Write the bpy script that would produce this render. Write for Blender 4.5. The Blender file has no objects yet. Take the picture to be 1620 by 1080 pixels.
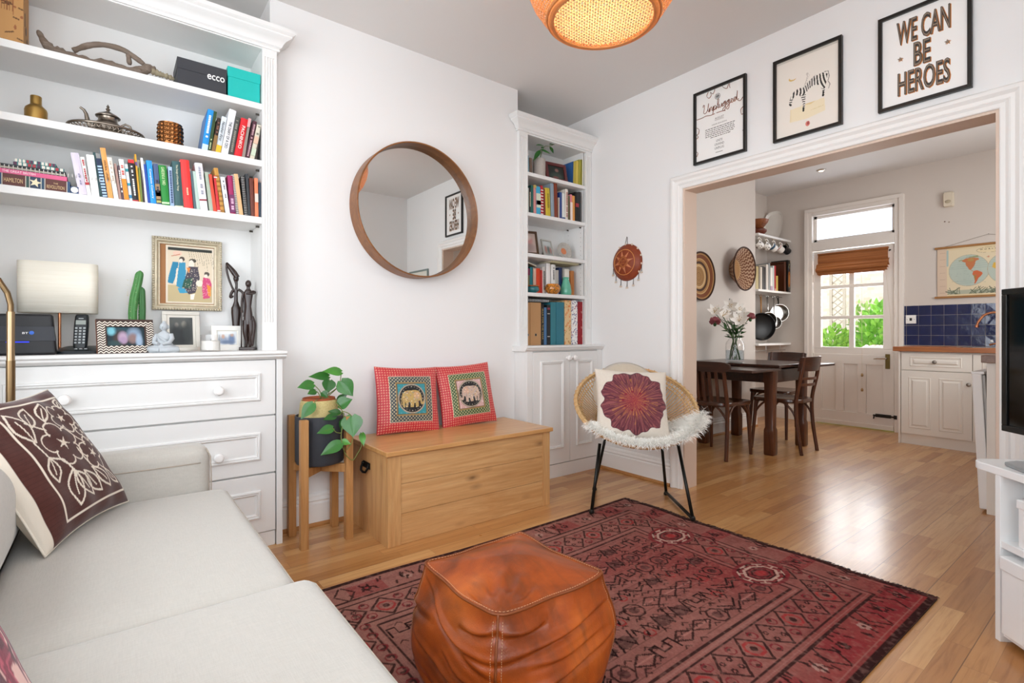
import bpy, math, random
import numpy as np
from mathutils import Matrix, Vector, Euler
random.seed(7)
C = bpy.context.scene.collection
PI = math.pi
R = math.radians

# ---------------------------------------------------------------- camera model (metres; X right along mirror wall, Y towards it)
FPX, YAW, HZ, EYE = 812.0, R(38.0), 527.0, 1.03
_F = Vector((math.sin(YAW), math.cos(YAW), 0)); _R = Vector((math.cos(YAW), -math.sin(YAW), 0))
def at(u, v, axis, val):
    """the point of a known plane (axis 0/1/2 = X/Y/Z at val) that was measured at photo position (u, v)"""
    d = _F + _R * ((u - 810) / FPX) + Vector((0, 0, (HZ - v) / FPX))
    o = Vector((0, 0, EYE)); t = (val - o[axis]) / d[axis]
    return o + d * t

# ---------------------------------------------------------------- mesh builder
class MB:
    def __init__(s): s.v = []; s.f = []; s.m = []; s.cur = 0
    def mark(s): return len(s.v)
    def xf(s, k, M):
        for i in range(k, len(s.v)): s.v[i] = M @ Vector(s.v[i])
        return s
    def add(s, vs, fs):
        k = len(s.v); s.v += [Vector(p) for p in vs]
        for f in fs: s.f.append(tuple(k + i for i in f)); s.m.append(s.cur)
        return s
    def box(s, x0, x1, y0, y1, z0, z1):
        return s.add([(x0,y0,z0),(x1,y0,z0),(x1,y1,z0),(x0,y1,z0),(x0,y0,z1),(x1,y0,z1),(x1,y1,z1),(x0,y1,z1)],
                     [(0,3,2,1),(4,5,6,7),(0,1,5,4),(1,2,6,5),(2,3,7,6),(3,0,4,7)])
    def prism(s, poly, h0, h1, axis='z'):
        def P(a, b, h): return {'z': (a,b,h), 'y': (a,h,b), 'x': (h,a,b)}[axis]
        n = len(poly)
        vs = [P(a,b,h0) for a,b in poly] + [P(a,b,h1) for a,b in poly]
        fs = [tuple(range(n))[::-1], tuple(range(n,2*n))] + [(i,(i+1)%n,n+(i+1)%n,n+i) for i in range(n)]
        return s.add(vs, fs)
    def tube(s, pts, r, seg=8, cap=True):
        pts = [Vector(p) for p in pts]; n = len(pts)
        rs = r if isinstance(r, (list, tuple)) else [r]*n
        up = None; vs = []
        for i, p in enumerate(pts):
            t = (pts[min(i+1,n-1)] - pts[max(i-1,0)])
            if t.length < 1e-9: t = Vector((0,0,1))
            t.normalize()
            if up is None:
                up = Vector((0,0,1)) if abs(t.z) < .9 else Vector((1,0,0))
                up = (up - t*up.dot(t)).normalized()
            else:
                q = up - t*up.dot(t)
                up = q.normalized() if q.length > 1e-6 else up
            b = t.cross(up)
            for k in range(seg):
                a = 2*PI*k/seg
                vs.append(p + (up*math.cos(a) + b*math.sin(a))*rs[i])
        fs = []
        for i in range(n-1):
            for k in range(seg):
                k2 = (k+1)%seg
                fs.append((i*seg+k, i*seg+k2, (i+1)*seg+k2, (i+1)*seg+k))
        if cap: fs += [tuple(range(seg))[::-1], tuple(range((n-1)*seg, n*seg))]
        return s.add(vs, fs)
    def ring(s, pts, r, seg=8):
        """closed tube"""
        pts = [Vector(p) for p in pts]; n = len(pts); vs = []; nrm = Vector((0,0,0))
        for i in range(n): nrm += pts[i].cross(pts[(i+1)%n])
        nrm.normalize()
        for i, p in enumerate(pts):
            t = (pts[(i+1)%n]-pts[i-1]).normalized(); b = t.cross(nrm).normalized(); u = b.cross(t)
            for k in range(seg):
                a = 2*PI*k/seg; vs.append(p+(b*math.cos(a)+u*math.sin(a))*r)
        fs = [(i*seg+k, i*seg+(k+1)%seg, ((i+1)%n)*seg+(k+1)%seg, ((i+1)%n)*seg+k) for i in range(n) for k in range(seg)]
        return s.add(vs, fs)
    def lathe(s, prof, seg=32, c=(0,0,0), axis='z'):
        vs = []; n = len(prof)
        for r, h in prof:
            for k in range(seg):
                a = 2*PI*k/seg; x, y = r*math.cos(a), r*math.sin(a)
                p = {'z': (x,y,h), 'y': (x,h,y), 'x': (h,x,y)}[axis]
                vs.append((p[0]+c[0], p[1]+c[1], p[2]+c[2]))
        fs = [(i*seg+k, i*seg+(k+1)%seg, (i+1)*seg+(k+1)%seg, (i+1)*seg+k) for i in range(n-1) for k in range(seg)]
        return s.add(vs, fs)
    def ball(s, c, r, seg=16, rings=10):
        rx, ry, rz = r if isinstance(r, (tuple, list)) else (r,r,r)
        k = s.mark()
        s.lathe([(max(math.sin(PI*i/rings),1e-6), -math.cos(PI*i/rings)) for i in range(rings+1)], seg)
        return s.xf(k, Matrix.Translation(c) @ Matrix.Diagonal((rx,ry,rz,1)))
    def plate(s, verts2, faces2, fn):
        return s.add([fn(a,b) for a,b in verts2], faces2)
    def grid(s, nx, ny, fn, flip=False):
        vs = [fn(i/(nx-1), j/(ny-1)) for j in range(ny) for i in range(nx)]
        fs = []
        for j in range(ny-1):
            for i in range(nx-1):
                q = (j*nx+i, j*nx+i+1, (j+1)*nx+i+1, (j+1)*nx+i)
                fs.append(q[::-1] if flip else q)
        return s.add(vs, fs)

def obj(name, mb, mats, parent=None, bevel=0, smooth=False, loc=None, seg=2, fixn=True, col=None, subsurf=0, solid=0):
    me = bpy.data.meshes.new(name)
    me.from_pydata([tuple(p) for p in mb.v], [], mb.f); me.update()
    ms = mats if isinstance(mats, (list, tuple)) else [mats]
    for m in ms: me.materials.append(m)
    if len(ms) > 1: me.polygons.foreach_set('material_index', mb.m)
    if fixn:
        import bmesh
        b = bmesh.new(); b.from_mesh(me); bmesh.ops.remove_doubles(b, verts=b.verts, dist=1e-6) if (col is None and smooth) else None
        bmesh.ops.recalc_face_normals(b, faces=b.faces); b.to_mesh(me); b.free()
    if col is not None:
        a = me.attributes.new('paint', 'FLOAT_COLOR', 'POINT')
        c4 = np.ones((len(me.vertices), 4), dtype=np.float32); c4[:, :3] = col
        a.data.foreach_set('color', c4.ravel())
    if smooth is True:
        me.polygons.foreach_set('use_smooth', [True]*len(me.polygons))
    elif smooth:
        me.polygons.foreach_set('use_smooth', [True]*len(me.polygons))
        try: me.set_sharp_from_angle(angle=R(smooth))
        except Exception: pass
    o = bpy.data.objects.new(name, me); C.objects.link(o)
    if parent is not None: o.parent = parent
    if loc is not None: o.location = loc
    if solid:
        m = o.modifiers.new('solid', 'SOLIDIFY'); m.thickness = solid; m.offset = 0
    if bevel:
        m = o.modifiers.new('bevel', 'BEVEL'); m.width = bevel; m.segments = seg; m.limit_method = 'ANGLE'; m.angle_limit = R(40)
    if subsurf:
        m = o.modifiers.new('sub', 'SUBSURF'); m.levels = subsurf; m.render_levels = subsurf
    return o
def thing(name, label, cat, loc=(0,0,0), rotz=0, group=None, rot=None):
    o = bpy.data.objects.new(name, None); C.objects.link(o); o.empty_display_size = .05
    o.location = loc; o.rotation_euler = rot if rot else (0,0,rotz); o['label'] = label; o['category'] = cat
    if group: o['group'] = group
    return o
def tag(o, label, cat, group=None):
    o['label'] = label; o['category'] = cat
    if group: o['group'] = group
    return o
def struct(name, mb, m, parent=None, **k):
    o = obj(name, mb, m, parent, **k)
    if parent is None: o['kind'] = 'structure'
    return o
def dup(root, loc, rotz=None, label=None, rot=None, scale=None):
    r = root.copy(); C.objects.link(r); r.location = loc
    if rotz is not None: r.rotation_euler = (0,0,rotz)
    if rot: r.rotation_euler = rot
    if scale: r.scale = scale
    if label: r['label'] = label
    for ch in list(root.children):
        c = ch.copy(); C.objects.link(c); c.parent = r
        for g in list(ch.children):
            d = g.copy(); C.objects.link(d); d.parent = c
    return r

# ---------------------------------------------------------------- materials
def lin(h):
    if not isinstance(h, str): return tuple(h)
    h = h.lstrip('#'); o = []
    if len(h) == 3: h = ''.join(c*2 for c in h)
    for i in (0,2,4):
        c = int(h[i:i+2],16)/255; o.append(c/12.92 if c <= .04045 else ((c+.055)/1.055)**2.4)
    return tuple(o)
class NT:
    def __init__(s, name):
        s.mat = bpy.data.materials.new(name); s.mat.use_nodes = True; s.t = s.mat.node_tree; s.t.nodes.clear()
        s.out = s.n('ShaderNodeOutputMaterial')
    def n(s, typ, **kw):
        x = s.t.nodes.new(typ)
        for k, v in kw.items(): setattr(x, k, v)
        return x
    def l(s, a, b): s.t.links.new(a, b)
    def val(s, sock, v):
        if hasattr(v, 'is_linked') or hasattr(v, 'links'): s.l(v, sock)
        elif isinstance(v, tuple) and len(v) == 3 and sock.type == 'RGBA': sock.default_value = (*v, 1)
        else: sock.default_value = v
    def math(s, op, a, b=None, c=None):
        x = s.n('ShaderNodeMath', operation=op); s.val(x.inputs[0], a)
        if b is not None: s.val(x.inputs[1], b)
        if c is not None: s.val(x.inputs[2], c)
        return x.outputs[0]
    def mix(s, f, a, b, bt='MIX'):
        x = s.n('ShaderNodeMix', data_type='RGBA', blend_type=bt)
        s.val(x.inputs[0], f); s.val(x.inputs[6], a); s.val(x.inputs[7], b); return x.outputs[2]
    def coord(s, scale=(1,1,1), rot=(0,0,0), kind='Object', loc=(0,0,0)):
        t = s.n('ShaderNodeTexCoord'); m = s.n('ShaderNodeMapping')
        m.inputs['Scale'].default_value = scale; m.inputs['Rotation'].default_value = rot; m.inputs['Location'].default_value = loc
        s.l(t.outputs[kind], m.inputs[0]); return m.outputs[0]
    def noise(s, vec, scale, detail=4, rough=.55, dist=0):
        x = s.n('ShaderNodeTexNoise'); s.l(vec, x.inputs['Vector']); x.inputs['Scale'].default_value = scale
        x.inputs['Detail'].default_value = detail; x.inputs['Roughness'].default_value = rough; x.inputs['Distortion'].default_value = dist
        return x.outputs['Fac']
    def ramp(s, fac, stops):
        x = s.n('ShaderNodeValToRGB'); s.l(fac, x.inputs[0]); e = x.color_ramp.elements
        while len(e) < len(stops): e.new(.5)
        for i, (p, c) in enumerate(stops):
            e[i].position = p; e[i].color = (*lin(c), 1)
        return x.outputs[0]
    def bsdf(s, color, rough=.5, metal=0, spec=.5, bump=None, coat=0, sheen=0, trans=0, ior=1.45, bdist=.002, coatrough=.1, alpha=None, emit=None):
        p = s.n('ShaderNodeBsdfPrincipled'); s.val(p.inputs['Base Color'], color if not isinstance(color, str) else lin(color))
        s.val(p.inputs['Roughness'], rough); p.inputs['Metallic'].default_value = metal; p.inputs['Specular IOR Level'].default_value = spec
        p.inputs['Coat Weight'].default_value = coat; p.inputs['Coat Roughness'].default_value = coatrough
        p.inputs['Sheen Weight'].default_value = sheen; p.inputs['Transmission Weight'].default_value = trans; p.inputs['IOR'].default_value = ior
        if emit: p.inputs['Emission Color'].default_value = (*lin(emit[0]),1); p.inputs['Emission Strength'].default_value = emit[1]
        if bump:
            h, st = bump
            b = s.n('ShaderNodeBump'); b.inputs['Strength'].default_value = st; b.inputs['Distance'].default_value = bdist
            s.l(h, b.inputs['Height']); s.l(b.outputs[0], p.inputs['Normal'])
        s.l(p.outputs[0], s.out.inputs[0]); return p
_M = {}
def mat(name, color, rough=.5, metal=0, var=.06, vs=9, bump=0, bs=60, spec=.5, coat=0, sheen=0, emit=None, trans=0, bdist=.002):
    key = (name, color)
    if key in _M: return _M[key]
    t = NT(name); co = t.coord()
    c = lin(color)
    if var:
        n = t.noise(co, vs, 3)
        lo = tuple(x*(1-var) for x in c); hi = tuple(min(x*(1+var),1) for x in c)
        colr = t.mix(n, lo, hi)
    else: colr = c
    b = (t.noise(co, bs, 5), bump) if bump else None
    t.bsdf(colr, rough, metal, spec, b, coat, sheen, trans, emit=emit, bdist=bdist)
    _M[key] = t.mat; return t.mat
def book_mat(color, rough=.45): return mat('book_cloth_' + color.strip('#'), color, rough, var=.05, vs=20)
def paint_mat(name, rough=.6, bump=0, bs=200, sheen=0, spec=.4, weave=0):
    """colour comes from the pattern stored on the mesh itself (a printed or woven design)"""
    if name in _M: return _M[name]
    t = NT(name); a = t.n('ShaderNodeAttribute', attribute_name='paint'); b = None
    if bump: b = (t.noise(t.coord(), bs, 4), bump)
    if weave:
        co = t.coord(); w1 = t.n('ShaderNodeTexWave', bands_direction='X'); w1.inputs['Scale'].default_value = weave; t.l(co, w1.inputs[0])
        w2 = t.n('ShaderNodeTexWave', bands_direction='Z'); w2.inputs['Scale'].default_value = weave; t.l(co, w2.inputs[0])
        b = (t.math('ADD', w1.outputs[1], w2.outputs[1]), bump or .3)
    t.bsdf(a.outputs['Color'], rough, spec=spec, bump=b, sheen=sheen)
    _M[name] = t.mat; return t.mat
def wood_mat(name, c1, c2, c3=None, axis='x', scale=1, rough=.4, knots=0, coat=0, planks=None, bump=.15):
    if name in _M: return _M[name]
    t = NT(name)
    st = {'x': (.9,14,14), 'y': (14,.9,14), 'z': (14,14,.9)}[axis]
    off = (0,0,0)
    co = t.coord(tuple(a*scale for a in st))
    n1 = t.noise(co, 1.6, 6, .6, 1.2)
    co2 = t.coord(tuple(a*scale*3.2 for a in st)); n2 = t.noise(co2, 2.5, 4, .6, .4)
    col = t.ramp(n1, [(.25,c1),(.5,c3 or c2),(.75,c2)])
    fine = t.math('MULTIPLY_ADD', n2, .35, .82)
    col = t.mix(1, col, fine, 'MULTIPLY')
    if knots:
        ck = t.coord({'x': (1.7,4.2,4.2), 'y': (4.2,1.7,4.2), 'z': (4.2,4.2,1.7)}[axis]); vo = t.n('ShaderNodeTexVoronoi'); t.l(ck, vo.inputs['Vector']); vo.inputs['Scale'].default_value = 2.3; vo.inputs['Randomness'].default_value = 1
        k = t.ramp(vo.outputs['Distance'], [(.0,'#ffffff'),(.11,'#999999'),(.22,'#000000')])
        col = t.mix(t.math('MULTIPLY', k, knots), col, lin('#4a2a12'))
    t.bsdf(col, rough, bump=(n2, bump), coat=coat)
    _M[name] = t.mat; return t.mat
def fabric_mat(name, color, scale=350, rough=.9, var=.08, bump=.35, sheen=.3):
    if name in _M: return _M[name]
    t = NT(name); co = t.coord(); c = lin(color)
    a = t.noise(t.coord((1,.12,.3)), scale, 2); b = t.noise(t.coord((.12,1,.3)), scale, 2)
    w = t.math('ADD', a, b); n = t.noise(co, 5, 3)
    col = t.mix(t.math('MULTIPLY', w, .5), tuple(x*(1-var*2) for x in c), tuple(min(1,x*(1+var*2)) for x in c))
    col = t.mix(t.math('MULTIPLY', n, .25), col, tuple(x*.88 for x in c))
    t.bsdf(col, rough, bump=(w, bump), sheen=sheen, spec=.2, bdist=.001)
    _M[name] = t.mat; return t.mat
def glass_mat(name, tint='#ffffff', refl=.9, rough=0):
    if name in _M: return _M[name]
    t = NT(name); tr = t.n('ShaderNodeBsdfTransparent'); tr.inputs[0].default_value = (*lin(tint),1)
    g = t.n('ShaderNodeBsdfGlossy'); g.inputs['Roughness'].default_value = rough
    f = t.n('ShaderNodeLayerWeight'); f.inputs[0].default_value = .5
    m = t.n('ShaderNodeMixShader'); t.l(t.math('MULTIPLY_ADD', t.math('POWER', f.outputs['Facing'], 4), .6*refl, .04), m.inputs[0]); t.l(tr.outputs[0], m.inputs[1]); t.l(g.outputs[0], m.inputs[2])
    t.l(m.outputs[0], t.out.inputs[0]); _M[name] = t.mat; return t.mat

WALL = mat('white_wall_paint', '#e8e7e6', .75, var=.015, vs=2, bump=.05, bs=90)
KWALL = mat('warm_white_kitchen_paint', '#d3cac2', .7, var=.02, vs=2, bump=.05, bs=90)
CEIL = mat('ceiling_paint', '#dfdcd9', .8, var=.015, vs=2)
TRIM = mat('white_gloss_paint', '#eceae7', .35, var=.01)
CAB = mat('white_cabinet_paint', '#e6e5e3', .42, var=.012)
CREAM = mat('cream_cabinet_paint', '#e8e2d9', .4, var=.015)
BLACK = mat('black_frame_paint', '#16130f', .35, var=.1)
BLKMET = mat('black_metal', '#15140f', .4, metal=.3, var=.1)
BRASS = mat('brushed_brass', '#b08d4f', .32, metal=1, var=.08, vs=30)
ABRASS = mat('aged_brass', '#80694c', .34, metal=1, var=.1)
SILVER = mat('tarnished_silver', '#8d8276', .28, metal=1, var=.15, vs=40)
STEEL = mat('polished_steel', '#b9b6b2', .22, metal=1, var=.05)
COPPER = mat('polished_copper', '#c5835f', .2, metal=1, var=.06)
PAPER = mat('book_pages', '#e8dfcc', .8, var=.06, vs=60)
WHITE = mat('plain_white', '#f0efed', .5, var=.01)
GLASS = glass_mat('clear_glass')
OAKX = wood_mat('knotty_oak_x', '#b9864f', '#d8ad7a', '#c99a66', 'x', 1.0, .42, knots=.85)
OAKZ = wood_mat('oak_z', '#b58250', '#d6aa74', '#c69763', 'z', 1.0, .42, knots=.35)
OAKT = wood_mat('oak_top', '#bd864e', '#d9ab70', '#cb985f', 'x', 1.0, .3, knots=.4, coat=.2)
ACACIA = wood_mat('acacia_z', '#9a6638', '#c4945f', '#b07f4c', 'z', 1.1, .45)
DARKX = wood_mat('dark_table_wood', '#2a140b', '#4c2817', '#3a1d10', 'x', 1.0, .3, coat=.25)
DARKZ = wood_mat('dark_bentwood', '#3c1e10', '#6a3c22', '#522c18', 'z', 1.0, .32, coat=.2)
DARKS = wood_mat('dark_seat_wood', '#3a1e11', '#603722', '#4b2a18', 'y', 1.0, .25, coat=.3)
WALNUT = wood_mat('walnut_bent', '#6d4222', '#9a6538', '#84532b', 'x', .7, .38)
WTOP = wood_mat('worktop_wood', '#8e4f24', '#b7743c', '#a5622f', 'y', 1.2, .35, coat=.2)
WTOPX = wood_mat('worktop_wood_dark', '#6d5041', '#8f6f5c', '#7e5e4c', 'x', 1.2, .35, coat=.2)

# ---------------------------------------------------------------- text outlines as geometry
_T = {}
def text2d(s, shear=0, bold=0):
    k = (s, shear, bold)
    if k in _T: return _T[k]
    cu = bpy.data.curves.new('lettering_outline', 'FONT'); cu.body = s; cu.size = 1; cu.shear = shear; cu.offset = bold; cu.resolution_u = 3
    o = bpy.data.objects.new('lettering_outline', cu); C.objects.link(o)
    dg = bpy.context.evaluated_depsgraph_get(); me = o.evaluated_get(dg).to_mesh()
    vs = [(v.co.x, v.co.y) for v in me.vertices]; fs = [tuple(p.vertices) for p in me.polygons]
    o.evaluated_get(dg).to_mesh_clear(); bpy.data.objects.remove(o); bpy.data.curves.remove(cu)
    x0 = min(v[0] for v in vs); x1 = max(v[0] for v in vs); y0 = min(v[1] for v in vs); y1 = max(v[1] for v in vs)
    vs = [((x-x0)/(x1-x0), (y-y0)/(y1-y0)) for x, y in vs]
    _T[k] = (vs, fs, (x1-x0)/(y1-y0)); return _T[k]
def text_into(mb, s, fn, w, h, cx=0, cy=0, shear=0, bold=0):
    """letters stretched to a w x h box centred on (cx, cy); fn maps the 2D place to 3D"""
    vs, fs, _ = text2d(s, shear, bold)
    mb.plate([(cx+(x-.5)*w, cy+(y-.5)*h) for x, y in vs], fs, fn)
# ---------------------------------------------------------------- printed / woven designs on a fine grid
class Canvas:
    def __init__(s, nx, ny, w, h, bg):
        s.nx, s.ny, s.w, s.h = nx, ny, w, h
        s.X, s.Y = np.meshgrid(np.linspace(0,w,nx), np.linspace(0,h,ny)); s.c = np.empty((ny,nx,3)); s.c[:] = lin(bg)
    def put(s, mask, col, a=1.0):
        m = np.asarray(mask, float)*a; s.c = s.c*(1-m[...,None]) + np.array(lin(col))*m[...,None]; return s
    def rect(s, x0, y0, x1, y1, col, a=1): return s.put((s.X>=x0)&(s.X<=x1)&(s.Y>=y0)&(s.Y<=y1), col, a)
    def ell(s, cx, cy, rx, ry, col, a=1, rot=0):
        dx, dy = s.X-cx, s.Y-cy; c, n = math.cos(rot), math.sin(rot)
        return s.put((((dx*c+dy*n)/rx)**2+((-dx*n+dy*c)/ry)**2) <= 1, col, a)
    def poly(s, pts, col, a=1):
        m = np.zeros(s.X.shape, bool); n = len(pts)
        for i in range(n):
            x0,y0 = pts[i]; x1,y1 = pts[(i+1)%n]
            if y0 == y1: continue
            k = ((y0 > s.Y) != (y1 > s.Y)) & (s.X < (x1-x0)*(s.Y-y0)/(y1-y0)+x0); m ^= k
        return s.put(m, col, a)
    def line(s, pts, wd, col, a=1):
        m = np.zeros(s.X.shape, bool)
        for (x0,y0),(x1,y1) in zip(pts[:-1], pts[1:]):
            dx, dy = x1-x0, y1-y0; L = dx*dx+dy*dy or 1e-12
            t = np.clip(((s.X-x0)*dx+(s.Y-y0)*dy)/L, 0, 1)
            m |= ((s.X-x0-t*dx)**2+(s.Y-y0-t*dy)**2) <= wd*wd/4
        return s.put(m, col, a)
    def sheet(s, name, fn, m, parent=None, **k):
        """fn(u, v) -> 3D place of the printed point"""
        mb = MB(); mb.grid(s.nx, s.ny, fn)
        return obj(name, mb, m, parent, col=s.c.reshape(-1,3), fixn=False, **k)
def vnoise(X, Y, sc, seed=0):
    rs = np.random.RandomState(seed); g = rs.rand(64,64); x = (X*sc)%63; y = (Y*sc)%63
    i, j = x.astype(int), y.astype(int); fx, fy = x-i, y-j; fx = fx*fx*(3-2*fx); fy = fy*fy*(3-2*fy)
    i2, j2 = (i+1)%64, (j+1)%64
    return (g[j,i]*(1-fx)+g[j,i2]*fx)*(1-fy)+(g[j2,i]*(1-fx)+g[j2,i2]*fx)*fy
PRINT = paint_mat('printed_paper', .55)
ORD = ['first','second','third','fourth','fifth','sixth','seventh','eighth','ninth','tenth','eleventh','twelfth','thirteenth','fourteenth','fifteenth',
       'sixteenth','seventeenth','eighteenth','nineteenth','twentieth']
# ================================================================ ROOM SHELL
WX, OPY0, OPY1, OPZ = 2.985, .444, 1.978, 1.985          # right wall plane and its wide opening
CHY, CHX0, CHX1, CEZ = 2.83, .64, 2.262, 2.745           # chimney breast, ceiling
KX, KY, KAY, KCX = 6.45, 2.835, 3.09, 5.653              # kitchen far wall, left wall, shelf alcove
# floor: strip oak
def floor_mat():
    t = NT('oak_strip_floor'); g = t.n('ShaderNodeTexCoord').outputs['Object']; sp = t.n('ShaderNodeSeparateXYZ'); t.l(g, sp.inputs[0])
    x, y = sp.outputs[0], sp.outputs[1]
    row = t.math('FLOOR', t.math('DIVIDE', y, .066)); fy = t.math('FRACT', t.math('DIVIDE', y, .066))
    wn = t.n('ShaderNodeTexWhiteNoise', noise_dimensions='1D'); t.l(row, wn.inputs['W'])
    xs = t.math('ADD', t.math('DIVIDE', x, .52), t.math('MULTIPLY', wn.outputs[0], 7.3))
    cell = t.math('FLOOR', xs); fx = t.math('FRACT', xs)
    wn2 = t.n('ShaderNodeTexWhiteNoise', noise_dimensions='2D'); cv = t.n('ShaderNodeCombineXYZ'); t.l(cell, cv.inputs[0]); t.l(row, cv.inputs[1]); t.l(cv.outputs[0], wn2.inputs['Vector'])
    base = t.ramp(wn2.outputs[0], [(0,'#b17b47'),(.25,'#cd9a63'),(.5,'#be8953'),(.75,'#d8ab75'),(1,'#c5925b')])
    cc = t.n('ShaderNodeCombineXYZ'); t.l(t.math('MULTIPLY', x, 1.6), cc.inputs[0]); t.l(t.math('MULTIPLY', y, 26), cc.inputs[1]); t.l(t.math('MULTIPLY', wn2.outputs[0], 40), cc.inputs[2])
    gr = t.noise(cc.outputs[0], 2.2, 6, .62, .8)
    col = t.mix(1, base, t.ramp(gr, [(.2,'#c9b59c'),(.5,'#f2ebe2'),(.8,'#ffffff')]), 'MULTIPLY')
    ex = t.math('MINIMUM', fx, t.math('SUBTRACT', 1, fx)); ey = t.math('MINIMUM', fy, t.math('SUBTRACT', 1, fy))
    gap = t.math('MAXIMUM', t.math('LESS_THAN', ex, .0022), t.math('LESS_THAN', ey, .013))
    r3 = t.math('FRACT', t.math('DIVIDE', y, .198)); big = t.math('LESS_THAN', t.math('MINIMUM', r3, t.math('SUBTRACT', 1, r3)), .008)
    col = t.mix(t.math('ADD', t.math('MULTIPLY', gap, .3), t.math('MULTIPLY', big, .5)), col, lin('#5f3a1c'))
    sm = t.noise(g, 1.7, 4); rough = t.math('MULTIPLY_ADD', sm, .2, .22)
    bmp = t.math('ADD', t.math('MULTIPLY', t.noise(g, 5, 2), .6), t.math('MULTIPLY', wn2.outputs[0], .25))
    bmp = t.math('SUBTRACT', bmp, t.math('MULTIPLY', big, .5))
    t.bsdf(col, rough, spec=.5, bump=(bmp, .22), coat=.4, coatrough=.2, bdist=.004)
    return t.mat
mb = MB().box(-1.1, 6.6, -.6, 3.25, -.08, 0); struct('floor', mb, floor_mat())
mb = MB().box(-1.1, WX+.07, -.6, 3.25, CEZ, CEZ+.1).box(WX+.07, 6.6, -.6, 3.25, CEZ-.01, CEZ+.1); struct('ceiling', mb, CEIL)
# walls
struct('wall_alcove_left', MB().box(-1.1, CHX0, 3.08, 3.25, 0, CEZ), WALL); struct('wall_chimney', MB().box(CHX0, CHX1, CHY, 3.25, 0, CEZ), WALL); struct('wall_alcove_right', MB().box(CHX1, WX, 3.08, 3.25, 0, CEZ), WALL)
mb = MB().box(-1.1, -.46, 2.45, 3.08, 0, CEZ).box(-1.1, -1.0, -.45, .05, 0, CEZ).box(-1.1, -1.0, 2.15, 2.45, 0, CEZ).box(-1.1, -1.0, .05, 2.15, 0, .62).box(-1.1, -1.0, .05, 2.15, 2.45, CEZ); struct('wall_west', mb, WALL)
mb = MB().box(-1.1, -.75, -.58, -.45, 0, CEZ).box(1.45, WX+.13, -.58, -.45, 0, CEZ).box(-.75, 1.45, -.58, -.45, 0, .75).box(-.75, 1.45, -.58, -.45, 2.4, CEZ); struct('wall_south', mb, WALL)
mb = MB().box(WX, WX+.13, OPY1, 3.08, 0, CEZ).box(WX, WX+.13, -.45, OPY0, 0, CEZ).box(WX, WX+.13, OPY0, OPY1, OPZ, CEZ); struct('wall_east', mb, WALL)
# kitchen walls
mb = MB().box(WX+.13, KCX, KY, 3.25, 0, CEZ-.01).box(KCX, KX, KAY, 3.25, 0, CEZ-.01); struct('wall_kitchen_north', mb, KWALL)
DY0, DY1, DZ = 1.763, 2.55, 1.975; FZ0, FZ1 = 2.085, 2.385
mb = MB().box(KX, KX+.14, DY1+.03, 3.25, 0, CEZ-.01).box(KX, KX+.14, -.1, DY0-.03, 0, CEZ-.01).box(KX, KX+.14, DY0-.03, DY1+.03, FZ1+.03, CEZ-.01); struct('wall_kitchen_east', mb, KWALL)
mb = MB().box(WX+.13, 4.1, -.12, 0, 0, CEZ-.01).box(5.75, KX, -.12, 0, 0, CEZ-.01).box(4.1, 5.75, -.12, 0, 0, 1.12).box(4.1, 5.75, -.12, 0, 2.3, CEZ-.01); struct('wall_kitchen_south', mb, KWALL)
# windows out of sight that light the rooms
def window(name, lo, hi, axis, pos, nx):
    a0, z0 = lo; a1, z1 = hi; w = .05
    def B(m, a, b, c, d, t0=.02, t1=.08):
        if axis == 'x': m.box(pos-t1, pos-t0, a, b, c, d)
        else: m.box(a, b, pos-t1, pos-t0, c, d)
    m = MB(); B(m, a0, a1, z0, z0+w); B(m, a0, a1, z1-w, z1); B(m, a0, a0+w, z0, z1); B(m, a1-w, a1, z0, z1)
    for i in range(1, nx): c = a0+(a1-a0)*i/nx; B(m, c-.025, c+.025, z0, z1)
    zc = (z0+z1)/2; B(m, a0, a1, zc-.02, zc+.02)
    o = struct(name, m, TRIM); g = MB(); B(g, a0+w, a1-w, z0+w, z1-w, .045, .05); obj('pane', g, GLASS, o)
window('window_1', (.05,.62), (2.15,2.45), 'x', -1.0, 3)
window('added_south_window', (-.75,.75), (1.45,2.4), 'y', -.45, 3)  # unseen window added behind the camera to let frontal fill in
window('window_2', (4.1,1.12), (5.75,2.3), 'y', 0.0, 2)
# ---- mouldings round the opening
def archi(name, x, sgn):
    """three-sided moulded surround on the wall plane x, standing off by sgn"""
    m = MB()
    pr = [(0,0),(0,.012),(.004,.015),(.020,.015),(.024,.018),(.030,.022),(.036,.018),(.040,.018),(.050,.020),(.058,.026),(.064,.031),(.074,.032),(.080,.030),(.088,.020),(.088,0)]   # distance from the edge, projection
    st = [lambda d: (OPY1+d, 0), lambda d: (OPY1+d, OPZ+d), lambda d: (OPY0-d, OPZ+d), lambda d: (OPY0-d, 0)]; n = len(pr)
    m.add([(x+sgn*h, f(d)[0], f(d)[1]) for f in st for d, h in pr], [(i*n+k,i*n+k+1,(i+1)*n+k+1,(i+1)*n+k) for i in range(3) for k in range(n-1)])
    struct(name, m, TRIM, smooth=25)
archi('trim_1', WX, -1); archi('trim_2', WX+.13, 1)
mb = MB().box(WX-.004, WX+.134, OPY1-.012, OPY1+.004, 0, OPZ+.004).box(WX-.004, WX+.134, OPY0-.004, OPY0+.012, 0, OPZ+.004).box(WX-.004, WX+.134, OPY0+.012, OPY1-.012, OPZ-.012, OPZ+.004); struct('trim_3', mb, mat('opening_lining_paint', '#d9c3b2', .5, var=.01))
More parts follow.
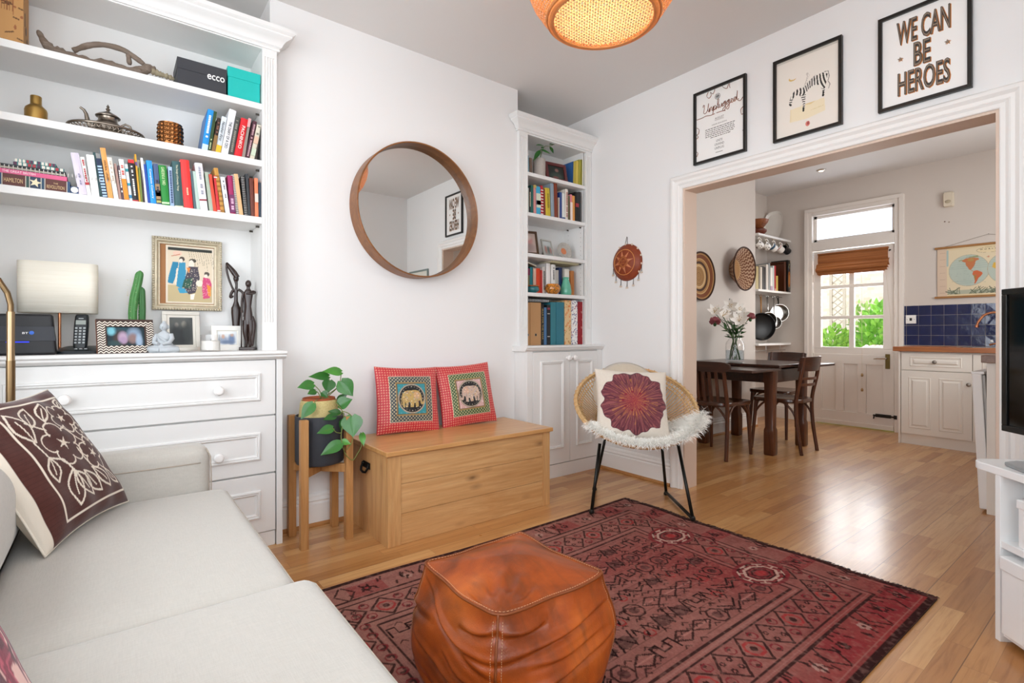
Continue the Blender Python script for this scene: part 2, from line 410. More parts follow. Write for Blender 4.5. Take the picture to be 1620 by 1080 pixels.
# ---- baseboards: tall Victorian profile
SK = [(0,0),(.022,0),(.022,.118),(.016,.124),(.016,.13),(.021,.136),(.012,.15),(.012,.158),(.006,.17),(0,.17)]
def skirt(name, p0, p1, nrm, m=TRIM, prof=SK):
    p0, p1, nrm = Vector(p0), Vector(p1), Vector(nrm); b = MB(); n = len(prof)
    vs = [p0+nrm*d+Vector((0,0,z)) for d, z in prof]+[p1+nrm*d+Vector((0,0,z)) for d, z in prof]
    b.add(vs, [tuple(range(n)), tuple(range(n,2*n))[::-1]]+[(i,(i+1)%n,n+(i+1)%n,n+i) for i in range(n)])
    return struct(name, b, m)
skirt('baseboard_north', (CHX0,CHY,0), (CHX1,CHY,0), (0,-1,0)); skirt('baseboard_east', (WX,2.7,0), (WX,OPY1+.088,0), (-1,0,0))
BEAD = [(0,0),(.034,0),(.034,.008),(.026,.018),(.022,.02),(0,.02)]
OAKB = wood_mat('oak_beading', '#8a5a2e', '#b07a45', None, 'x', 1, .45)
skirt('trim_4', (CHX0,CHY,0), (CHX1,CHY,0), (0,-1,0), OAKB, BEAD); skirt('trim_5', (WX,2.7,0), (WX,OPY1+.088,0), (-1,0,0), OAKB, BEAD)
skirt('baseboard_kitchen_north', (WX+.16,KY,0), (KCX,KY,0), (0,-1,0)); skirt('baseboard_kitchen_east', (KX,DY1+.09,0), (KX,KAY,0), (-1,0,0))
skirt('trim_6', (WX+.16,KY,0), (KCX,KY,0), (0,-1,0), OAKB, BEAD)
skirt('baseboard_south', (-1,-.45,0), (2.1,-.45,0), (0,1,0))
# ---- garden door with fanlight
KTRIM = mat('warm_white_gloss', '#e6dfd8', .38, var=.01)
m = MB()
fx0, fx1 = KX-.03, KX+.1
m.box(fx0, fx1, DY0-.06, DY0-.004, 0, FZ1+.05).box(fx0, fx1, DY1+.004, DY1+.06, 0, FZ1+.05).box(fx0, fx1, DY0-.004, DY1+.004, FZ1, FZ1+.05).box(fx0, fx1, DY0-.004, DY1+.004, DZ+.004, FZ0-.004)
m.box(fx0-.012, fx0+.005, DY0-.085, DY0-.045, 0, FZ1+.045).box(fx0-.012, fx0+.005, DY1+.045, DY1+.085, 0, FZ1+.045).box(fx0-.012, fx0+.005, DY0-.085, DY1+.085, FZ1+.045, FZ1+.085).box(fx0+.004, KX+.02, DY0-.084, DY0-.05, 0, FZ1+.05).box(fx0+.004, KX+.02, DY1+.05, DY1+.084, 0, FZ1+.05).box(fx0+.004, KX+.02, DY0-.084, DY1+.084, FZ1+.048, FZ1+.084)
struct('trim_7', m, KTRIM, bevel=.003)
mb = MB().box(KX+.02, KX+.05, DY0, DY1, FZ0-.004, FZ0+.03).box(KX+.02, KX+.05, DY0, DY1, FZ1-.03, FZ1).box(KX+.02, KX+.05, DY0, DY0+.03, FZ0, FZ1).box(KX+.02, KX+.05, DY1-.03, DY1, FZ0, FZ1)
w3 = struct('window_3', mb, KTRIM, bevel=.002)
mb = MB().box(KX+.032, KX+.036, DY0+.025, DY1-.025, FZ0+.025, FZ1-.025); obj('pane', mb, glass_mat('frosted_fanlight_glass', '#f4f8ff', .8), w3)
PY = [(1.863,2.133),(2.182,2.465)]; PZ = [(.877,1.19),(1.226,1.535),(1.572,1.87)]
m = MB(); xa, xb = KX-.012, KX+.034
ys = [DY0+.004, PY[0][0], PY[0][1], PY[1][0], PY[1][1], DY1-.004]
for i in (0,2,4):
    t = .004 if i == 2 else 0
    m.box(xa+t, xb-t, ys[i], ys[i+1], .86, DZ-.004)
for z0, z1 in ((.78,.877),(1.19,1.226),(1.535,1.572),(1.87,DZ-.004)): m.box(xa+.003, xb-.003, DY0+.004, DY1-.004, z0, z1)
m.box(xa, xb, DY0+.004, DY1-.004, .008, .16); m.box(xa, xb, DY0+.004, DY1-.004, .69, .80)
LP = [(1.865,2.02),(2.10,2.235),(2.315,2.46)]; e = [DY0+.004]+[c for p in LP for c in p]+[DY1-.004]
for i in range(0, 8, 2): m.box(xa, xb, e[i], e[i+1], .16, .70)
for a, b in LP: m.box(xa+.016, xb-.01, a, b, .15, .71)
m.box(xa-.012, xa, DY0+.004, DY1-.004, .008, .055)
d1 = struct('door_1', m, KTRIM, bevel=.004)
for a, b in PY:
    for c, d in PZ: obj('pane', MB().box(KX+.008, KX+.012, a, b, c, d), GLASS, d1)
mb = MB().box(xa-.006, xa, 1.80, 1.842, .655, .81); hp = obj('lock_plate', mb, mat('old_brass', '#7d6a3f', .4, metal=.9), d1, bevel=.002)
mb = MB().tube([(xa-.004,1.822,.765),(xa-.045,1.822,.765)], .008).tube([(xa-.045,1.822,.765),(xa-.048,1.90,.762),(xa-.044,1.935,.758)], [.009,.008,.006]); obj('door_handle', mb, mat('chrome', '#c9c6c0', .15, metal=1), hp, smooth=40)
mb = MB().tube([(xa-.012,1.76,.155),(xa-.012,1.95,.155)], .009).box(xa-.008, xa, 1.79, 1.93, .138, .172).tube([(xa-.012,1.93,.155),(xa-.03,1.935,.15),(xa-.03,1.94,.12)], .006).box(xa-.02, xa, 1.735, 1.765, .135, .175); obj('bolt', mb, mat('iron_bolt', '#2b2520', .5, metal=.6), d1, bevel=.001)
for zz in (.25, 1.62): obj('hinge', MB().box(xa-.006, xa+.002, 2.538, 2.556, zz, zz+.09), KTRIM, d1)
mb = MB().tube([(xa,1.80,1.905),(xa-.025,1.80,1.905),(xa-.03,1.80,1.89)], .004).ball((xa,1.80,1.905),.008); obj('hook', mb, mat('iron_bolt', '#2b2520'), d1, smooth=True)
# ---- small fixings of the shell
m = MB(); m.lathe([(.0,-.012),(.03,-.012),(.042,-.004),(.045,0)], 24, (5.845,2.237,CEZ-.01))
s1 = obj('recessed_spotlight', m, mat('spot_ring', '#cfc9c0', .3, metal=.8), smooth=30); tag(s1, 'small round recessed spotlight in the kitchen ceiling', 'ceiling light')
obj('bulb', MB().lathe([(0,-.014),(.022,-.013),(.026,-.010)], 20, (5.845,2.237,CEZ-.01)), mat('spot_bulb', '#fff3df', .4, emit=('#ffe9c8', 5), var=0), s1)
# ================================================================ LEFT ALCOVE: drawer chest and bookcase
YF, YU, ULX, URX, UB = 2.68, 2.76, -.44, .655, 3.03
ch = thing('drawer_chest', 'wide white built-in chest with three panelled drawers and round knobs, behind the sofa', 'chest of drawers', (0,0,0))
mb = MB().box(ULX, .632, YF+.022, UB, .07, .905).box(ULX, .632, YF+.008, YF+.03, 0, .07).box(.636, .664, YF-.002, UB, 0, .905).box(ULX, ULX+.03, YF-.002, UB, 0, .905)
obj('carcass', mb, CAB, ch, bevel=.002)
m = MB(); prof = [(YF-.03,.945),(YF-.036,.940),(YF-.036,.932),(YF-.03,.928),(YF-.026,.926),(YF-.026,.918),(YF-.018,.912),(YF-.01,.908),(YF-.006,.905),(UB,.905),(UB,.945)]
m.prism(prof, ULX, .678, 'x'); obj('top', m, CAB, ch, bevel=.0015)
def moulding(m, x0, x1, z0, z1, y, w=.026):
    """mitred raised bead round a panel on a vertical front at y"""
    pr = [(0,0),(.004,-.010),(.010,-.012),(.014,-.006),(.018,-.009),(.024,-.003),(w,0)]
    c = [((x0,z0),(1,1)),((x1,z0),(-1,1)),((x1,z1),(-1,-1)),((x0,z1),(1,-1))]
    vs = [(cx+sx*d, y+h, cz+sz*d) for (cx,cz),(sx,sz) in c for d, h in pr]; n = len(pr)
    m.add(vs, [(i*n+k, i*n+k+1, ((i+1)%4)*n+k+1, ((i+1)%4)*n+k) for i in range(4) for k in range(n-1)])
def knob_mb(x, y, z, r=.02):
    return MB().lathe([(r*.55,0),(r*.5,-.006),(r*.42,-.012),(r*.8,-.017),(r,-.024),(r*.98,-.031),(r*.7,-.038),(0,-.040)], 24, (x,y,z), 'y')
KN = mat('white_porcelain', '#f2f0ee', .2, var=0, coat=.3)
for z0, z1, m0, m1, kz in ((.638,.901,.706,.84,.768),(.359,.630,.423,.557,.462),(.076,.351,.142,.28,.21)):
    d = obj('drawer', MB().box(ULX+.034, .631, YF, YF+.02, z0, z1), CAB, ch, bevel=.0015)
    m = MB(); moulding(m, -.321, .566, m0, m1, YF); obj('drawer_moulding', m, CAB, d, smooth=35)
    for kx in (-.144, .386): obj('knob', knob_mb(kx, YF, kz, .022), KN, d, smooth=40)
bc = thing('bookcase', 'wide white built-in bookcase with fluted pilaster and moulded cornice, above the drawer chest', 'bookcase', (0,0,0))
UT = 2.44; SH = [(2.134,2.164),(1.853,1.884),(1.571,1.603)]
mb = MB().box(ULX, .592, UB-.012, UB, .945, UT+.05); obj('back_panel', mb, CAB, bc)
for x0, x1 in ((ULX,ULX+.02),(.588,.64)): obj('side_panel', MB().box(x0, x1, YU+.012, UB, .945, UT+.05), CAB, bc)
for z0, z1 in SH: obj('shelf', MB().box(ULX+.02, .588, YU, UB-.012, z0, z1), CAB, bc, bevel=.002)
obj('top_panel', MB().box(ULX, .655, YU, UB, UT, UT+.03), CAB, bc)
def pilaster(m, x0, x1, y, z0, z1, nfl=4, plinth=.14, cap=.06, d=.02):
    """fluted flat column: plain plinth and cap, vertical grooves between"""
    m.box(x0, x1, y, y+d, z0, z0+plinth); m.box(x0, x1, y, y+d, z1-cap, z1)
    w = x1-x0; mg = w*.14; fw = (w-2*mg)/nfl; pr = [(x0, 0)]
    for i in range(nfl):
        a = x0+mg+i*fw
        pr += [(a+fw*.12, 0)]+[(a+fw*(.5-.36*math.cos(t)), .006*math.sin(t)) for t in np.linspace(0,PI,7)]+[(a+fw*.88, 0)]
    pr.append((x1, 0)); poly = [(x, y+h) for x, h in pr]+[(x1, y+d), (x0, y+d)]
    m.prism(poly, z0+plinth, z1-cap, 'z')
m = MB(); pilaster(m, .588, .655, YU-.006, .945, UT+.02); obj('pilaster', m, CAB, bc)
m = MB(); pilaster(m, ULX, ULX+.045, YU-.006, .945, UT+.02); obj('pilaster', m, CAB, bc)
CR = [(0,0),(-.012,0),(-.014,.008),(-.010,.014),(-.020,.020),(-.026,.034),(-.038,.050),(-.056,.060),(-.060,.064),(-.060,.070),(-.070,.076),(-.074,.080),(-.074,.098),(0,.098)]
def cornice(name, parent, x0, x1, y, z0, left, right, yb):
    """moulding along the front with mitred returns"""
    m = MB(); n = len(CR)
    def ringp(x, y, sx, sy): return [(x+sx*d, y+sy*d, z0+h) for d, h in CR]
    rows = []
    if left: rows.append([(x0+d, yb, z0+h) for d, h in CR])
    rows.append(ringp(x0, y, 1 if left else 0, 1)); rows.append(ringp(x1, y, -1 if right else 0, 1))
    if right: rows.append([(x1-d, yb, z0+h) for d, h in CR])
    vs = [p for r in rows for p in r]
    fs = [(i*n+k, i*n+(k+1)%n, (i+1)*n+(k+1)%n, (i+1)*n+k) for i in range(len(rows)-1) for k in range(n)]
    fs += [tuple(range(n)), tuple(range((len(rows)-1)*n, len(rows)*n))]
    m.add(vs, fs); return obj(name, m, CAB, parent, smooth=30)
cornice('cornice', bc, ULX, .655, YU, UT+.0, False, True, CHY-.004)
obj('top_rail', MB().box(ULX, .655, YU-.002, YU+.02, UT-.005, UT+.05), CAB, bc)
PIN = mat('shelf_pin_metal', '#5b564f', .4, metal=.8)
for z0, z1 in SH[1:]+SH[:1]:
    for x, y in ((.580,YU+.06),(.580,UB-.06),(ULX+.028,UB-.06)): obj('shelf_pin', MB().tube([(x-.008,y,z0-.006),(x+.010,y,z0-.006)], .005, 8), PIN, bc)
# ---------------------------------------------------------------- books
NB = {}
def book(desc, where, x0, x1, xt, h, y, z, color, depth=.14, bands=(), title=None, tcol='#f2efe8', tw=.5, tz=(.15,.85), marks=0, pages=True, shear=0, group=None, spiral=None, topcol=None, name='book', side=None):
    """book standing spine out: foot from x0 to x1 on the shelf z, top corner at xt, height h"""
    lean = math.atan2(xt-x0, h); w = (x1-x0)*math.cos(lean); H = h/math.cos(lean)
    px = x0 if lean <= 0 else x1; ox = 0 if lean <= 0 else -w
    t = thing(name, f'{desc}, {where}', 'book' if name == 'book' else name.split('_')[-1], (px, y, z), group=group, rot=(0, lean, 0))
    cm = book_mat(color); bt = min(.003, w*.2)
    m = MB()
    if pages and w > .006:
        m.box(ox, ox+bt, .004, depth, 0, H).box(ox+w-bt, ox+w, .004, depth, 0, H)
        k = 6; pr = [(ox, .006)]+[(ox+w*(.5-.5*math.cos(a)), .006-min(.006, w*.16)*math.sin(a)) for a in np.linspace(0,PI,k)]+[(ox+w, .006), (ox+w, .009), (ox, .009)]
        m.prism(pr, 0, H, 'z'); obj('cover', m, cm, t)
        obj('pages', MB().box(ox+bt*.9, ox+w-bt*.9, .008, depth-.003, .002, H-.003), PAPER, t)
    else:
        m.box(ox, ox+w, 0, depth, 0, H); obj('cover', m, cm, t, bevel=.001)
    yb = -.0005 - (min(.006, w*.16)-.006 if pages and w > .006 else 0); yb = min(yb, -.0008)
    yb = -.001
    for a, b, c in bands:
        obj('spine_band', MB().box(ox+w*.02, ox+w*.98, yb-.0004, .004, a*H, b*H), book_mat(c), t)
    fn = lambda a, b: (ox+w/2+a, yb-.0012, b)
    if title:
        m = MB(); L = (tz[1]-tz[0])*H; zc = (tz[0]+tz[1])/2*H
        text_into(m, title, lambda a, b: (ox+w/2+b, yb-.0012, zc-a), L, w*tw, shear=shear, bold=.01)
        obj('title', m, book_mat(tcol), t, fixn=False)
    elif marks and w > .008:
        rs = random.Random(int(x0*9999)+marks); m = MB(); zz = H*tz[1]
        while zz > H*tz[0]:
            s = rs.uniform(.004,.009)
            if rs.random() < .82: m.box(ox+w*(.5-tw/2)+w*.04*rs.random(), ox+w*(.5+tw/2), yb-.0012, yb, zz-s, zz)
            zz -= s+.0022
        obj('title_marks', m, book_mat(tcol), t)
    if spiral:
        m = MB(); n = int(H/.0085)
        for i in range(n):
            zc = .006+i*.0085; m.ring([(ox+w/2+math.cos(a)*max(w*.42,.004), .004+math.sin(a)*.006, zc+.0008*math.sin(a)) for a in np.linspace(0,2*PI,9)[:-1]], .0013, 5)
        obj('spiral_binding', m, book_mat(spiral), t, smooth=True)
    if side: obj('front_cover', MB().box(ox-.0012, ox+.0005, .01, depth-.004, .004, H-.004), book_mat(side), t)
    return t
def pxrow(rows, Y, z, where, group, vline, dmax=.2, **kw):
    for i, rw in enumerate(rows):
        b0, b1, t0, vt, col, desc = rw[:6]; o = dict(kw); o.update(rw[6] if len(rw) > 6 else {})
        y = Y+o.pop('dy', 0)
        X0 = at(b0, vline, 1, y).x; X1 = at(b1, vline, 1, y).x; Xt = at(t0, vt, 1, y).x; h = at(t0, vt, 1, y).z-z
        book(desc, where(i), X0, X1, Xt, h, y, z, col, group=group, **o)
BR = 'in the long leaning book row'
rows = [
 (124.9,138.1,111.1,240.9,'#d6cddd','thick pale lilac book at the left end',dict(marks=1,tcol='#8d86a0',tz=(.25,.5),tw=.18)),
 (138.5,144.8,126.7,247.5,'#ebe7e4','white paperback with red upright title and red square',dict(marks=2,tcol='#b0262e',tz=(.38,.92),tw=.4,bands=((.28,.34,'#b0262e'),))),
 (145.2,157.5,136,244,'#eeedea','thick plain white paperback beside the red-titled one',dict()),
 (158,162.3,146.5,240,'#2f5052','thin dark teal book beside the striped spiral notebook',dict(dy=.004)),
 (162.7,170.2,151.5,250,'#1b2a48','spiral notebook with pale blue stripes on navy',dict(bands=tuple((i*.075+.02,i*.075+.06,'#a9c6de') for i in range(11)),pages=False)),
 (171,179.5,158,233,'#e6a057','tall orange book lettered in black, teal front cover',dict(title='sticks, chilli',tcol='#2a1d14',tw=.5,tz=(.35,.75),side='#2c8db0')),
 (180.5,188,169,248,'#e6dfd4','cream paperback beside the tall orange book',dict(marks=3,tcol='#b9a99a',tz=(.4,.9),tw=.3)),
 (188.5,192.5,180,258,'#a8857b','thin dusty mauve paperback',dict()),
 (192.8,196.7,185.5,261,'#55404a','dark plum paperback with white lettering',dict(marks=4,tz=(.2,.9))),
 (197,204.5,187.5,251,'#efedea','white paperback with an orange lower half',dict(bands=((.02,.52,'#f98a1f'),),marks=5,tcol='#c75a50',tz=(.6,.85))),
 (205,209.8,197,259,'#dde5e9','white paperback dotted with teal squares',dict(bands=((.08,.16,'#2b7fa8'),(.42,.48,'#2b8fa8'),(.8,.87,'#2a8a90')))),
 (210,219.5,202,252,'#242122','black paperback with a red band at the top',dict(bands=((.92,1,'#e02a2c'),(0,.03,'#c02a2c')),marks=6,tz=(.1,.85),tw=.3)),
 (220,222.8,212.5,243,'#d9a533','tall mustard yellow book with a purple band',dict(bands=((.76,.83,'#5d3f80'),))),
 (223,226,218.5,264,'#7d8b3c','slim olive green book',dict()),
 (226.2,229.7,222,268,'#3a302c','dark brown paperback beside the olive one',dict()),
 (230,233.8,222,249,'#efeef0','thin white book before the blue ones',dict()),
 (234,238.3,226.3,259,'#2552ad','royal blue paperback',dict(dy=.003)),
 (238.6,247.6,231,253,'#1b93de','sky blue book with white upright lettering',dict(title='Complete Cookery',tz=(.12,.8),tw=.42)),
 (248,255.6,242,258,'#47587f','blue grey paperback with a picture on its lower half',dict(bands=((.1,.5,'#9a7f5c'),(.2,.34,'#c9a98a'),(.04,.12,'#b0a45a')),marks=7,tcol='#2e2f3d',tz=(.3,.6))),
 (256.3,268.8,250.5,260.5,'#1d8733','thick bright green book',dict(title='GARDENS & YARD',tcol='#cfe6b0',tz=(.5,.95),tw=.4,bands=((.03,.08,'#bfe0b0'),))),
 (269.5,276,265.5,263,'#a6c0df','pale blue paperback beside the green book',dict(marks=8,tcol='#3c4f74',tz=(.1,.9),tw=.5)),
 (276.5,290,272,254,'#34585a','thick dark teal book lettered in cream',dict(title='The Design of Everyday Things',tcol='#d8d3b8',tz=(.35,.92),tw=.28,bands=((0,.025,'#d8d3b8'),))),
 (291.5,306,284.5,251.5,'#e03634','thick bright red book',dict(marks=9,tcol='#f5c9a8',tz=(.25,.42),tw=.2,side='#f0e6d8')),
 (307.3,311.3,301,270,'#566a70','thin slate grey book right of the red one',dict()),
 (311.6,317,304.5,270,'#b7ccc2','pale sage paperback',dict()),
 (317.5,329.3,308,257,'#edebee','thick white book with rounded spine and dark red dot',dict(marks=10,tcol='#9a9aa8',tz=(.35,.95),tw=.3,bands=((.2,.23,'#8a2030'),))),
 (331.5,337.6,324,272,'#a8b4a2','grey green paperback',dict()),
 (338,343.6,329.5,275,'#d6482e','orange red paperback',dict()),
 (343.9,349.2,338,277,'#cc2a31','crimson paperback with thin white stripes',dict(bands=((.02,.05,'#f0d8d0'),(.93,.96,'#f0d8d0')))),
 (349.6,355.8,338.5,265,'#c58f3f','tall tan patterned book',dict(bands=tuple((i*.11+.03,i*.11+.06,'#9a6a26') for i in range(8)))),
 (357,364.3,348.5,279.5,'#e9e9ee','white paperback with small black lettering',dict(marks=11,tcol='#2d2d38',tz=(.45,.95),tw=.2)),
 (364.6,373,360,277,'#a31f5c','magenta and purple paperback',dict(bands=((.04,.5,'#6f2a5c'),),marks=12,tcol='#d9b0c8',tz=(.1,.4))),
 (374,378.4,366,276,'#d5d1cd','white spiral notebook',dict(spiral='#5a5652')),
 (378.8,385.3,370,274.5,'#e0b584','beige cloth notebook',dict()),
 (387,392.6,381,278,'#232224','black spiral notebook',dict(spiral='#c9c6c2')),
 (393,397.2,388.5,274,'#33373c','tall charcoal notebook',dict()),
 (397.6,403.3,394.5,281,'#6b3224','brown leather notebook',dict()),
 (403.8,409.2,402.6,281,'#f0835b','coral orange notebook with a pale band',dict(bands=((.38,.6,'#d9cfc4'),))),
 (409.8,413.4,409.3,288,'#2b3948','navy notebook at the right end',dict()),
]
pxrow(rows, YU+.012, 1.6035, lambda i: BR, 'books leaning along the lower shelf of the wide bookcase', 330, depth=.13)
UW = 'on the shelf beside the copper jar'
rows2 = [
 (318.8,328.3,329.2,172.5,'#1d8ed6','big glossy blue book at the left end',dict(depth=.19,bands=((0,.14,'#c9dff0'),),marks=1,tcol='#e8f4ff',tz=(.3,.85),tw=.4,side='#2a6cae')),
 (328.6,333.8,338.5,175.5,'#2f4724','slim dark green book',dict(marks=2,tcol='#d5e2b0',tz=(.05,.3),tw=.3)),
 (334.2,340,344.5,186,'#33211a','black book with a brown lower half',dict(bands=((.01,.48,'#8a6738'),),marks=3,tcol='#8a5a4a',tz=(.55,.9))),
 (340.4,348.8,351.2,184,'#d3dce2','pale grey book with a yellow foot',dict(bands=((0,.2,'#e9b62c'),),title='Number First',tcol='#3a3f46',tz=(.32,.86),tw=.5,shear=.25)),
 (349.4,360.6,363.2,173,'#eeeef2','tall white book with heavy black lettering',dict(title='THE DIARY OF A CEO',tcol='#17171a',tz=(.12,.72),tw=.42)),
 (361,369.3,372.3,184,'#4b4b47','dark grey paperback',dict(marks=4,tcol='#8f8b80',tz=(.1,.9),tw=.4)),
 (370,382.3,381.6,187,'#d5202a','thick red book with large white lettering',dict(title='PACHINKO',tcol='#f5e9e2',tz=(.2,.8),tw=.42)),
 (382.8,387.4,393,187,'#968c84','slim grey book with a pink top',dict(bands=((.78,1,'#dba6a6'),))),
 (387.8,394.6,400.3,191,'#482330','dark plum book with pale lettering',dict(marks=5,tcol='#c9a0a8',tz=(.08,.9),tw=.4)),
 (395,402.3,406.8,197,'#d6cebb','cream book with a faint floral spine',dict(bands=((.1,.3,'#c5d0b8'),(.45,.65,'#dcb8a0')),marks=6,tcol='#7c7a6c',tz=(.75,.95))),
 (403,406.5,409.6,200,'#3a322b','dark brown book at the right end',dict()),
]
pxrow(rows2, YU+.014, 1.8845, lambda i: UW, 'books leaning right beside the copper jar', 246, depth=.14)
# ---- flat stack at the left end of the long shelf
def flat(name, label, cat, x0, x1, y0, y1, z0, z1, color, group='flat stack on the lower shelf of the wide bookcase', pages=True, rz=0):
    t = thing(name, label, cat, ((x0+x1)/2, y0, z0), rz, group); w = (x1-x0)/2; d = y1-y0; h = z1-z0; bt = min(.003, h*.2)
    cm = book_mat(color)
    obj('cover', MB().box(-w, w, .004, d, 0, bt).box(-w, w, .004, d, h-bt, h).box(-w, w, 0, .006, 0, h), cm, t, bevel=.0008)
    obj('pages', MB().box(-w+.003, w-.003, .006, d-.003, bt, h-bt), PAPER, t); return t
z = 1.6035; yb = YU+.012
X = lambda u, v=296: at(u, v, 1, yb).x
t = flat('book', 'thick dark red book with blue bands and a gold star, bottom of the stack', 'book', ULX+.025, X(111), yb, yb+.17, z, z+.047, '#57261d')
w = (X(111)-ULX-.025)/2
for u0, u1, c in ((40.5,46,'#27463f'),(46.5,64.5,'#24364f'),(64.8,70,'#27465f'),(106,111,'#24466a'),(-4,2,'#24466a')):
    cx = (X(111)+ULX+.025)/2; obj('spine_band', MB().box(max(X(u0)-cx,-w), min(X(u1)-cx,w), -.0012, .003, .001, .046), book_mat(c), t)
for u in (2.5,40.2,46.3,64.6,70.5,105.4): obj('spine_band', MB().box(X(u)-cx, X(u)-cx+.002, -.0016, .003, .001, .046), book_mat('#d9d4c4'), t)
m = MB(); text_into(m, 'HAMILTON', lambda a, b: (a, -.0018, b), X(36)-X(6), .017, (X(36)+X(6))/2-cx, .022); text_into(m, 'REVOLUTION', lambda a, b: (a, -.0018, b), X(102)-X(74), .014, (X(102)+X(74))/2-cx, .016); text_into(m, 'THE', lambda a, b: (a, -.0018, b), .014, .006, (X(102)+X(74))/2-cx, .031); obj('title', m, book_mat('#d9b886'), t, fixn=False)
sc = X(56)-cx; pts = [(sc+(.019 if i%2==0 else .008)*math.sin(2*PI*i/10+.2), .024+(.019 if i%2==0 else .008)*math.cos(2*PI*i/10+.2)) for i in range(10)]
obj('star', MB().prism(pts, -.003, -.0012, 'y'), book_mat('#e6dcb8'), t)
z2 = z+.047
t = flat('book', 'slim pink book with white lettering lying flat on the dark red one', 'book', ULX+.025, X(106), yb+.002, yb+.16, z2, z2+.018, '#d65c86')
m = MB(); cx = (X(106)+ULX+.025)/2; text_into(m, 'THE GREAT BRITISH', lambda a, b: (a, -.001, b), X(56)-X(3), .009, (X(56)+X(3))/2-cx, .0095); obj('title', m, book_mat('#f7e9ee'), t, fixn=False)
z3 = z2+.018
t = thing('ring_binder_notebook', 'black spiral notebook with white rings, on the pink book', 'notebook', (0,yb+.004,z3), 0, 'flat stack on the lower shelf of the wide bookcase')
obj('cover', MB().box(ULX+.025, X(104), 0, .17, .012, .020).box(ULX+.025, X(104), .006, .17, 0, .004), book_mat('#1d2124'), t, bevel=.001)
obj('pages', MB().box(ULX+.03, X(103), .010, .165, .004, .012), PAPER, t)
m = MB()
for i in range(34): x = ULX+.04+i*.0125; m.ring([(x, .004+math.cos(a)*.008, .009+math.sin(a)*.008) for a in np.linspace(0,2*PI,9)[:-1]], .0016, 5)
obj('spiral_binding', m, book_mat('#d6d2cd'), t, smooth=True)
z4 = z3+.0205
for k, (u0, u1, zz, ang) in enumerate(((20,101,z4,.03),(22,88,z4+.014,-.05))):
    t = flat('notebook', ('teal and cream chequered notebook under another, on the black spiral one', 'smaller teal and pink patterned notebook on top of the stack')[k], 'notebook', X(u0), X(u1), yb+.012, yb+.14, zz, zz+.0135, '#2f7f80', rz=ang)
    m = MB(); m2 = MB(); m3 = MB(); w = (X(u1)-X(u0))/2; rs = random.Random(k+4)
    for i in range(11):
        a = -w+2*w*i/11; (m, m2, m3)[rs.choice((0,1,0,2))].box(a+.001, a+2*w/11*.8, -.001, .003, .001, .0125)
    obj('pattern_patch', m, book_mat('#e5dfd2'), t); obj('pattern_patch', m2, book_mat('#5a2a48'), t) if m2.v else None; obj('pattern_patch', m3, book_mat('#a8303a'), t) if m3.v else None
t = flat('book', 'small navy book with a white oval, lying between the flat stack and the lilac book', 'book', X(111.6), X(124), yb+.001, yb+.13, z, z+.03, '#26426c')
obj('emblem', MB().lathe([(0,-.0015),(.012,-.001),(.012,.002)], 20, (0,0,.016), 'y'), book_mat('#e6e4e0'), t)
# ---------------------------------------------------------------- top shelf
z = 2.1645
t = thing('shoe_box', 'dark grey cardboard shoe box with a lid on the top shelf', 'box', (0,0,z), 0)
xa, xb_ = at(280,128,1,YU+.02).x, at(358.5,146,1,YU+.02).x; zt = .125
c = mat('charcoal_card', '#35363b', .55, var=.05)
obj('body', MB().box(xa+.002, xb_-.002, YU+.018, YU+.2, 0, .11), c, t, bevel=.001); obj('lid', MB().box(xa, xb_, YU+.015, YU+.203, .075, zt), c, t, bevel=.0015)
m = MB(); text_into(m, 'ecco', lambda a, b: (a, YU+.0135, b), .072, .024, xb_-.045, .07, bold=.012); obj('lettering', m, WHITE, t, fixn=False)
t = thing('gift_box', 'turquoise lidded box at the right end of the top shelf', 'box', (0,0,z), 0)
xa, xb_ = at(360,150,1,YU+.02).x, .585
c = mat('turquoise_card', '#12b5ad', .5, var=.04)
obj('body', MB().box(xa+.002, xb_-.002, YU+.02, YU+.2, 0, .125), c, t, bevel=.001); obj('lid', MB().box(xa, xb_, YU+.017, YU+.203, .10, .148), c, t, bevel=.0015)
# patterned carton on the left of the top shelf
t = thing('carton', 'tall tan cardboard carton printed with brown pattern, left end of the top shelf', 'box', (0,0,z))
xb_ = at(37,45,1,YU+.03).x; KR = mat('kraft_card', '#b98b57', .75, var=.08)
cv = Canvas(70, 120, .3, .27, '#bb8c56'); rs = random.Random(3)
for i in range(34):
    a, b = rs.uniform(0,.3), rs.uniform(0,.26)
    if i%3 == 0: cv.line([(a,b),(a,b+rs.uniform(.03,.08))], .004, '#7a3c22', .8)
    elif i%3 == 1: cv.line([(a,b),(a+rs.uniform(.03,.06),b+rs.uniform(-.012,.012))], .006, '#4a2c18', .8)
    else: cv.ell(a, b, rs.uniform(.006,.014), rs.uniform(.004,.01), '#8a4a2c', .8)
for i in range(5): cv.line([(.17+i*.016,.13),(.17+i*.016,.27)], .005, '#7a4426', .8)
obj('body', MB().box(ULX+.024, xb_, YU+.03, YU+.2, 0, .265), KR, t, bevel=.001)
L = xb_-ULX-.024; cv.sheet('printed_face', lambda u, v: (ULX+.024+L*u, YU+.0292, .001+.263*v), PRINT, t)
m = MB().ball((xb_+.001, YU+.10, .09), (.001,.012,.018)).ball((xb_+.001, YU+.135, .06), (.001,.009,.014)).box(xb_, xb_+.001, YU+.07, YU+.078, .10, .15).box(xb_, xb_+.001, YU+.148, YU+.155, .0, .05); obj('printed_marks', m, book_mat('#3a2415'), t)
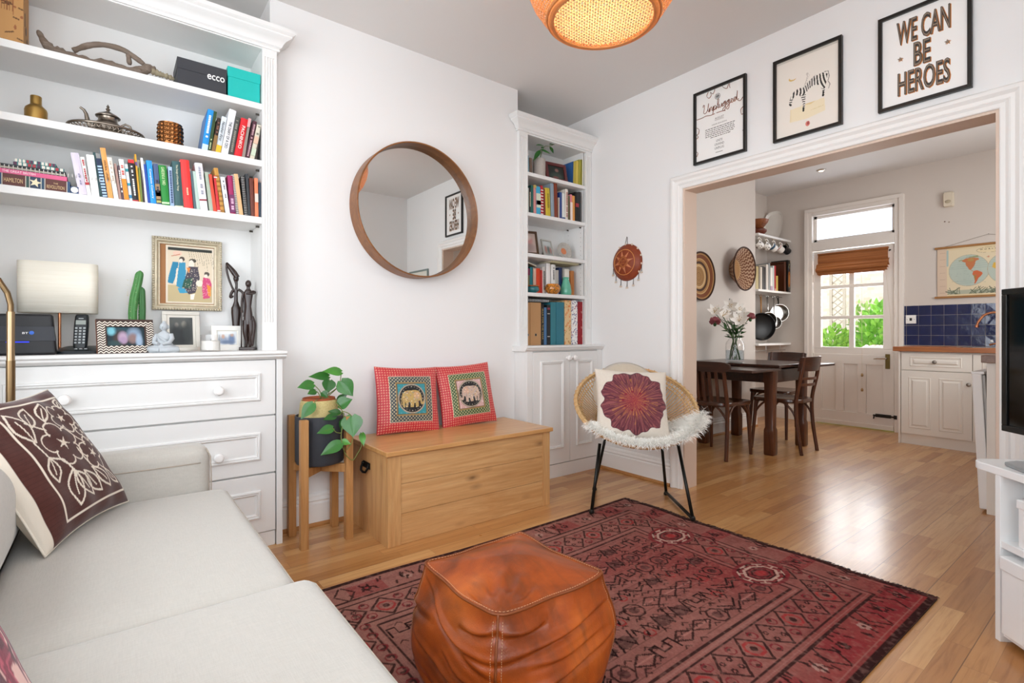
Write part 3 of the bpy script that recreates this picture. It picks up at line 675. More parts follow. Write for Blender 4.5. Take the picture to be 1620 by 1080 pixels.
# driftwood
t = thing('driftwood', 'long weathered driftwood branch lying on the top shelf', 'driftwood', (0,0,z))
DW = wood_mat('weathered_wood', '#574839', '#94857a', '#75665a', 'x', 1.3, .8, bump=.6)
q = lambda u, v: at(u, v, 1, YU+.06)-Vector((0,0,z))
def rough_tube(m, pts, rr, n=40, seg=10, amp=.25, seed=1):
    P = [Vector(p) for p in pts]; out = []; ro = []; rs = random.Random(seed)
    for i in range(n):
        s = i/(n-1)*(len(P)-1); k = min(int(s), len(P)-2); f = s-k
        p0, p1, p2, p3 = P[max(k-1,0)], P[k], P[k+1], P[min(k+2,len(P)-1)]
        out.append(.5*((2*p1)+(p2-p0)*f+(2*p0-5*p1+4*p2-p3)*f*f+(3*p1-p0-3*p2+p3)*f**3)); ro.append((rr[k]*(1-f)+rr[k+1]*f)*(1+rs.uniform(-amp,amp)))
    m.tube(out, ro, seg)
m = MB(); rough_tube(m, [q(60,48),q(75,72),q(100,85),q(140,97),q(175,103),q(205,112),q(235,108),q(247,112)], [.006,.017,.02,.015,.021,.017,.018,.008], 44)
rough_tube(m, [q(240,108),q(225,113),q(205,113),q(180,106)], [.01,.016,.014,.008], 20, seed=5)
obj('trunk', m, DW, t, smooth=True)
m = MB(); rough_tube(m, [q(116,80),q(140,72),q(165,71),q(195,79),q(215,92),q(228,102)], [.01,.012,.011,.011,.012,.009], 30, amp=.1, seed=2); rough_tube(m, [q(203,86),q(205,102)], [.01,.009], 6, seed=3); obj('branch', m, DW, t, smooth=True)
m = MB(); rough_tube(m, [q(240,112),q(255,118),q(268,122),q(276,126)], [.018,.014,.011,.005], 24, amp=.35, seed=7); obj('bark', m, mat('pale_bark', '#968a72', .9, var=.3, vs=80, bump=.6), t, smooth=True)
# ---------------------------------------------------------------- second shelf: vase, teapot on tray, copper jar
z = 1.8845
pc = at(57,188,1,YU+.07); r = .031
m = MB().lathe([(0,0),(r,.0),(r+.004,.004),(r+.005,.045),(r+.002,.056),(r-.008,.066),(.019,.070),(.018,.074),(.018,.104),(.0165,.106),(.0155,.104),(.0155,.075),(0,.06)], 40, (pc.x,YU+.07,z)); tag(obj('vase', m, BRASS, smooth=40), 'small brushed brass vase with a stepped neck', 'vase')
pc = at(169,205,1,YU+.115); tx, ty = pc.x, YU+.115
t = thing('serving_tray', 'oval pierced metal tray with a raised rim, under the teapot', 'tray', (tx,ty,z)); t.scale = (1.24,.98,1.35)
m = MB().lathe([(0,.006),(.09,.006),(.098,.008),(.10,.004),(.09,.002),(0,.002)], 48); obj('plate', m, SILVER, t, smooth=40)
m = MB(); n = 44
for i in range(n):
    for s in (1,-1):
        a0 = 2*PI*i/n; a1 = a0+s*2*PI*1.0/n; m.tube([(.094*math.cos(a0),.094*math.sin(a0),.004),(.105*math.cos(a1),.105*math.sin(a1),.022)], .0016, 5)
for rr, zz, w in ((.107,.024,.004),(.095,.004,.0025),(.1,.013,.0012)): m.ring([(rr*math.cos(a),rr*math.sin(a),zz) for a in np.linspace(0,2*PI,49)[:-1]], w, 6)
obj('pierced_rim', m, SILVER, t, smooth=True)
for k in range(3):
    a = k*2*PI/3+.5; obj('foot', MB().ball((.085*math.cos(a),.085*math.sin(a),.0025), (.006,.006,.0025)), SILVER, t, smooth=True)
t = thing('teapot', 'tarnished silver teapot with a pointed lid and curved spout, on the tray', 'teapot', (tx+.004,ty,z+.007))
m = MB().lathe([(0,0),(.028,0),(.03,.004),(.024,.008),(.04,.018),(.051,.034),(.052,.046),(.042,.06),(.036,.066),(.034,.078),(.036,.084)], 40); obj('body', m, SILVER, t, smooth=50)
m = MB().lathe([(.0365,.084),(.044,.086),(.045,.089),(.034,.098),(.016,.108),(.006,.114),(.005,.118),(.009,.122),(.005,.127),(.0035,.130),(.006,.134),(.0015,.142),(0,.146)], 36); obj('lid', m, SILVER, t, smooth=50)
m = MB().tube([(-.046,0,.03),(-.062,0,.04),(-.07,0,.06),(-.074,0,.085),(-.082,0,.10),(-.094,0,.108)], [.013,.011,.009,.007,.006,.005], 12); obj('spout', m, SILVER, t, smooth=50)
m = MB().tube([(.046,0,.06),(.062,0,.072),(.078,0,.066),(.086,0,.046),(.078,0,.028),(.054,0,.022)], [.004,.005,.005,.004,.004,.004], 8); obj('handle', m, SILVER, t, smooth=50)
pc = at(269.5,226,1,YU+.06); jr = .0495
m = MB(); N = 40; rows_ = 12
def jarfn(u, v):
    a = 2*PI*u; zz = .098*v; zig = max(0, math.cos(a*9+zz*170)*math.cos(a*9-zz*170))**.6
    rr = jr*(.93+.05*max(0,math.sin(PI*min(max(v,0),1)))**.5) + .0045*zig*(1 if .05 < v < .95 else 0); return (rr*math.cos(a), rr*math.sin(a), zz)
m.grid(161, 61, jarfn); m.lathe([(jr*.93,.098),(jr*.95,.102),(jr*.9,.102),(jr*.88,.01),(0,.008)], 48); m.lathe([(0,0),(jr*.93,0)], 48)
t = obj('candle_jar', m, mat('copper_mirror_glass', '#8a5a34', .16, metal=.95, var=.2, vs=60), smooth=50, loc=(pc.x,YU+.062,z)); tag(t, 'round copper coloured candle jar with a zigzag relief', 'candle jar')
# ================================================================ THINGS ON THE DRAWER CHEST
ZT = .945
# ---- router
t = thing('router', 'black wireless router with a grey band and a small blue light on the chest', 'router', (-.295, 2.72, ZT))
HB = mat('router_black_plastic', '#121216', .45, var=.03); HG = mat('router_grey_band', '#2b2d34', .5, var=.03)
def slab(m, w0, w1, z0, z1, y0, y1, ty0=0, ty1=0, n=6, r=.012):
    """upright slab, narrower at the top: width w0 at z0, w1 at z1"""
    k = m.mark(); m.add([(-w0/2,y0,z0),(w0/2,y0,z0),(w0/2,y1,z0),(-w0/2,y1,z0),(-w1/2,y0+ty0,z1),(w1/2,y0+ty0,z1),(w1/2,y1+ty1,z1),(-w1/2,y1+ty1,z1)], [(0,3,2,1),(4,5,6,7),(0,1,5,4),(1,2,6,5),(2,3,7,6),(3,0,4,7)])
m = MB(); slab(m, .25, .225, .0, .16, .0, .05, .006, 0); obj('body', m, HB, t, bevel=.009, seg=3)
m = MB(); slab(m, .2455, .2325, .055, .112, -.0015, .03, .0022, 0); obj('grey_band', m, HG, t, bevel=.0008)
obj('status_light', MB().box(-.02, .045, -.0015, .002, .0495, .0535), mat('blue_led', '#2a3cff', .4, emit=('#2030ff', .8), var=0), t)
m = MB().ball((.052,.0008,.086), (.009,.002,.009)); obj('emblem', m, mat('emblem_blue', '#2f66c8', .4), t, smooth=True)
m = MB(); text_into(m, 'BT', lambda a, b: (a, -.0012, b), .017, .0075, .034, .086, bold=.01); obj('lettering', m, WHITE, t, fixn=False)
# ---- table lamp
t = thing('table_lamp', 'table lamp with wide cream rectangular fabric shade and thin copper stem', 'lamp', (-.172, 2.90, ZT))
SH_ = NT('slubbed_lamp_fabric'); co = SH_.coord((1.5,1.5,60)); n = SH_.noise(co, 3, 4); SH_.bsdf(SH_.mix(n, lin('#ebe5d4'), lin('#f8f4e8')), .9, bump=(n,.3), spec=.1); SHM = SH_.mat
def rrect(w, d, r, n=6):
    out = []
    for cx, cy, a0 in ((w/2-r,d/2-r,0),(-w/2+r,d/2-r,PI/2),(-w/2+r,-d/2+r,PI),(w/2-r,-d/2+r,1.5*PI)):
        out += [(cx+r*math.cos(a0+PI/2*i/n), cy+r*math.sin(a0+PI/2*i/n)) for i in range(n+1)]
    return out
def loft(m, rings, cap0=True, cap1=True):
    n = len(rings[0]); vs = [p for r in rings for p in r]
    fs = [(i*n+k, i*n+(k+1)%n, (i+1)*n+(k+1)%n, (i+1)*n+k) for i in range(len(rings)-1) for k in range(n)]
    if cap0: fs.append(tuple(range(n))[::-1])
    if cap1: fs.append(tuple(range((len(rings)-1)*n, len(rings)*n)))
    return m.add(vs, fs)
m = MB(); loft(m, [[(x,y,z) for x,y in rrect(.252,.15,.035)] for z in (.17,.38)], False, False)
obj('lamp_shade', m, SHM, t, smooth=40, solid=.003)
m = MB().tube([(0,0,.01),(0,0,.30)], .0055, 12); obj('stem', m, COPPER, t, smooth=40)
m = MB().lathe([(0,0),(.06,0),(.06,.008),(.05,.013),(.01,.016),(0,.016)], 36); obj('base', m, COPPER, t, smooth=40)
m = MB().tube([(-.12,0,.30),(.12,0,.30)], .002, 6).tube([(0,-.07,.30),(0,.07,.30)], .002, 6); obj('shade_spider', m, STEEL, t)
obj('bulb', MB().ball((0,0,.33), (.025,.025,.032)), WHITE, t, smooth=True)
# ---- cordless phone
t = thing('cordless_phone', 'black cordless phone upright in its charging base beside the router', 'phone', (-.10, 2.80, ZT), R(-12))
PB = mat('phone_black_plastic', '#1a2024', .35, var=.04)
m = MB(); k = m.mark()
loft(m, [[(x,y,0) for x,y in rrect(.15,.11,.03)], [(x*1.02,y*1.02,.012) for x,y in rrect(.15,.11,.03)], [(x,y,.012+.012*(1 if y>0 else 0)) for x,y in rrect(.146,.106,.03)], [(x*.8,y*.8,.016+.016*(.5+y/.106)) for x,y in rrect(.146,.106,.03)]])
obj('charging_base', m, PB, t, smooth=40)
h = MB(); k = h.mark(); loft(h, [[(x,y,z) for x,y in rrect(w,d,.010)] for z,w,d in ((0,.044,.02),(.02,.047,.026),(.1,.049,.026),(.14,.046,.024),(.148,.04,.018))]); h.xf(k, Matrix.Translation((-.005,.012,.018)) @ Matrix.Rotation(R(-12),4,'X'))
hs = obj('handset', h, PB, t, smooth=40)
M0 = Matrix.Translation((-.005,.012,.018)) @ Matrix.Rotation(R(-12),4,'X')
m = MB(); k = m.mark(); m.box(-.017,.017,-.0142,-.012,.103,.122); m.xf(k, M0); obj('screen', m, mat('phone_lcd', '#8f968f', .25, var=.02), hs, bevel=.001)
m = MB(); k = m.mark()
for r_ in range(6):
    for c_ in range(3): m.box(-.0175+c_*.0135, -.0095+c_*.0135, -.0147, -.012, .022+r_*.0125, .029+r_*.0125)
m.xf(k, M0); obj('keypad', m, mat('phone_keys', '#b5babb', .4), hs, bevel=.001)
m = MB(); k = m.mark(); m.box(-.008,.008,-.0142,-.012,.128,.131); m.xf(k, M0); obj('speaker_slot', m, mat('phone_keys', '#b5babb'), hs)
m = MB()
for i in range(3): m.box(.02+i*.016-.03, .03+i*.016-.03, -.045, -.037, .0195, .0225)
obj('base_button', m, mat('phone_keys', '#b5babb'), t, bevel=.001)
# ---- photo frames: rails round a print, leaning on an easel back
def photo_frame(name, label, x, y, z, w, h, bw, lean, rz, fmat, canvas, depth=.014, mount=None, group=None, cat='picture frame', easel=True, inlay=None):
    t = thing(name, label, cat, (x,y,z), 0, group, rot=(-lean,0,rz))
    m = MB()
    for a,b,c,d in ((-w/2,w/2,0,bw),(-w/2,w/2,h-bw,h),(-w/2,-w/2+bw,bw,h-bw),(w/2-bw,w/2,bw,h-bw)): m.box(a,b,0,depth,c,d)
    fr = obj('frame', m, fmat, t, bevel=.0012)
    if mount: obj('mount', MB().box(-w/2+bw, w/2-bw, depth*.45, depth*.6, bw, h-bw), mount[0], t)
    g = mount[1] if mount else 0
    iw, ih = w-2*bw-2*g, h-2*bw-2*g
    canvas.sheet('photograph' if easel else 'print', lambda u, v: (-iw/2+iw*u, depth*.42, bw+g+ih*v), PRINT, t)
    obj('backing', MB().box(-w/2+.003, w/2-.003, depth*.62, depth*.98, .003, h-.003), mat('frame_backing', '#5a4636', .8), t)
    if easel:
        m = MB(); L = h*.75; a = lean+R(16); m.add([(-.02,depth,L),(.02,depth,L),(.025,depth+math.tan(lean+R(14))*L/1.0,0+.004),(-.025,depth+math.tan(lean+R(14))*L,0+.004)], [(0,1,2,3)]); obj('easel_back', m, mat('frame_backing', '#5a4636'), t, solid=.003)
    return t, fr
def portrait(nx, ny, w, h, bg, blobs):
    cv = Canvas(nx, ny, w, h, bg); rs = np.random.RandomState(5)
    for b in blobs:
        x, y, rx, ry, c = b[:5]
        d = ((cv.X-x*w)/(rx*w))**2+((cv.Y-y*h)/(ry*h))**2; cv.put(np.clip((1.35-d)*.9, 0, 1), c, b[5] if len(b) > 5 else .9)
    return cv
cv = portrait(80, 60, .12, .08, '#20343c', [(.12,.8,.14,.25,'#7fc6d6'),(.4,.85,.2,.2,'#2a4a55'),(.36,.35,.2,.5,'#4a3530'),(.42,.45,.14,.33,'#b9a0b8'),(.42,.3,.12,.2,'#a58aa8'),(.72,.6,.2,.42,'#8aa0b8'),(.68,.4,.14,.3,'#8a6a62'),(.85,.25,.1,.4,'#9fb4cc'),(.2,.1,.2,.2,'#2f4a4c')])
HM = mat('dark_inlay_wood', '#3c2820', .45)
t, fr = photo_frame('photo_frame', 'wide photo frame with black and bone herringbone inlay, in front of the cactus', .055, 2.735, ZT, .2, .15, .034, R(14), R(10), HM, cv, .016)
obj('edge_band', MB().box(-.1004, -.0995, .001, .015, .001, .149), mat('reddish_frame_edge', '#7c4a30', .5), t)
m = MB(); bone = mat('bone_inlay', '#e9dfd2', .4)
s = .0106
for i in range(0, 11):
    for j in range(0, 14):
        for k, sg in ((0,1),(1,-1)):
            x = -.098+i*.0179+k*.00895; z_ = .001+j*s
            if x+.0088 > .0995 or z_+.0125 > .1495: continue
            if -.066-.0075 < x < .066-.001 and .034-.0115 < z_ < .116-.0005: continue
            za, zb = (z_, z_+.0072) if sg > 0 else (z_+.0072, z_)
            m.add([(x,-.0006,za),(x+.0088,-.0006,zb),(x+.0088,-.0006,zb+.0048),(x,-.0006,za+.0048)], [(0,1,2,3)])
obj('herringbone_inlay', m, bone, fr, fixn=False)
cv = portrait(60, 80, .1, .13, '#4a4d4c', [(.4,.85,.5,.3,'#5d605e'),(.3,.72,.09,.1,'#8d8a84'),(.62,.75,.12,.13,'#8d8a80'),(.5,.3,.4,.4,'#2c2f30'),(.25,.4,.2,.35,'#353839'),(.75,.45,.2,.4,'#3c4040')])
photo_frame('photo_frame', 'upright silver photo frame with a dark black and white photograph, behind the stone figure', .272, 2.945, ZT, .156, .195, .018, R(9), R(4), mat('brushed_silver_wood', '#c9c4ba', .35, metal=.35, var=.08), cv, .014, (mat('cream_mount', '#e6e1d6', .7), .012))
cv = portrait(60, 44, .08, .06, '#dfe2e4', [(.3,.35,.3,.3,'#8c9bb4'),(.28,.62,.1,.18,'#c7a28c'),(.72,.4,.2,.45,'#5f789f'),(.74,.75,.1,.16,'#c7a694'),(.5,.2,.4,.15,'#6f7f9c'),(.5,.9,.5,.12,'#f0f2f2')])
photo_frame('photo_frame', 'small white photo frame holding a pale picture of two people, right of the candle', .463, 2.905, ZT, .142, .125, .024, R(10), R(2), mat('white_frame', '#f1eee8', .4), cv, .014, (mat('cream_mount', '#e6e1d6'), .004))
# ---- gilt picture on the back panel
cv = Canvas(110, 140, .215, .285, '#e8ddca')
cv.rect(0,0,.215,.285,'#e6dac6'); cv.rect(.008,.008,.207,.09,'#c6b48a'); cv.rect(.008,.262,.207,.275,'#32352f'); cv.rect(.008,.09,.207,.262,'#e3d3ba')
for i in range(11): cv.line([(.10+i*.01,.26),(.105+i*.0105,.235-.004*(i%3)),(.108+i*.0105+.004*(i%2),.205-.012*(i%4))], .0014, '#8d8168')
cv.ell(.05,.247,.02,.013,'#efc9b4'); cv.line([(.025,.232),(.06,.243)], .004, '#c9805f')
cv.poly([(.03,.205),(.055,.205),(.05,.15),(.03,.095),(.008,.10),(.012,.13)],'#2c86ab'); cv.poly([(.058,.205),(.085,.205),(.088,.14),(.07,.07),(.045,.085),(.05,.13)],'#3a93b8'); cv.poly([(.05,.075),(.1,.075),(.095,.052),(.06,.05)],'#3f9fc4'); cv.line([(.05,.17),(.042,.10)], .008, '#ece0cf')
cv.ell(.07,.22,.012,.012,'#4c4038'); cv.ell(.066,.212,.008,.01,'#f3e6d8'); cv.ell(.118,.215,.016,.01,'#4d473a'); cv.ell(.112,.198,.012,.02,'#f1e5d6')
cv.poly([(.10,.185),(.14,.185),(.15,.13),(.13,.055),(.10,.045),(.075,.085),(.085,.13)],'#4b4550'); cv.poly([(.08,.12),(.12,.13),(.11,.075),(.07,.08)],'#2f5a4a'); cv.poly([(.09,.18),(.108,.18),(.10,.15)],'#e08a45')
rs = random.Random(2)
for i in range(60): cv.ell(rs.uniform(.085,.14), rs.uniform(.06,.17), .0018, .0018, '#d9ccb8')
cv.poly([(.108,.045),(.128,.05),(.122,.02),(.108,.02)],'#f3ece0'); cv.ell(.148,.103,.016,.016,'#efe6d4')
cv.poly([(.165,.135),(.195,.13),(.205,.10),(.195,.03),(.165,.025),(.16,.08)],'#d24f7a'); cv.poly([(.182,.1),(.2,.09),(.2,.04),(.188,.04)],'#e8923c'); cv.ell(.182,.152,.012,.012,'#5b5148'); cv.ell(.178,.142,.008,.009,'#f1e4d6')
for i in range(30): cv.ell(rs.uniform(.163,.195), rs.uniform(.035,.125), .0016, .0016, '#f0b0c0')
GW, GH = .295, .355
t = thing('framed_print', 'old print of robed figures in an ornate silver gilt frame on the bookcase back', 'picture', (.302, UB-.012, 1.143))
m = MB(); GILT = mat('worn_silver_gilt', '#cbbfa6', .42, metal=.4, var=.25, vs=60, bump=.5, bs=160)
pr = [(0,0),(0,-.020),(.006,-.026),(.012,-.022),(.018,-.024),(.026,-.014),(.032,-.012),(.034,0)]
cs = [((-GW/2,0),(1,1)),((GW/2,0),(-1,1)),((GW/2,GH),(-1,-1)),((-GW/2,GH),(1,-1))]; n = len(pr)
vs = [(cx+sx*d, h, cz+sz*d) for (cx,cz),(sx,sz) in cs for d,h in pr]; m.add(vs, [(i*n+k,i*n+k+1,((i+1)%4)*n+k+1,((i+1)%4)*n+k) for i in range(4) for k in range(n-1)])
fr = obj('frame', m, GILT, t, smooth=30)
m = MB()
for i in range(26):
    for zz in (.006, GH-.006): m.ball((-GW/2+.006+i*(GW-.012)/25, -.024, zz), (.0055,.006,.006), 8, 6)
for i in range(31):
    for xx in (-GW/2+.006, GW/2-.006): m.ball((xx, -.024, .006+i*(GH-.012)/30), (.006,.006,.0055), 8, 6)
obj('beading', m, GILT, fr, smooth=True)
obj('mount_board', MB().box(-GW/2+.03, GW/2-.03, -.004, -.001, .03, GH-.03), mat('brown_slip', '#a9754a', .7), t)
cv.sheet('print', lambda u, v: (-GW/2+.056+.205*u, -.0055, .036+.283*v), PRINT, t)
# ---- cactus in a pot
t = thing('potted_cactus', 'tall green ribbed cactus with a short side stem, behind the herringbone frame', 'cactus', (.092, 2.93, ZT))
CG = mat('cactus_green', '#4f8a4b', .55, var=.2, vs=20)
def ribbed(m, pts, rr, ribs=6, n=26):
    P = [Vector(p) for p in pts]; seg = ribs*6; k0 = m.mark(); cs = []
    m.tube([P[0]+(P[-1]-P[0])*0]*2, .001, 3) if False else None
    rings = []
    for i in range(n):
        f = i/(n-1); s = f*(len(P)-1); k = min(int(s), len(P)-2); q = P[k].lerp(P[k+1], s-k); rad = rr*min(1, math.sqrt(max(1-((f-.9)/.1)**2, .02)) if f > .9 else 1)*(.9+.1*math.sin(f*3))
        rings.append([q+Vector((math.cos(a),math.sin(a),0))*rad*(.8+.2*abs(math.cos(ribs*a/2))) for a in np.linspace(0,2*PI,seg+1)[:-1]])
    loft(m, rings)
m = MB(); ribbed(m, [(-.012,0,.09),(-.014,0,.18),(-.008,0,.25),(.006,0,.32),(.014,0,.375)], .0175); obj('stem', m, CG, t, smooth=50)
m = MB(); ribbed(m, [(.02,.006,.09),(.022,.006,.2),(.02,.006,.30)], .0145); obj('stem', m, mat('cactus_dark_green', '#3f7240', .55, var=.2, vs=20), t, smooth=50)
m = MB()
rs = random.Random(1)
for i in range(90):
    a = rs.choice(range(6))*PI/3; zz = rs.uniform(.1,.34); m.tube([(-.012+.0175*math.cos(a),.0175*math.sin(a),zz),(-.012+.023*math.cos(a),.023*math.sin(a),zz+.003)], .0005, 4)
obj('spines', m, mat('cactus_spines', '#d9cfae', .6), t)
m = MB().lathe([(0,0),(.036,0),(.046,.08),(.049,.08),(.049,.09),(.043,.09),(.04,.07),(0,.07)], 32); obj('pot', m, mat('terracotta', '#a8623f', .8, var=.1), t, smooth=40)
obj('soil', MB().lathe([(0,.078),(.043,.078)], 24), mat('soil', '#3b2a1e', .95, var=.3, vs=90), t)
# ---- seated stone figure
t = thing('stone_figurine', 'small grey stone seated figure with folded hands in front of the silver frame', 'figurine', (.185, 2.725, ZT), R(-28))
ST = mat('grey_stone', '#b4b9bd', .8, var=.12, vs=50, bump=.3, bs=120)
m = MB(); loft(m, [[(x,y,z) for x,y in rrect(w,d,min(w,d)*.48)] for z,w,d in ((0,.115,.07),(.012,.118,.072),(.026,.108,.066),(.034,.07,.052),(.05,.05,.038),(.07,.056,.038),(.082,.052,.034),(.09,.03,.024),(.094,.018,.018),(.1,.017,.018))])
m.ball((0,-.002,.114), (.0155,.017,.019), 16, 12); m.ball((0,0,.132), (.008,.008,.008)); m.ball((0,-.018,.112), (.003,.004,.005), 8, 6)
for s in (-1,1):
    m.tube([(s*.026,0,.08),(s*.034,-.006,.062),(s*.03,-.022,.044),(s*.008,-.034,.038)], [.010,.0095,.009,.007], 10)
    m.tube([(s*.03,.004,.02),(s*.05,-.012,.016),(s*.03,-.034,.014),(s*.0,-.038,.013)], [.014,.015,.013,.010], 10); m.ball((s*.0165,0,.112), (.003,.005,.009), 8, 6)
obj('body', m, ST, t, smooth=50)
m = MB()
for i in range(5): m.tube([(-.024+i*.004,-.018-.001*i,.082-.006*i),(-.002+i*.004,-.023,.066-.004*i),(.022,-.02,.056-.003*i)], .0016, 6)
obj('robe_fold', m, ST, t, smooth=True)
# ---- candle in a glass
t = thing('candle', 'white candle in a clear glass tumbler between the two small frames', 'candle', (.372, 2.80, ZT))
m = MB().lathe([(0,0),(.040,0),(.0415,.003),(.0415,.078),(.0395,.078),(.0395,.006),(0,.006)], 36); obj('glass', m, GLASS, t, smooth=40)
m = MB().lathe([(0,.0065),(.0388,.0065),(.0388,.048),(.036,.05),(0,.0485)], 36); w_ = obj('wax', m, mat('candle_wax', '#f2efe9', .5, var=.01), t, smooth=40)
obj('wick', MB().tube([(0,0,.048),(.001,0,.058)], .001, 6), BLACK, w_)
# ---- two carved wood figures
EB = mat('dark_carved_wood', '#2c1a15', .3, var=.2, vs=30, coat=.2)
t = thing('carved_figure', 'tall slender dark wood carving with one arm raised over the head', 'sculpture', (.507, 2.955, ZT), R(-25))
m = MB(); loft(m, [[(x,y,z) for x,y in rrect(w,d,min(w,d)*.49)] for z,w,d in ((0,.034,.03),(.05,.03,.026),(.12,.034,.028),(.19,.046,.034),(.215,.045,.032),(.225,.034,.026),(.25,.018,.016),(.29,.016,.014),(.31,.024,.016))])
rough_tube(m, [(0,0,.305),(.002,0,.335),(-.002,0,.36)], [.007,.006,.01], 8, amp=0); m.ball((.0,0,.365), (.013,.012,.018)); rough_tube(m, [(.006,0,.372),(-.012,0,.40),(-.034,0,.43),(-.044,0,.447)], [.013,.014,.010,.004], 14, amp=0)
rough_tube(m, [(-.044,0,.445),(-.044,0,.41),(-.034,0,.365),(-.02,0,.325),(-.01,0,.305)], [.005,.005,.0055,.005,.006], 20, amp=0)
rough_tube(m, [(.01,0,.31),(.03,0,.295),(.04,0,.25),(.041,0,.19),(.038,0,.17)], [.007,.006,.006,.0065,.006], 18, amp=0); rough_tube(m, [(-.01,0,.31),(-.022,0,.29),(-.024,-.006,.27),(-.01,-.012,.275)], [.008,.007,.007,.005], 12, amp=0)
obj('body', m, EB, t, smooth=50); obj('base', MB().lathe([(0,0),(.028,0),(.028,.012),(.02,.016),(0,.016)], 24), EB, t, smooth=40)
t = thing('carved_figure', 'shorter dark wood carving of a thin standing woman holding a staff', 'sculpture', (.548, 2.87, ZT), R(-25))
m = MB(); m.ball((0,0,.335), (.014,.015,.019), 14, 10); rough_tube(m, [(0,0,.32),(0,0,.3)], [.008,.009], 6, amp=0)
loft(m, [[(x,y,z) for x,y in rrect(w,d,min(w,d)*.49)] for z,w,d in ((.13,.036,.026),(.16,.042,.03),(.19,.036,.026),(.22,.026,.02),(.25,.034,.024),(.285,.044,.026),(.302,.03,.02),(.31,.015,.014))])
for s in (-1,1): rough_tube(m, [(s*.011,0,.15),(s*.013,-.002,.09),(s*.008,-.002,.05),(s*.009,-.002,.022)], [.016,.013,.008,.006], 14, amp=0); m.ball((s*.009,-.006,.018), (.006,.012,.005), 8, 6)
rough_tube(m, [(-.02,0,.295),(-.028,0,.26),(-.03,-.004,.215),(-.027,-.01,.19)], [.008,.006,.0055,.006], 14, amp=0); rough_tube(m, [(.02,0,.295),(.032,-.006,.292),(.02,-.014,.285),(-.006,-.016,.285)], [.008,.007,.006,.005], 12, amp=0)
rough_tube(m, [(.014,.004,.17),(.024,.002,.13),(.02,0,.06),(.018,0,.02)], [.01,.012,.010,.006], 14, amp=0)
obj('body', m, EB, t, smooth=50)
m = MB(); rough_tube(m, [(-.03,-.008,.016),(-.029,-.01,.1),(-.029,-.010,.2),(-.027,-.008,.262)], [.004,.0035,.0035,.004], 16, amp=.1); obj('staff', m, EB, t, smooth=True)
obj('base', MB().box(-.038,.034,-.026,.024,0,.016), EB, t, bevel=.003)
# ================================================================ SOFA, CUSHIONS, FLOOR LAMP
LIN = fabric_mat('oatmeal_linen', '#bbb6ae', 330)
t = thing('sofa', 'oatmeal linen sofa with two flat seat cushions and a low padded arm', 'sofa', (0,0,0))
def soft_box(name, x0, x1, y0, y1, z0, z1, r, parent, crown=.0, m=LIN, n=5, nx=14, ny=14, welt=None):
    """upholstered block: rounded edges, a slightly crowned top"""
    mb = MB(); cx, cy, cz = (x0+x1)/2, (y0+y1)/2, (z0+z1)/2; hx, hy, hz = (x1-x0)/2, (y1-y0)/2, (z1-z0)/2
    def side(ax, sg):
        o = [a for a in range(3) if a != ax]; H = (hx,hy,hz); N = 18
        def fn(u, v):
            p = [0,0,0]; p[ax] = sg*H[ax]
            for a, q in ((o[0],u),(o[1],v)):
                e = r/H[a]/1.0; s = q*2-1
                p[a] = H[a]*s
            c = [max(-(H[i]-r), min(H[i]-r, p[i])) for i in range(3)]
            d = Vector([p[i]-c[i] for i in range(3)])
            if d.length > 1e-9: d = d.normalized()*r
            q = Vector(c)+d
            if crown and q.z > 0: q.z += crown*(1-(q.x/hx)**2)*(1-(q.y/hy)**2)*(q.z/hz)
            return (cx+q.x, cy+q.y, cz+q.z)
        def warp(fn):
            # denser sampling near the rounded edges
            def g(u, v):
                f = lambda q: .5-.5*math.cos(PI*q)
                return fn(f(u), f(v))
            return g
        mb.grid(N+6, N+6, warp(fn))
    for ax in range(3):
        for sg in (-1,1): side(ax, sg)
    o = obj(name, mb, m, parent, smooth=True); return o
SX0, SX1 = -.78, .345
soft_box('base', SX0, SX1-.03, .27, 2.34, .0, .30, .02, t)
s1 = soft_box('seat_cushion', -.22, SX1, 1.243, 2.195, .285, .455, .035, t, .018)
s2 = soft_box('seat_cushion', -.22, SX1+.03, .29, 1.238, .285, .47, .035, t, .02)
def welt(name, x0, x1, y0, y1, z, parent):
    pts = [(x0,y0,z),(x1-.02,y0,z),(x1-.006,y0+.006,z),(x1,y0+.02,z),(x1,y1-.02,z),(x1-.006,y1-.006,z),(x1-.02,y1,z),(x0,y1,z)]
    obj(name, MB().tube(pts, .0028, 8), mat('linen_piping', '#b9b2a7', .85, var=.05), parent, smooth=True)
welt('piping', -.15, SX1-.004, 1.25, 2.188, .437, s1); welt('piping', -.15, SX1+.026, .297, 1.231, .452, s2)
a1 = soft_box('arm', -.70, .295, 2.195, 2.335, .26, .612, .045, t, .004)
obj('arm_seam', MB().tube([(-.65,2.1945,.55),(-.3,2.194,.553),(.2,2.194,.553),(.26,2.1955,.553)], .0022, 6), mat('linen_seam', '#a89d90', .9, var=.05), a1, smooth=True)
obj('arm_seam', MB().tube([(.2935,2.2,.30),(.2955,2.205,.5),(.2935,2.21,.57),(.28,2.215,.602)], .0022, 6), mat('linen_seam', '#a89d90'), a1, smooth=True)
soft_box('arm', -.70, .295, .13, .275, .26, .60, .045, t, .004)
soft_box('back', SX0, -.52, .20, 2.30, .26, .80, .06, t, .0)
soft_box('back_cushion', -.54, -.188, 1.25, 2.17, .44, .715, .10, t, .02)
soft_box('back_cushion', -.54, -.20, .30, 1.235, .44, .715, .10, t, .02)
for x in (-.70, .22):
    for y in (.33, 2.27): obj('foot', MB().box(x-.02,x+.02,y-.02,y+.02,0,.03), DARKZ, t)
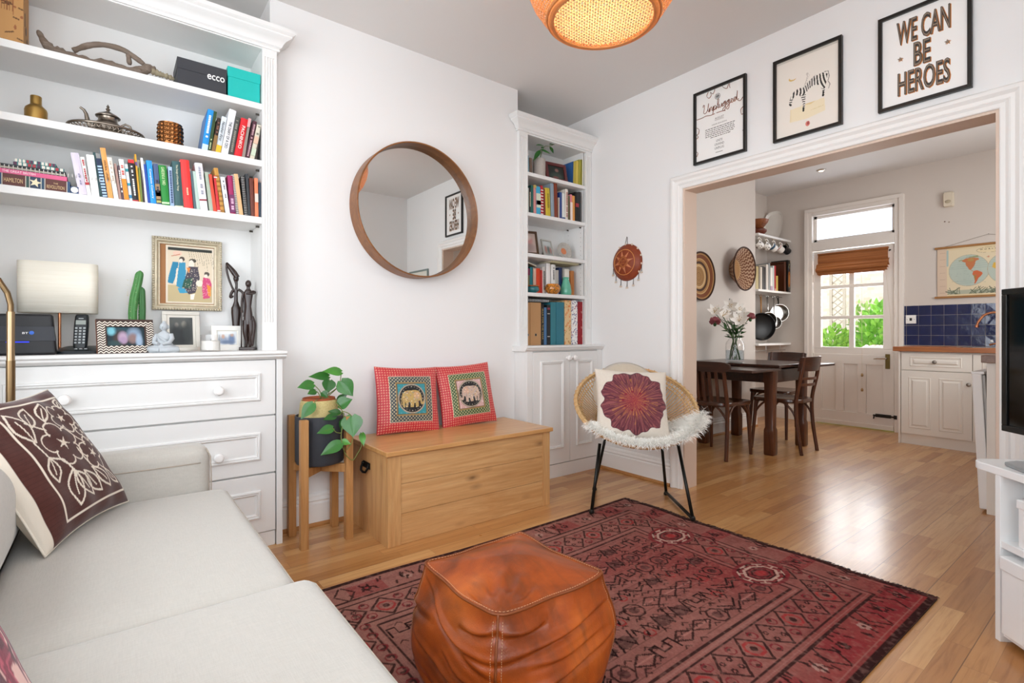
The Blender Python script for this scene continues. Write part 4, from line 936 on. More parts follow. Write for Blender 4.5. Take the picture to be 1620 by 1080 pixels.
# ---- cushion shapes
def pillow(mb, w, h, th, n=37, pinch=.06, wr=0, seed=0):
    """front and back of a stuffed cushion lying in XZ, front towards -Y; returns the front point function"""
    def pt(u, v, s):
        a, b = u*2-1, v*2-1
        k = max(0,(1-a*a))*max(0,(1-b*b)); d = th/2*k**.42
        x = a*w/2*(1-pinch*(1-b*b)**1.0*abs(a)**2*1.0); z = b*h/2*(1-pinch*(1-a*a)*abs(b)**2)
        if wr and s < 0:
            d += wr*k**.3*math.sin(a*9+b*4+seed)*math.sin(b*7-a*3+seed*2)*(.4+abs(b))
        return Vector((x, s*d, z))
    return pt
def cushion(name, label, cv, w, h, th, M, back, pm, group=None, pinch=.06, wr=.004, seed=0, piping=None, cat='cushion'):
    t = thing(name, label, cat, M.translation, group=group); t.rotation_euler = M.to_euler()
    pt = pillow(None, w, h, th, pinch=pinch, wr=wr, seed=seed)
    cv.sheet('front', lambda u, v: pt(u, v, -1), pm, t, smooth=True)
    mb = MB(); mb.grid(33, 33, lambda u, v: pt(u, v, 1)); obj('back', mb, back, t, smooth=True)
    if piping:
        q = [pt(i/24,0,1) for i in range(24)]+[pt(1,i/24,1) for i in range(24)]+[pt(1-i/24,1,1) for i in range(24)]+[pt(0,1-i/24,1) for i in range(24)]
        obj('piping', MB().ring(q, piping[0], 6), piping[1], t, smooth=True)
    return t
FAB = paint_mat('printed_cotton', .85, bump=.25, bs=300, sheen=.2, spec=.2)
SATIN = paint_mat('brocade_satin', .42, bump=.3, bs=260, sheen=.2, spec=.5)
# brown embroidered cushion
BW = .44
cv = Canvas(200, 200, 1, 1, '#4a2620'); CRM = '#e2d6c6'
n = vnoise(cv.X, cv.Y, 40, 3); cv.put(n*.25, '#5e332a')
for f in np.arange(0, 1, .012): cv.line([(0,f),(1,f+.004)], .0022, '#3e1e19', .5)
cv.rect(0,0,.06,1,'#d5cabb')
for a,b in (((.2,.09),(.2,.92)),((.2,.09),(.93,.09)),((.93,.09),(.93,.92)),((.2,.92),(.93,.92))): cv.line([a,b], .013, CRM)
def petal(cx, cy, r, n, rot, wd=.011):
    for k in range(n):
        a = rot+2*PI*k/n; px, py = cx+r*math.cos(a), cy+r*math.sin(a); L = []
        for q in np.linspace(-1.9,1.9,17): L.append((px+r*.72*math.cos(a+q)*.9, py+r*.72*math.sin(a+q)*.9))
        cv.line(L, wd, CRM)
    for k in range(n):
        a = rot+2*PI*(k+.5)/n; cv.poly([(cx+.012*math.cos(a+1.5),cy+.012*math.sin(a+1.5)),(cx+r*.55*math.cos(a),cy+r*.55*math.sin(a)),(cx+.012*math.cos(a-1.5),cy+.012*math.sin(a-1.5))], CRM)
petal(.5,.56,.1,5,.4); petal(.7,.74,.075,5,.9); petal(.74,.43,.08,5,.1); petal(.82,.6,.05,5,.5)
def leaf2(x0, y0, x1, y1, w, wd=.014):
    dx, dy = x1-x0, y1-y0; L = math.hypot(dx,dy); nx, ny = -dy/L*w, dx/L*w
    for s in (1,-1): cv.line([(x0+dx*q+s*nx*math.sin(PI*q), y0+dy*q+s*ny*math.sin(PI*q)) for q in np.linspace(0,1,14)], wd, CRM)
    cv.line([(x0,y0),(x0+dx*.7,y0+dy*.7)], wd*.7, CRM)
for L in ((.42,.38,.34,.14,.06),(.42,.36,.52,.16,.05),(.5,.34,.62,.16,.05),(.3,.62,.26,.86,.06),(.34,.72,.46,.88,.05),(.5,.74,.6,.89,.04),(.62,.34,.74,.16,.045),(.78,.3,.88,.16,.04),(.3,.5,.27,.34,.045),(.78,.82,.88,.9,.03)): leaf2(*L)
cv.line([(.28,.62),(.3,.5),(.4,.46),(.42,.37)], .014, CRM); cv.line([(.6,.5),(.63,.36)], .014, CRM); cv.line([(.32,.76),(.44,.68)], .014, CRM); cv.line([(.62,.66),(.68,.56),(.72,.52)], .012, CRM)
e = Vector((.40,.92,0)).normalized(); nrm = Vector((.92,-.40,0)); tl = R(31)
up = (Vector((0,0,1))*math.cos(tl)-nrm*math.sin(tl)); fr = (nrm*math.cos(tl)+Vector((0,0,1))*math.sin(tl))
c0 = Vector((-.042,1.935,.470)); ctr = c0+up*(BW/2)
M = Matrix(((e.x,-fr.x,up.x,ctr.x),(e.y,-fr.y,up.y,ctr.y),(e.z,-fr.z,up.z,ctr.z),(0,0,0,1)))
cushion('cushion', 'dark brown cushion embroidered with cream flowers, leaning in the sofa corner', cv, BW, BW, .13, M, mat('cream_cotton', '#d8cdbd', .9), FAB, pinch=.09, wr=.006, piping=(.003, mat('cream_piping', '#dcd2c3', .85)))
# plum patterned cushion at the near end
cv = Canvas(110, 110, 1, 1, '#7c2138'); rs = random.Random(8)
n1 = vnoise(cv.X, cv.Y*.35, 26, 5); n2 = vnoise(cv.X, cv.Y*.35, 36, 9)
cv.put(n1 > .6, '#e0b3aa'); cv.put(n2 > .64, '#541224'); cv.put((n1 > .42) & (n1 < .48), '#b4475c')
e = Vector((.1,1,0)).normalized(); nrm = Vector((1,-.1,0)).normalized(); tl = R(24); up = (Vector((0,0,1))*math.cos(tl)-nrm*math.sin(tl)); fr = (nrm*math.cos(tl)+Vector((0,0,1))*math.sin(tl))
ctr = Vector((-.10,.748,.478))+up*.2
M = Matrix(((e.x,-fr.x,up.x,ctr.x),(e.y,-fr.y,up.y,ctr.y),(e.z,-fr.z,up.z,ctr.z),(0,0,0,1)))
cushion('cushion', 'plum red cushion with pale pink streaks, on the near end of the sofa', cv, .42, .42, .15, M, mat('plum_cotton', '#7c2138', .9), FAB)
# ---- floor lamp
t = thing('floor_lamp', 'brass floor lamp with a flexible neck, standing between sofa arm and drawer chest', 'lamp', (-.275, 2.48, 0))
obj('base', MB().lathe([(0,0),(.11,0),(.112,.004),(.11,.012),(.02,.02),(.014,.03),(0,.03)], 40), ABRASS, t, smooth=40)
obj('pole', MB().tube([(0,0,.02),(0,0,.935)], .0125, 20), ABRASS, t, smooth=50)
obj('pole', MB().tube([(0,0,.93),(0,0,1.105)], .0112, 20), mat('light_brass', '#a58c6c', .28, metal=1), t, smooth=50)
m = MB(); P = [Vector(p) for p in ((0,0,1.1),(0,0,1.13),(-.008,-.004,1.17),(-.03,-.012,1.215),(-.075,-.03,1.25),(-.13,-.05,1.255),(-.18,-.07,1.23))]
pts = []; rr = []
for i in range(140):
    f = i/139*(len(P)-1); k = min(int(f), len(P)-2); pts.append(P[k].lerp(P[k+1], f-k)); rr.append(.0095 if i%2 else .0078)
m.tube(pts, rr, 14); obj('flexible_neck', m, ABRASS, t, smooth=True)
m = MB(); k = m.mark(); m.lathe([(.02,0),(.03,.02),(.06,.09),(.062,.10),(.058,.098),(.028,.022),(.016,.004)], 32); m.xf(k, Matrix.Translation((-.18,-.07,1.235)) @ Matrix.Rotation(R(205),4,'Y')); obj('lamp_shade', m, ABRASS, t, smooth=50)
# ================================================================ CHIMNEY BREAST: mirror, trunk, cushions, plant
t = thing('round_mirror', 'large round wall mirror in a deep bent-wood rim above the wooden trunk', 'mirror', (1.45, CHY, 1.758))
RM = .397
m = MB(); k = m.mark(); m.lathe([(RM-.009,-.002),(RM,-.002),(RM,-.112),(RM-.002,-.114),(RM-.007,-.114),(RM-.009,-.112),(RM-.009,-.002)], 96, axis='y'); obj('rim', m, WALNUT, t, smooth=40)
t_ = NT('silvered_glass'); t_.bsdf('#e9ebea', 0.0, metal=1); MIR = t_.mat
obj('mirror_glass', MB().lathe([(0,-.056),(RM-.0095,-.056)], 96, axis='y'), MIR, t)
obj('backing', MB().lathe([(0,-.002),(RM-.0095,-.002),(RM-.0095,-.053),(0,-.053)], 64, axis='y'), mat('mirror_backing', '#6a5236', .8), t)
# ---- oak trunk
TX0, TX1, TY0, TY1, TZ = 1.043, 2.085, 2.298, 2.775, .44
t = thing('blanket_chest', 'knotty light oak storage trunk with a flat lid and black iron side handle', 'storage chest', (0,0,0))
m = MB(); zs = [.0,.150,.295,TZ]
for i in range(3): m.box(TX0+.07, TX1-.055, TY0+.004, TY0+.024, zs[i]+.0008, zs[i+1]-.0008)
obj('front_panel', m, OAKX, t, bevel=.0012)
for a, b in ((TX0,TX0+.07),(TX1-.055,TX1)): obj('front_post', MB().box(a, b, TY0, TY0+.026, 0, TZ), OAKZ, t, bevel=.002)
for xx in (TX0, TX1-.02):
    m = MB(); ys = np.linspace(TY0+.026, TY1, 5)
    for i in range(4): m.box(xx, xx+.02, ys[i]+.0006, ys[i+1]-.0006, .0, TZ)
    obj('side_panel', m, OAKZ, t, bevel=.001)
obj('back_panel', MB().box(TX0+.02, TX1-.02, TY1-.02, TY1, 0, TZ), OAKX, t)
obj('bottom_panel', MB().box(TX0+.02, TX1-.02, TY0+.026, TY1-.02, .012, .03), OAKX, t)
obj('lid', MB().box(TX0-.014, TX1+.014, TY0-.016, TY1+.002, TZ, TZ+.023), OAKT, t, bevel=.004)
IRON = mat('black_iron', '#1b1a18', .45, metal=.7, var=.1)
m = MB(); yc, zc = 2.555, .345
m.box(TX0-.004, TX0, yc-.045, yc+.045, zc-.012, zc+.022); hd = obj('handle_plate', m, IRON, t, bevel=.002)
m = MB(); m.tube([(TX0-.006,yc-.036,zc+.01),(TX0-.014,yc-.038,zc-.008),(TX0-.02,yc-.03,zc-.024),(TX0-.022,yc,zc-.028),(TX0-.02,yc+.03,zc-.024),(TX0-.014,yc+.038,zc-.008),(TX0-.006,yc+.036,zc+.01)], .006, 10); m.ball((TX0-.006,yc-.036,zc+.01), .009); m.ball((TX0-.006,yc+.036,zc+.01), .009); obj('handle', m, IRON, hd, smooth=50)
# ---- two elephant cushions on the trunk
def elephant(cv, flip, body, cx=.5, cy=.5, s=1):
    f = -1 if flip else 1; P = lambda pts: [(cx+f*x*s, cy+y*s) for x, y in pts]
    cv.poly(P([(-.15,-.13),(-.165,.02),(-.15,.08),(-.10,.115),(-.02,.12),(.06,.125),(.12,.11),(.15,.06),(.165,0),(.16,-.06),(.185,-.06),(.19,-.02),(.20,-.03),(.2,-.075),(.17,-.1),(.14,-.085),(.13,-.03),(.10,-.05),(.105,-.13),(.055,-.135),(.05,-.07),(.03,-.07),(.02,-.135),(-.03,-.135),(-.035,-.06),(-.06,-.06),(-.07,-.13),(-.1,-.135),(-.105,-.06),(-.12,-.05),(-.115,-.13)]), body)
    cv.ell(cx+f*.075*s, cy+.045*s, .05*s, .06*s, '#d8a48a', .5)
    rs = random.Random(4)
    for i in range(120):
        a, b = rs.uniform(-.15,.15), rs.uniform(-.13,.11); col = rs.choice(['#b58d3e','#8c9aa6','#f1e6c8','#8a5c6a','#5f8a8a','#c9a24e'])
        x, y = cx+f*a*s, cy+b*s; i0 = int(np.clip(x*(cv.nx-1),0,cv.nx-1)); j0 = int(np.clip(y*(cv.ny-1),0,cv.ny-1))
        if abs(cv.c[j0,i0]-np.array(lin(body))).sum() < .25: cv.ell(x, y, .008*s, .006*s, col, .8)
    cv.line(P([(-.16,.03),(-.175,-.03),(-.17,-.1)]), .008*s, body)
def thai(band, sq, body, flip, seed):
    cv = Canvas(190, 190, 1, 1, '#bd1f31'); X, Y = cv.X, cv.Y
    gx, gy = X*26, Y*26; d = (((gx%1)-.5)**2+((gy%1)-.5)**2); st = (np.floor(gx)+np.floor(gy))%2
    cv.put((d < .12)&(st == 0), '#e59a80', .65); cv.put((d < .06)&(st == 1), '#f0cfa8', .6); cv.put(np.abs((gx+gy)%2-1) < .1, '#9c1b2e', .5)
    cv.rect(.175,.155,.865,.845,'#e6dcc4'); cv.rect(.182,.162,.858,.838,band)
    hx, hy = (X+Y)*19, (X-Y)*19; mk = (X>.182)&(X<.858)&(Y>.162)&(Y<.838); d2 = ((hx%1)-.5)**2+((hy%1)-.5)**2; cv.put(mk&(d2 < .1), '#cfc39a', .75); cv.put(mk&(d2 > .34), '#151a1c', .6)
    cv.rect(.27,.25,.77,.75,'#a38450'); cv.rect(.285,.265,.755,.735,'#5f4a30'); cv.rect(.297,.277,.743,.723,sq)
    rs = random.Random(seed)
    for i in range(60): cv.ell(rs.uniform(.3,.74), rs.uniform(.28,.72), .008, .012, '#ffffff' if flip else '#8fc0c4', .35)
    cv.ell(.52,.5,.222,.222,'#8a7a68'); cv.ell(.52,.5,.212,.212,'#c9c0ae'); cv.ell(.52,.5,.205,.205,'#6a5c4e'); cv.ell(.52,.5,.198,.198,'#120f10')
    for i in range(24): a = 2*PI*i/24; cv.ell(.52+.178*math.cos(a), .5+.178*math.sin(a), .007, .007, '#cfc8b8', .9 if i%3==0 else .4)
    elephant(cv, flip, body, .52, .505, .98); return cv
def wallcush(label, cv, x0, x1, rz, roll, back, seed):
    w = .385; tl = R(13); M = Matrix.Translation(((x0+x1)/2, 2.672, TZ+.0235)) @ Matrix.Rotation(rz,4,'Z') @ Matrix.Rotation(-tl,4,'X') @ Matrix.Rotation(roll,4,'Y') @ Matrix.Translation((0,0,w/2*.975))
    return cushion('cushion', label, cv, w, w, .10, M, back, SATIN, 'red elephant cushions on the trunk', pinch=.045, wr=.003, seed=seed)
REDB = mat('red_satin', '#b5243a', .5, var=.1)
wallcush('red brocade cushion with a gold elephant in a blue square, left on the trunk', thai('#39424a','#2e8a94','#b89a5c',False,1), 1.152, 1.533, R(-3), R(2.5), REDB, 1)
wallcush('red brocade cushion with a pinkish elephant in a green bordered square, right on the trunk', thai('#3f5c33','#c9a3a0','#c3a898',True,2), 1.568, 1.955, R(-5), R(-3), REDB, 2)
# ---- plant stand, planter, basket pot and pothos
PX, PY_, = .833, 2.645
t = thing('plant_stand', 'four legged wooden plant stand left of the trunk', 'plant stand', (PX,PY_,0))
for sx in (-1,1):
    for sy in (-1,1):
        k = MB(); k.box(sx*.108-.018, sx*.108+.018, sy*.105-.018, sy*.105+.018, 0, .615); obj('leg', k, ACACIA, t, bevel=.002)
for s, zz in ((1,0),(-1,.0)):
    k = MB(); a = math.atan2(.21,.216)*s; kk = k.mark(); k.box(-.140,.140,-.011,.011,.335,.377) if s > 0 else k.box(-.140,-.012,-.011,.011,.335,.377).box(.012,.140,-.011,.011,.335,.377); k.xf(kk, Matrix.Rotation(a,4,'Z')); obj('cross_bar', k, ACACIA, t, bevel=.002)
t = thing('planter', 'charcoal grey cylindrical planter held in the wooden plant stand', 'planter', (PX,PY_,.3775))
r = .118
m = MB().lathe([(0,0),(r-.018,0),(r-.006,.006),(r-.001,.02),(r,.24),(r-.004,.243),(r-.008,.24),(r-.009,.02),(0,.016)], 56); obj('body', m, mat('charcoal_planter', '#33363c', .5, var=.04), t, smooth=40)
t = thing('potted_plant', 'trailing heart leaved houseplant in a gold woven pot inside the grey planter', 'plant', (PX-.005,PY_,.394))
GW_ = NT('gold_woven_rush'); co = GW_.coord(); bk = GW_.n('ShaderNodeTexChecker'); GW_.l(GW_.coord((40,40,62)), bk.inputs[0]); bk.inputs['Scale'].default_value = 1
nz = GW_.noise(GW_.coord((60,60,200)), 2, 3); GW_.bsdf(GW_.mix(nz, lin('#a88f4a'), lin('#e6d9a0')), .45, metal=.35, bump=(GW_.math('ADD', bk.outputs[1], nz), .6), bdist=.004)
m = MB().lathe([(0,0),(.062,0),(.088,.05),(.098,.14),(.096,.22),(.088,.29),(.083,.302),(.079,.30),(.08,.05),(0,.03)], 48); obj('woven_pot', m, GW_.mat, t, smooth=50)
m = MB().lathe([(.06,.22),(.07,.30),(.074,.312),(.078,.312),(.076,.30),(.066,.22)], 40); obj('inner_pot', m, mat('terracotta_orange', '#a85632', .75, var=.08), t, smooth=50)
obj('soil', MB().lathe([(0,.30),(.069,.298)], 24), mat('soil', '#3b2a1e'), t)
def leaf_mb(m, base, tip, w, nrm, fold=.25, curl=.15, heart=True, n=9, kk=7):
    base, tip = Vector(base), Vector(tip); ax = tip-base; L = ax.length; ax.normalize(); nrm = Vector(nrm); nrm = (nrm-ax*nrm.dot(ax)).normalized(); sd = ax.cross(nrm)
    vs = []; 
    for i in range(n):
        f = i/(n-1)
        wd = (w/2)*( (math.sin(PI*min(1,(f+.02))**.62)) if heart else math.sin(PI*f**.8) ); off = 0
        for j in range(kk):
            s = j/(kk-1)*2-1
            back = -.10*L*max(0, 1-f*5)*abs(s) if heart else 0
            vs.append(base+ax*(f*L+back)+sd*(s*wd)+nrm*(fold*abs(s)*wd-curl*L*f*f))
    fs = [(i*kk+j, i*kk+j+1, (i+1)*kk+j+1, (i+1)*kk+j) for i in range(n-1) for j in range(kk-1)]
    m.add(vs, fs)
def leaf_mat(name, c1, c2):
    if name in _M: return _M[name]
    t = NT(name); n = t.noise(t.coord(), 18, 4); n2 = t.noise(t.coord((1,1,1)), 60, 3)
    p = t.bsdf(t.mix(n, lin(c1), lin(c2)), .32, bump=(n2,.2), coat=.15); p.inputs['Subsurface Weight'].default_value = 0
    _M[name] = t.mat; return t.mat
LG = [leaf_mat('pothos_green_a','#235420','#3f8432'), leaf_mat('pothos_green_b','#1b4519','#32722a'), leaf_mat('pothos_green_c','#357226','#5fa840')]
loc = Vector((PX-.005,PY_,.394))
def pp(x, y, Y): return at(460+x/6, 570+y/6, 1, Y)-loc
LV = [(215,225,62,255,84,2.60,0),(358,150,170,150,74,2.62,0),(478,110,305,98,78,2.60,2),(235,290,158,318,58,2.58,1),(368,190,345,310,104,2.60,1),(478,195,592,340,135,2.56,0),(300,300,348,348,60,2.58,1),(450,385,540,308,60,2.62,1),(450,425,585,365,105,2.58,0),(212,408,95,555,92,2.53,0),(472,512,358,478,68,2.55,1),(422,528,308,560,58,2.53,1),(398,640,248,690,74,2.50,0),(505,560,478,672,64,2.54,1),(580,528,590,728,165,2.51,0),(478,782,282,897,92,2.49,0),(480,765,572,792,52,2.50,2),(676,690,692,812,52,2.52,2)]
for i, (x0,y0,x1,y1,w,Y,g) in enumerate(LV):
    b = pp(x0,y0,Y+.01); e_ = pp(x1,y1,Y-.012*(i%3)); m = MB(); wd = w/6*2.5/812
    leaf_mb(m, b, e_, wd*1.28, (-.3+.25*math.sin(i*2.1),-.85,.45), fold=.22, curl=.06); obj('leaf', m, LG[g], t, smooth=True, fixn=False)
SM = mat('pothos_stem', '#6f7a3c', .5, var=.15)
def sp3(pts, n=24):
    P = [Vector(p) for p in pts]; out = []
    for i in range(n):
        s = i/(n-1)*(len(P)-1); k = min(int(s), len(P)-2); f = s-k; p0, p1, p2, p3 = P[max(k-1,0)], P[k], P[k+1], P[min(k+2,len(P)-1)]
        out.append(.5*((2*p1)+(p2-p0)*f+(2*p0-5*p1+4*p2-p3)*f*f+(3*p1-p0-3*p2+p3)*f**3))
    return out
so = Vector((0,-.01,.298))
for pts in ([so+Vector((.01,0,0)), pp(340,350,2.62), pp(440,260,2.60), pp(470,190,2.60), pp(478,110,2.61)], [so, pp(290,352,2.60), pp(275,290,2.60), pp(215,225,2.61)], [so, pp(280,355,2.59), pp(262,310,2.59), pp(235,290,2.59)], [so, pp(330,350,2.62), pp(360,320,2.61), pp(470,235,2.60), pp(478,195,2.57)], [so, pp(350,330,2.61), pp(372,240,2.61), pp(358,150,2.63)], [so, pp(345,350,2.60), pp(430,400,2.585), pp(490,480,2.55), pp(505,560,2.535), pp(478,690,2.51), pp(488,800,2.50), pp(520,890,2.50), pp(570,940,2.50), pp(600,938,2.50), pp(640,870,2.51), pp(672,810,2.52), pp(676,690,2.53)], [pp(490,480,2.55), pp(545,500,2.53), pp(580,528,2.52)], [pp(590,728,2.50), pp(575,790,2.50), pp(530,850,2.50)], [so, pp(250,375,2.56), pp(212,408,2.54)], [pp(480,690,2.51), pp(430,680,2.505), pp(398,640,2.505)], [pp(488,480,2.55), pp(472,512,2.555), pp(422,528,2.545)]):
    obj('stem', MB().tube(sp3(pts), .0022, 7), SM, t, smooth=True)
# ---- leather pouf
t = thing('leather_pouf', 'square tan brown leather pouf with stitched seams standing on the rug', 'pouf', (.913, 1.172, .009))
LE = NT('tan_leather'); co = LE.coord(); n1 = LE.noise(co, 4, 5, .6, .5); n2 = LE.noise(LE.coord((9,2,2)), 3, 4); n3 = LE.noise(co, 260, 3)
col = LE.ramp(n1, [(.28,'#5f280b'),(.48,'#9a4513'),(.7,'#bd6122')]); col = LE.mix(LE.math('MULTIPLY', LE.ramp(n2, [(.5,'#000000'),(.7,'#ffffff')]), .5), col, lin('#5f3318'))
LE.bsdf(col, LE.math('MULTIPLY_ADD', n1, .2, .26), bump=(LE.math('ADD', n3, LE.math('MULTIPLY', n1, 2.5)), .22), bdist=.003, spec=.38, coat=.15, coatrough=.28)
HS, PH = .188, .345
def pouf_pt(th, v):
    """th round the square body, v 0 foot .. 1 top seam"""
    c, s = math.cos(th), math.sin(th); q = 1.03/((abs(c)**14+abs(s)**14)**(1/14)); q2 = 1/((abs(c)**3+abs(s)**3)**(1/3))
    f = math.sin(PI*min(1,.12+v*.88)); sq = v**2
    rr = HS*(q2*(1-sq)+q*.985*sq)*(1+ .31*math.sin(PI*(v*.80+.16))**.9*(1-v**6) + .03*(1-v) - .30*max(0,1-v/.22)**2)
    rr *= (1.0 if v > .02 else .97)
    wob = 0
    for k, (a0, v0, a1, v1, w, d) in enumerate(FOLDS):
        a = (th-a0+PI)%(2*PI)-PI; span = a1-a0
        if span == 0: continue
        u = a/span
        if -.08 < u < 1.08:
            vv = v0+(v1-v0)*u-.035*math.sin(PI*max(0,min(1,u))); e_ = (v-vv)/w; fade = math.sin(PI*max(0,min(1,(u+.08)/1.16)))
            wob += .62*(1-.8*max(0,v-.88)/.12)*d*fade*(-math.exp(-e_*e_)+.75*math.exp(-((e_-1.7)**2)/1.6))
    sag = 1+.02*math.sin(3*th+v*4)+.012*math.sin(7*th-v*9)
    return Vector((rr*c*sag+wob*c, rr*s*sag+wob*s, PH*v+.01*math.sin(2*th)*v*(1-v)-.010*v**6*(1-(min(abs(c),abs(s))/max(abs(c),abs(s)))**2)))
fa = -2.356                                             # azimuth of the corner nearest the camera
FOLDS = [(fa-.5,.80,fa+.0,.88,.022,.020),(fa-1.45,.90,fa-.02,.60,.022,.018),(fa-.85,.74,fa+.0,.70,.018,.014),(fa+.02,.70,fa+1.5,.80,.022,.020),(fa+.02,.86,fa+.55,.84,.026,.022),(fa+.0,.46,fa+1.5,.56,.022,.018),(fa-1.4,.50,fa+.05,.40,.022,.017),(fa+.3,.62,fa+1.3,.64,.016,.010),(fa-.7,.56,fa+.0,.52,.016,.012),(fa-1.3,.28,fa+1.3,.26,.03,.012),(1.2,.6,2.9,.7,.03,.014),(.2,.5,1.4,.6,.03,.014)]
m = MB(); NT_, NV = 260, 90; vs = [pouf_pt(2*PI*i/NT_+PI/4, j/(NV-1)) for j in range(NV) for i in range(NT_)]
fs = [(j*NT_+i, j*NT_+(i+1)%NT_, (j+1)*NT_+(i+1)%NT_, (j+1)*NT_+i) for j in range(NV-1) for i in range(NT_)]; m.add(vs, fs)
m.add(vs[:NT_], [tuple(range(NT_))[::-1]])
rs = random.Random(3)
def pouf_top(u, v):
    a, b = u*2-1, v*2-1; h = .032*(1-a*a)*(1-b*b)+.010*math.sin(a*3.1+.5)*math.cos(b*2.3)*(1-a**4)*(1-b**4)
    d0 = math.hypot(a+.72,b+.72); h += (-.010*math.exp(-((d0-.32)/.14)**2)+.006*math.sin(math.atan2(b+.9,a+.9)*16)*math.exp(-((d0-.42)/.22)**2))
    e_ = max(abs(a),abs(b))
    return Vector((a, b, h))
top = MB()
def topfn(u, v):
    p = pouf_top(u, v); a, b = p.x, p.y; th = math.atan2(b, a); e_ = max(abs(a),abs(b)); q = pouf_pt(th, 1) if e_ > 1e-6 else Vector((0,0,PH))
    return Vector((q.x*e_, q.y*e_, PH+p.z*(1-e_**8)+(q.z-PH)*e_))
top.grid(81, 81, topfn)
obj('side_panels', m, LE.mat, t, smooth=True); obj('top_panel', top, LE.mat, t, smooth=True)
SE = mat('leather_seam', '#7a3d16', .5, var=.1); THR = mat('pale_thread', '#c9a27c', .7)
q = [pouf_pt(2*PI*i/160+PI/4, 1.0)+Vector((0,0,.001)) for i in range(160)]; obj('top_seam', MB().ring(q, .0032, 8), SE, t, smooth=True)
m = MB()
for i in range(0, 320):
    if i%2: continue
    a0, a1 = 2*PI*i/320, 2*PI*(i+1.1)/320
    for f in (.965,): m.tube([pouf_pt(a0,1)*1.0*f+Vector((0,0,.0155+.004)) - Vector((0,0,PH*(f-1)))-Vector((0,0,.016)), pouf_pt(a1,1)*f-Vector((0,0,PH*(f-1)))+Vector((0,0,.0035))], .0007, 4)
obj('stitching', m, THR, t)
for k in range(4):
    th = PI/4+k*PI/2; ln = [pouf_pt(th, v)*1.003 for v in np.linspace(.05,1,40)]; obj('side_seam', MB().tube(ln, .003, 8), SE, t, smooth=True)
    m = MB()
    for s in (-1,1):
        pts = [pouf_pt(th+s*.045, v)*1.003 for v in np.linspace(.05,.97,110)]
        for i in range(0, 108, 2): m.tube([pts[i], pts[i+1]], .0007, 4)
    obj('stitching', m, THR, t)
# ---- rug
RX0, RX1, RY0, RY1 = .36, 2.515, .555, 2.075
NXr, NYr = 560, 400; RWd, RHt = RX1-RX0, RY1-RY0
cv = Canvas(NXr, NYr, RWd, RHt, '#964e49'); X, Y = cv.X, cv.Y
n1 = vnoise(X, Y, 3, 1); n2 = vnoise(X*.6, Y*3, 12, 2); n3 = vnoise(X, Y, 60, 3)
fade = np.clip(.95-.55*X/RWd+.30*(Y/RHt-.5)+.5*(n1-.5), 0, 1)
DK = '#2e1d1b'
cv.put(np.clip(fade*1.1-.1,0,1), '#b38275'); cv.put(np.clip((.55-fade)*1.9,0,1), '#a43c3c'); cv.put(np.clip((n2-.5)*1.6,0,1)*.45, '#7c4140')
def shade(): return rs.choice([DK, DK, '#3d2624', '#4a2c2a'])
def border(d, wd, col=DK, a=.9): cv.line([(d,d),(RWd-d,d),(RWd-d,RHt-d),(d,RHt-d),(d,d)], wd, col, a)
def diamond(cx, cy, rx, ry, wd, col, a=.9): cv.line([(cx-rx,cy),(cx,cy+ry),(cx+rx,cy),(cx,cy-ry),(cx-rx,cy)], wd, col, a)
def octo(cx, cy, r, wd, col, a=.9, asp=1): cv.line([(cx+r*math.cos(PI/8+k*PI/4), cy+asp*r*math.sin(PI/8+k*PI/4)) for k in range(9)], wd, col, a)
def flower(cx, cy, r, col, c2):
    for k in range(6): a = k*PI/3; cv.ell(cx+r*math.cos(a), cy+r*math.sin(a), r*.5, r*.5, col, .9)
    cv.ell(cx, cy, r*.45, r*.45, c2, .9)
rs = random.Random(11)
border(.012,.024,DK,.95); border(.038,.007,'#b98a7e',.6); border(.160,.009); border(.176,.006,'#b98a7e',.5); border(.192,.009); border(.345,.010); border(.361,.006,'#b98a7e',.5); border(.377,.009)
for side in range(4):
    L = RWd if side%2 == 0 else RHt; n = int(L/.17)
    for i in range(n):
        s = (i+.5)*L/n; d = .10; x, y = [(s,d),(RWd-d,s),(s,RHt-d),(d,s)][side]
        if i%2 == 0: cv.poly([(x-.075,y-.05),(x+.075,y-.05),(x+.075,y+.05),(x-.075,y+.05)], '#9c3038', .55)
        flower(x, y, .015, '#c9a496' if i%2 else DK, DK if i%2 else '#b03a40')
        for k in range(9): a, b = x+rs.uniform(-.075,.075), y+rs.uniform(-.045,.045); cv.line([(a,b),(a+rs.uniform(-.012,.012),b+.022)], .009, DK, .85)
        q = -1 if i%2 == 0 else 1; cv.line([(x+q*.085,y-.055),(x+q*.05,y),(x+q*.085,y+.055)], .008, DK, .9)
for side in range(4):
    L = (RWd if side%2 == 0 else RHt)-.5; n = int(L/.135)
    for i in range(n):
        s = .25+(i+.5)*L/n; d = .27; x, y = [(s,d),(RWd-d,s),(s,RHt-d),(d,s)][side]
        diamond(x, y, .06, .066, .009, DK)
        if i%2: octo(x, y, .033, .010, '#b8403f'); cv.ell(x, y, .013, .013, DK, .9)
        else:
            for sx in (-.02,.02):
                for sy in (-.02,.02): flower(x+sx, y+sy, .008, DK, '#b87068')
        for k in (-1,1):
            cv.ell(x+.064, y+k*.052, .010, .010, DK, .8); octo(x+.066, y+k*.04, .018, .006, '#8f3038')
fx0, fx1, fy0, fy1 = .40, RWd-.40, .40, RHt-.40
nx_, ny_ = 13, 7
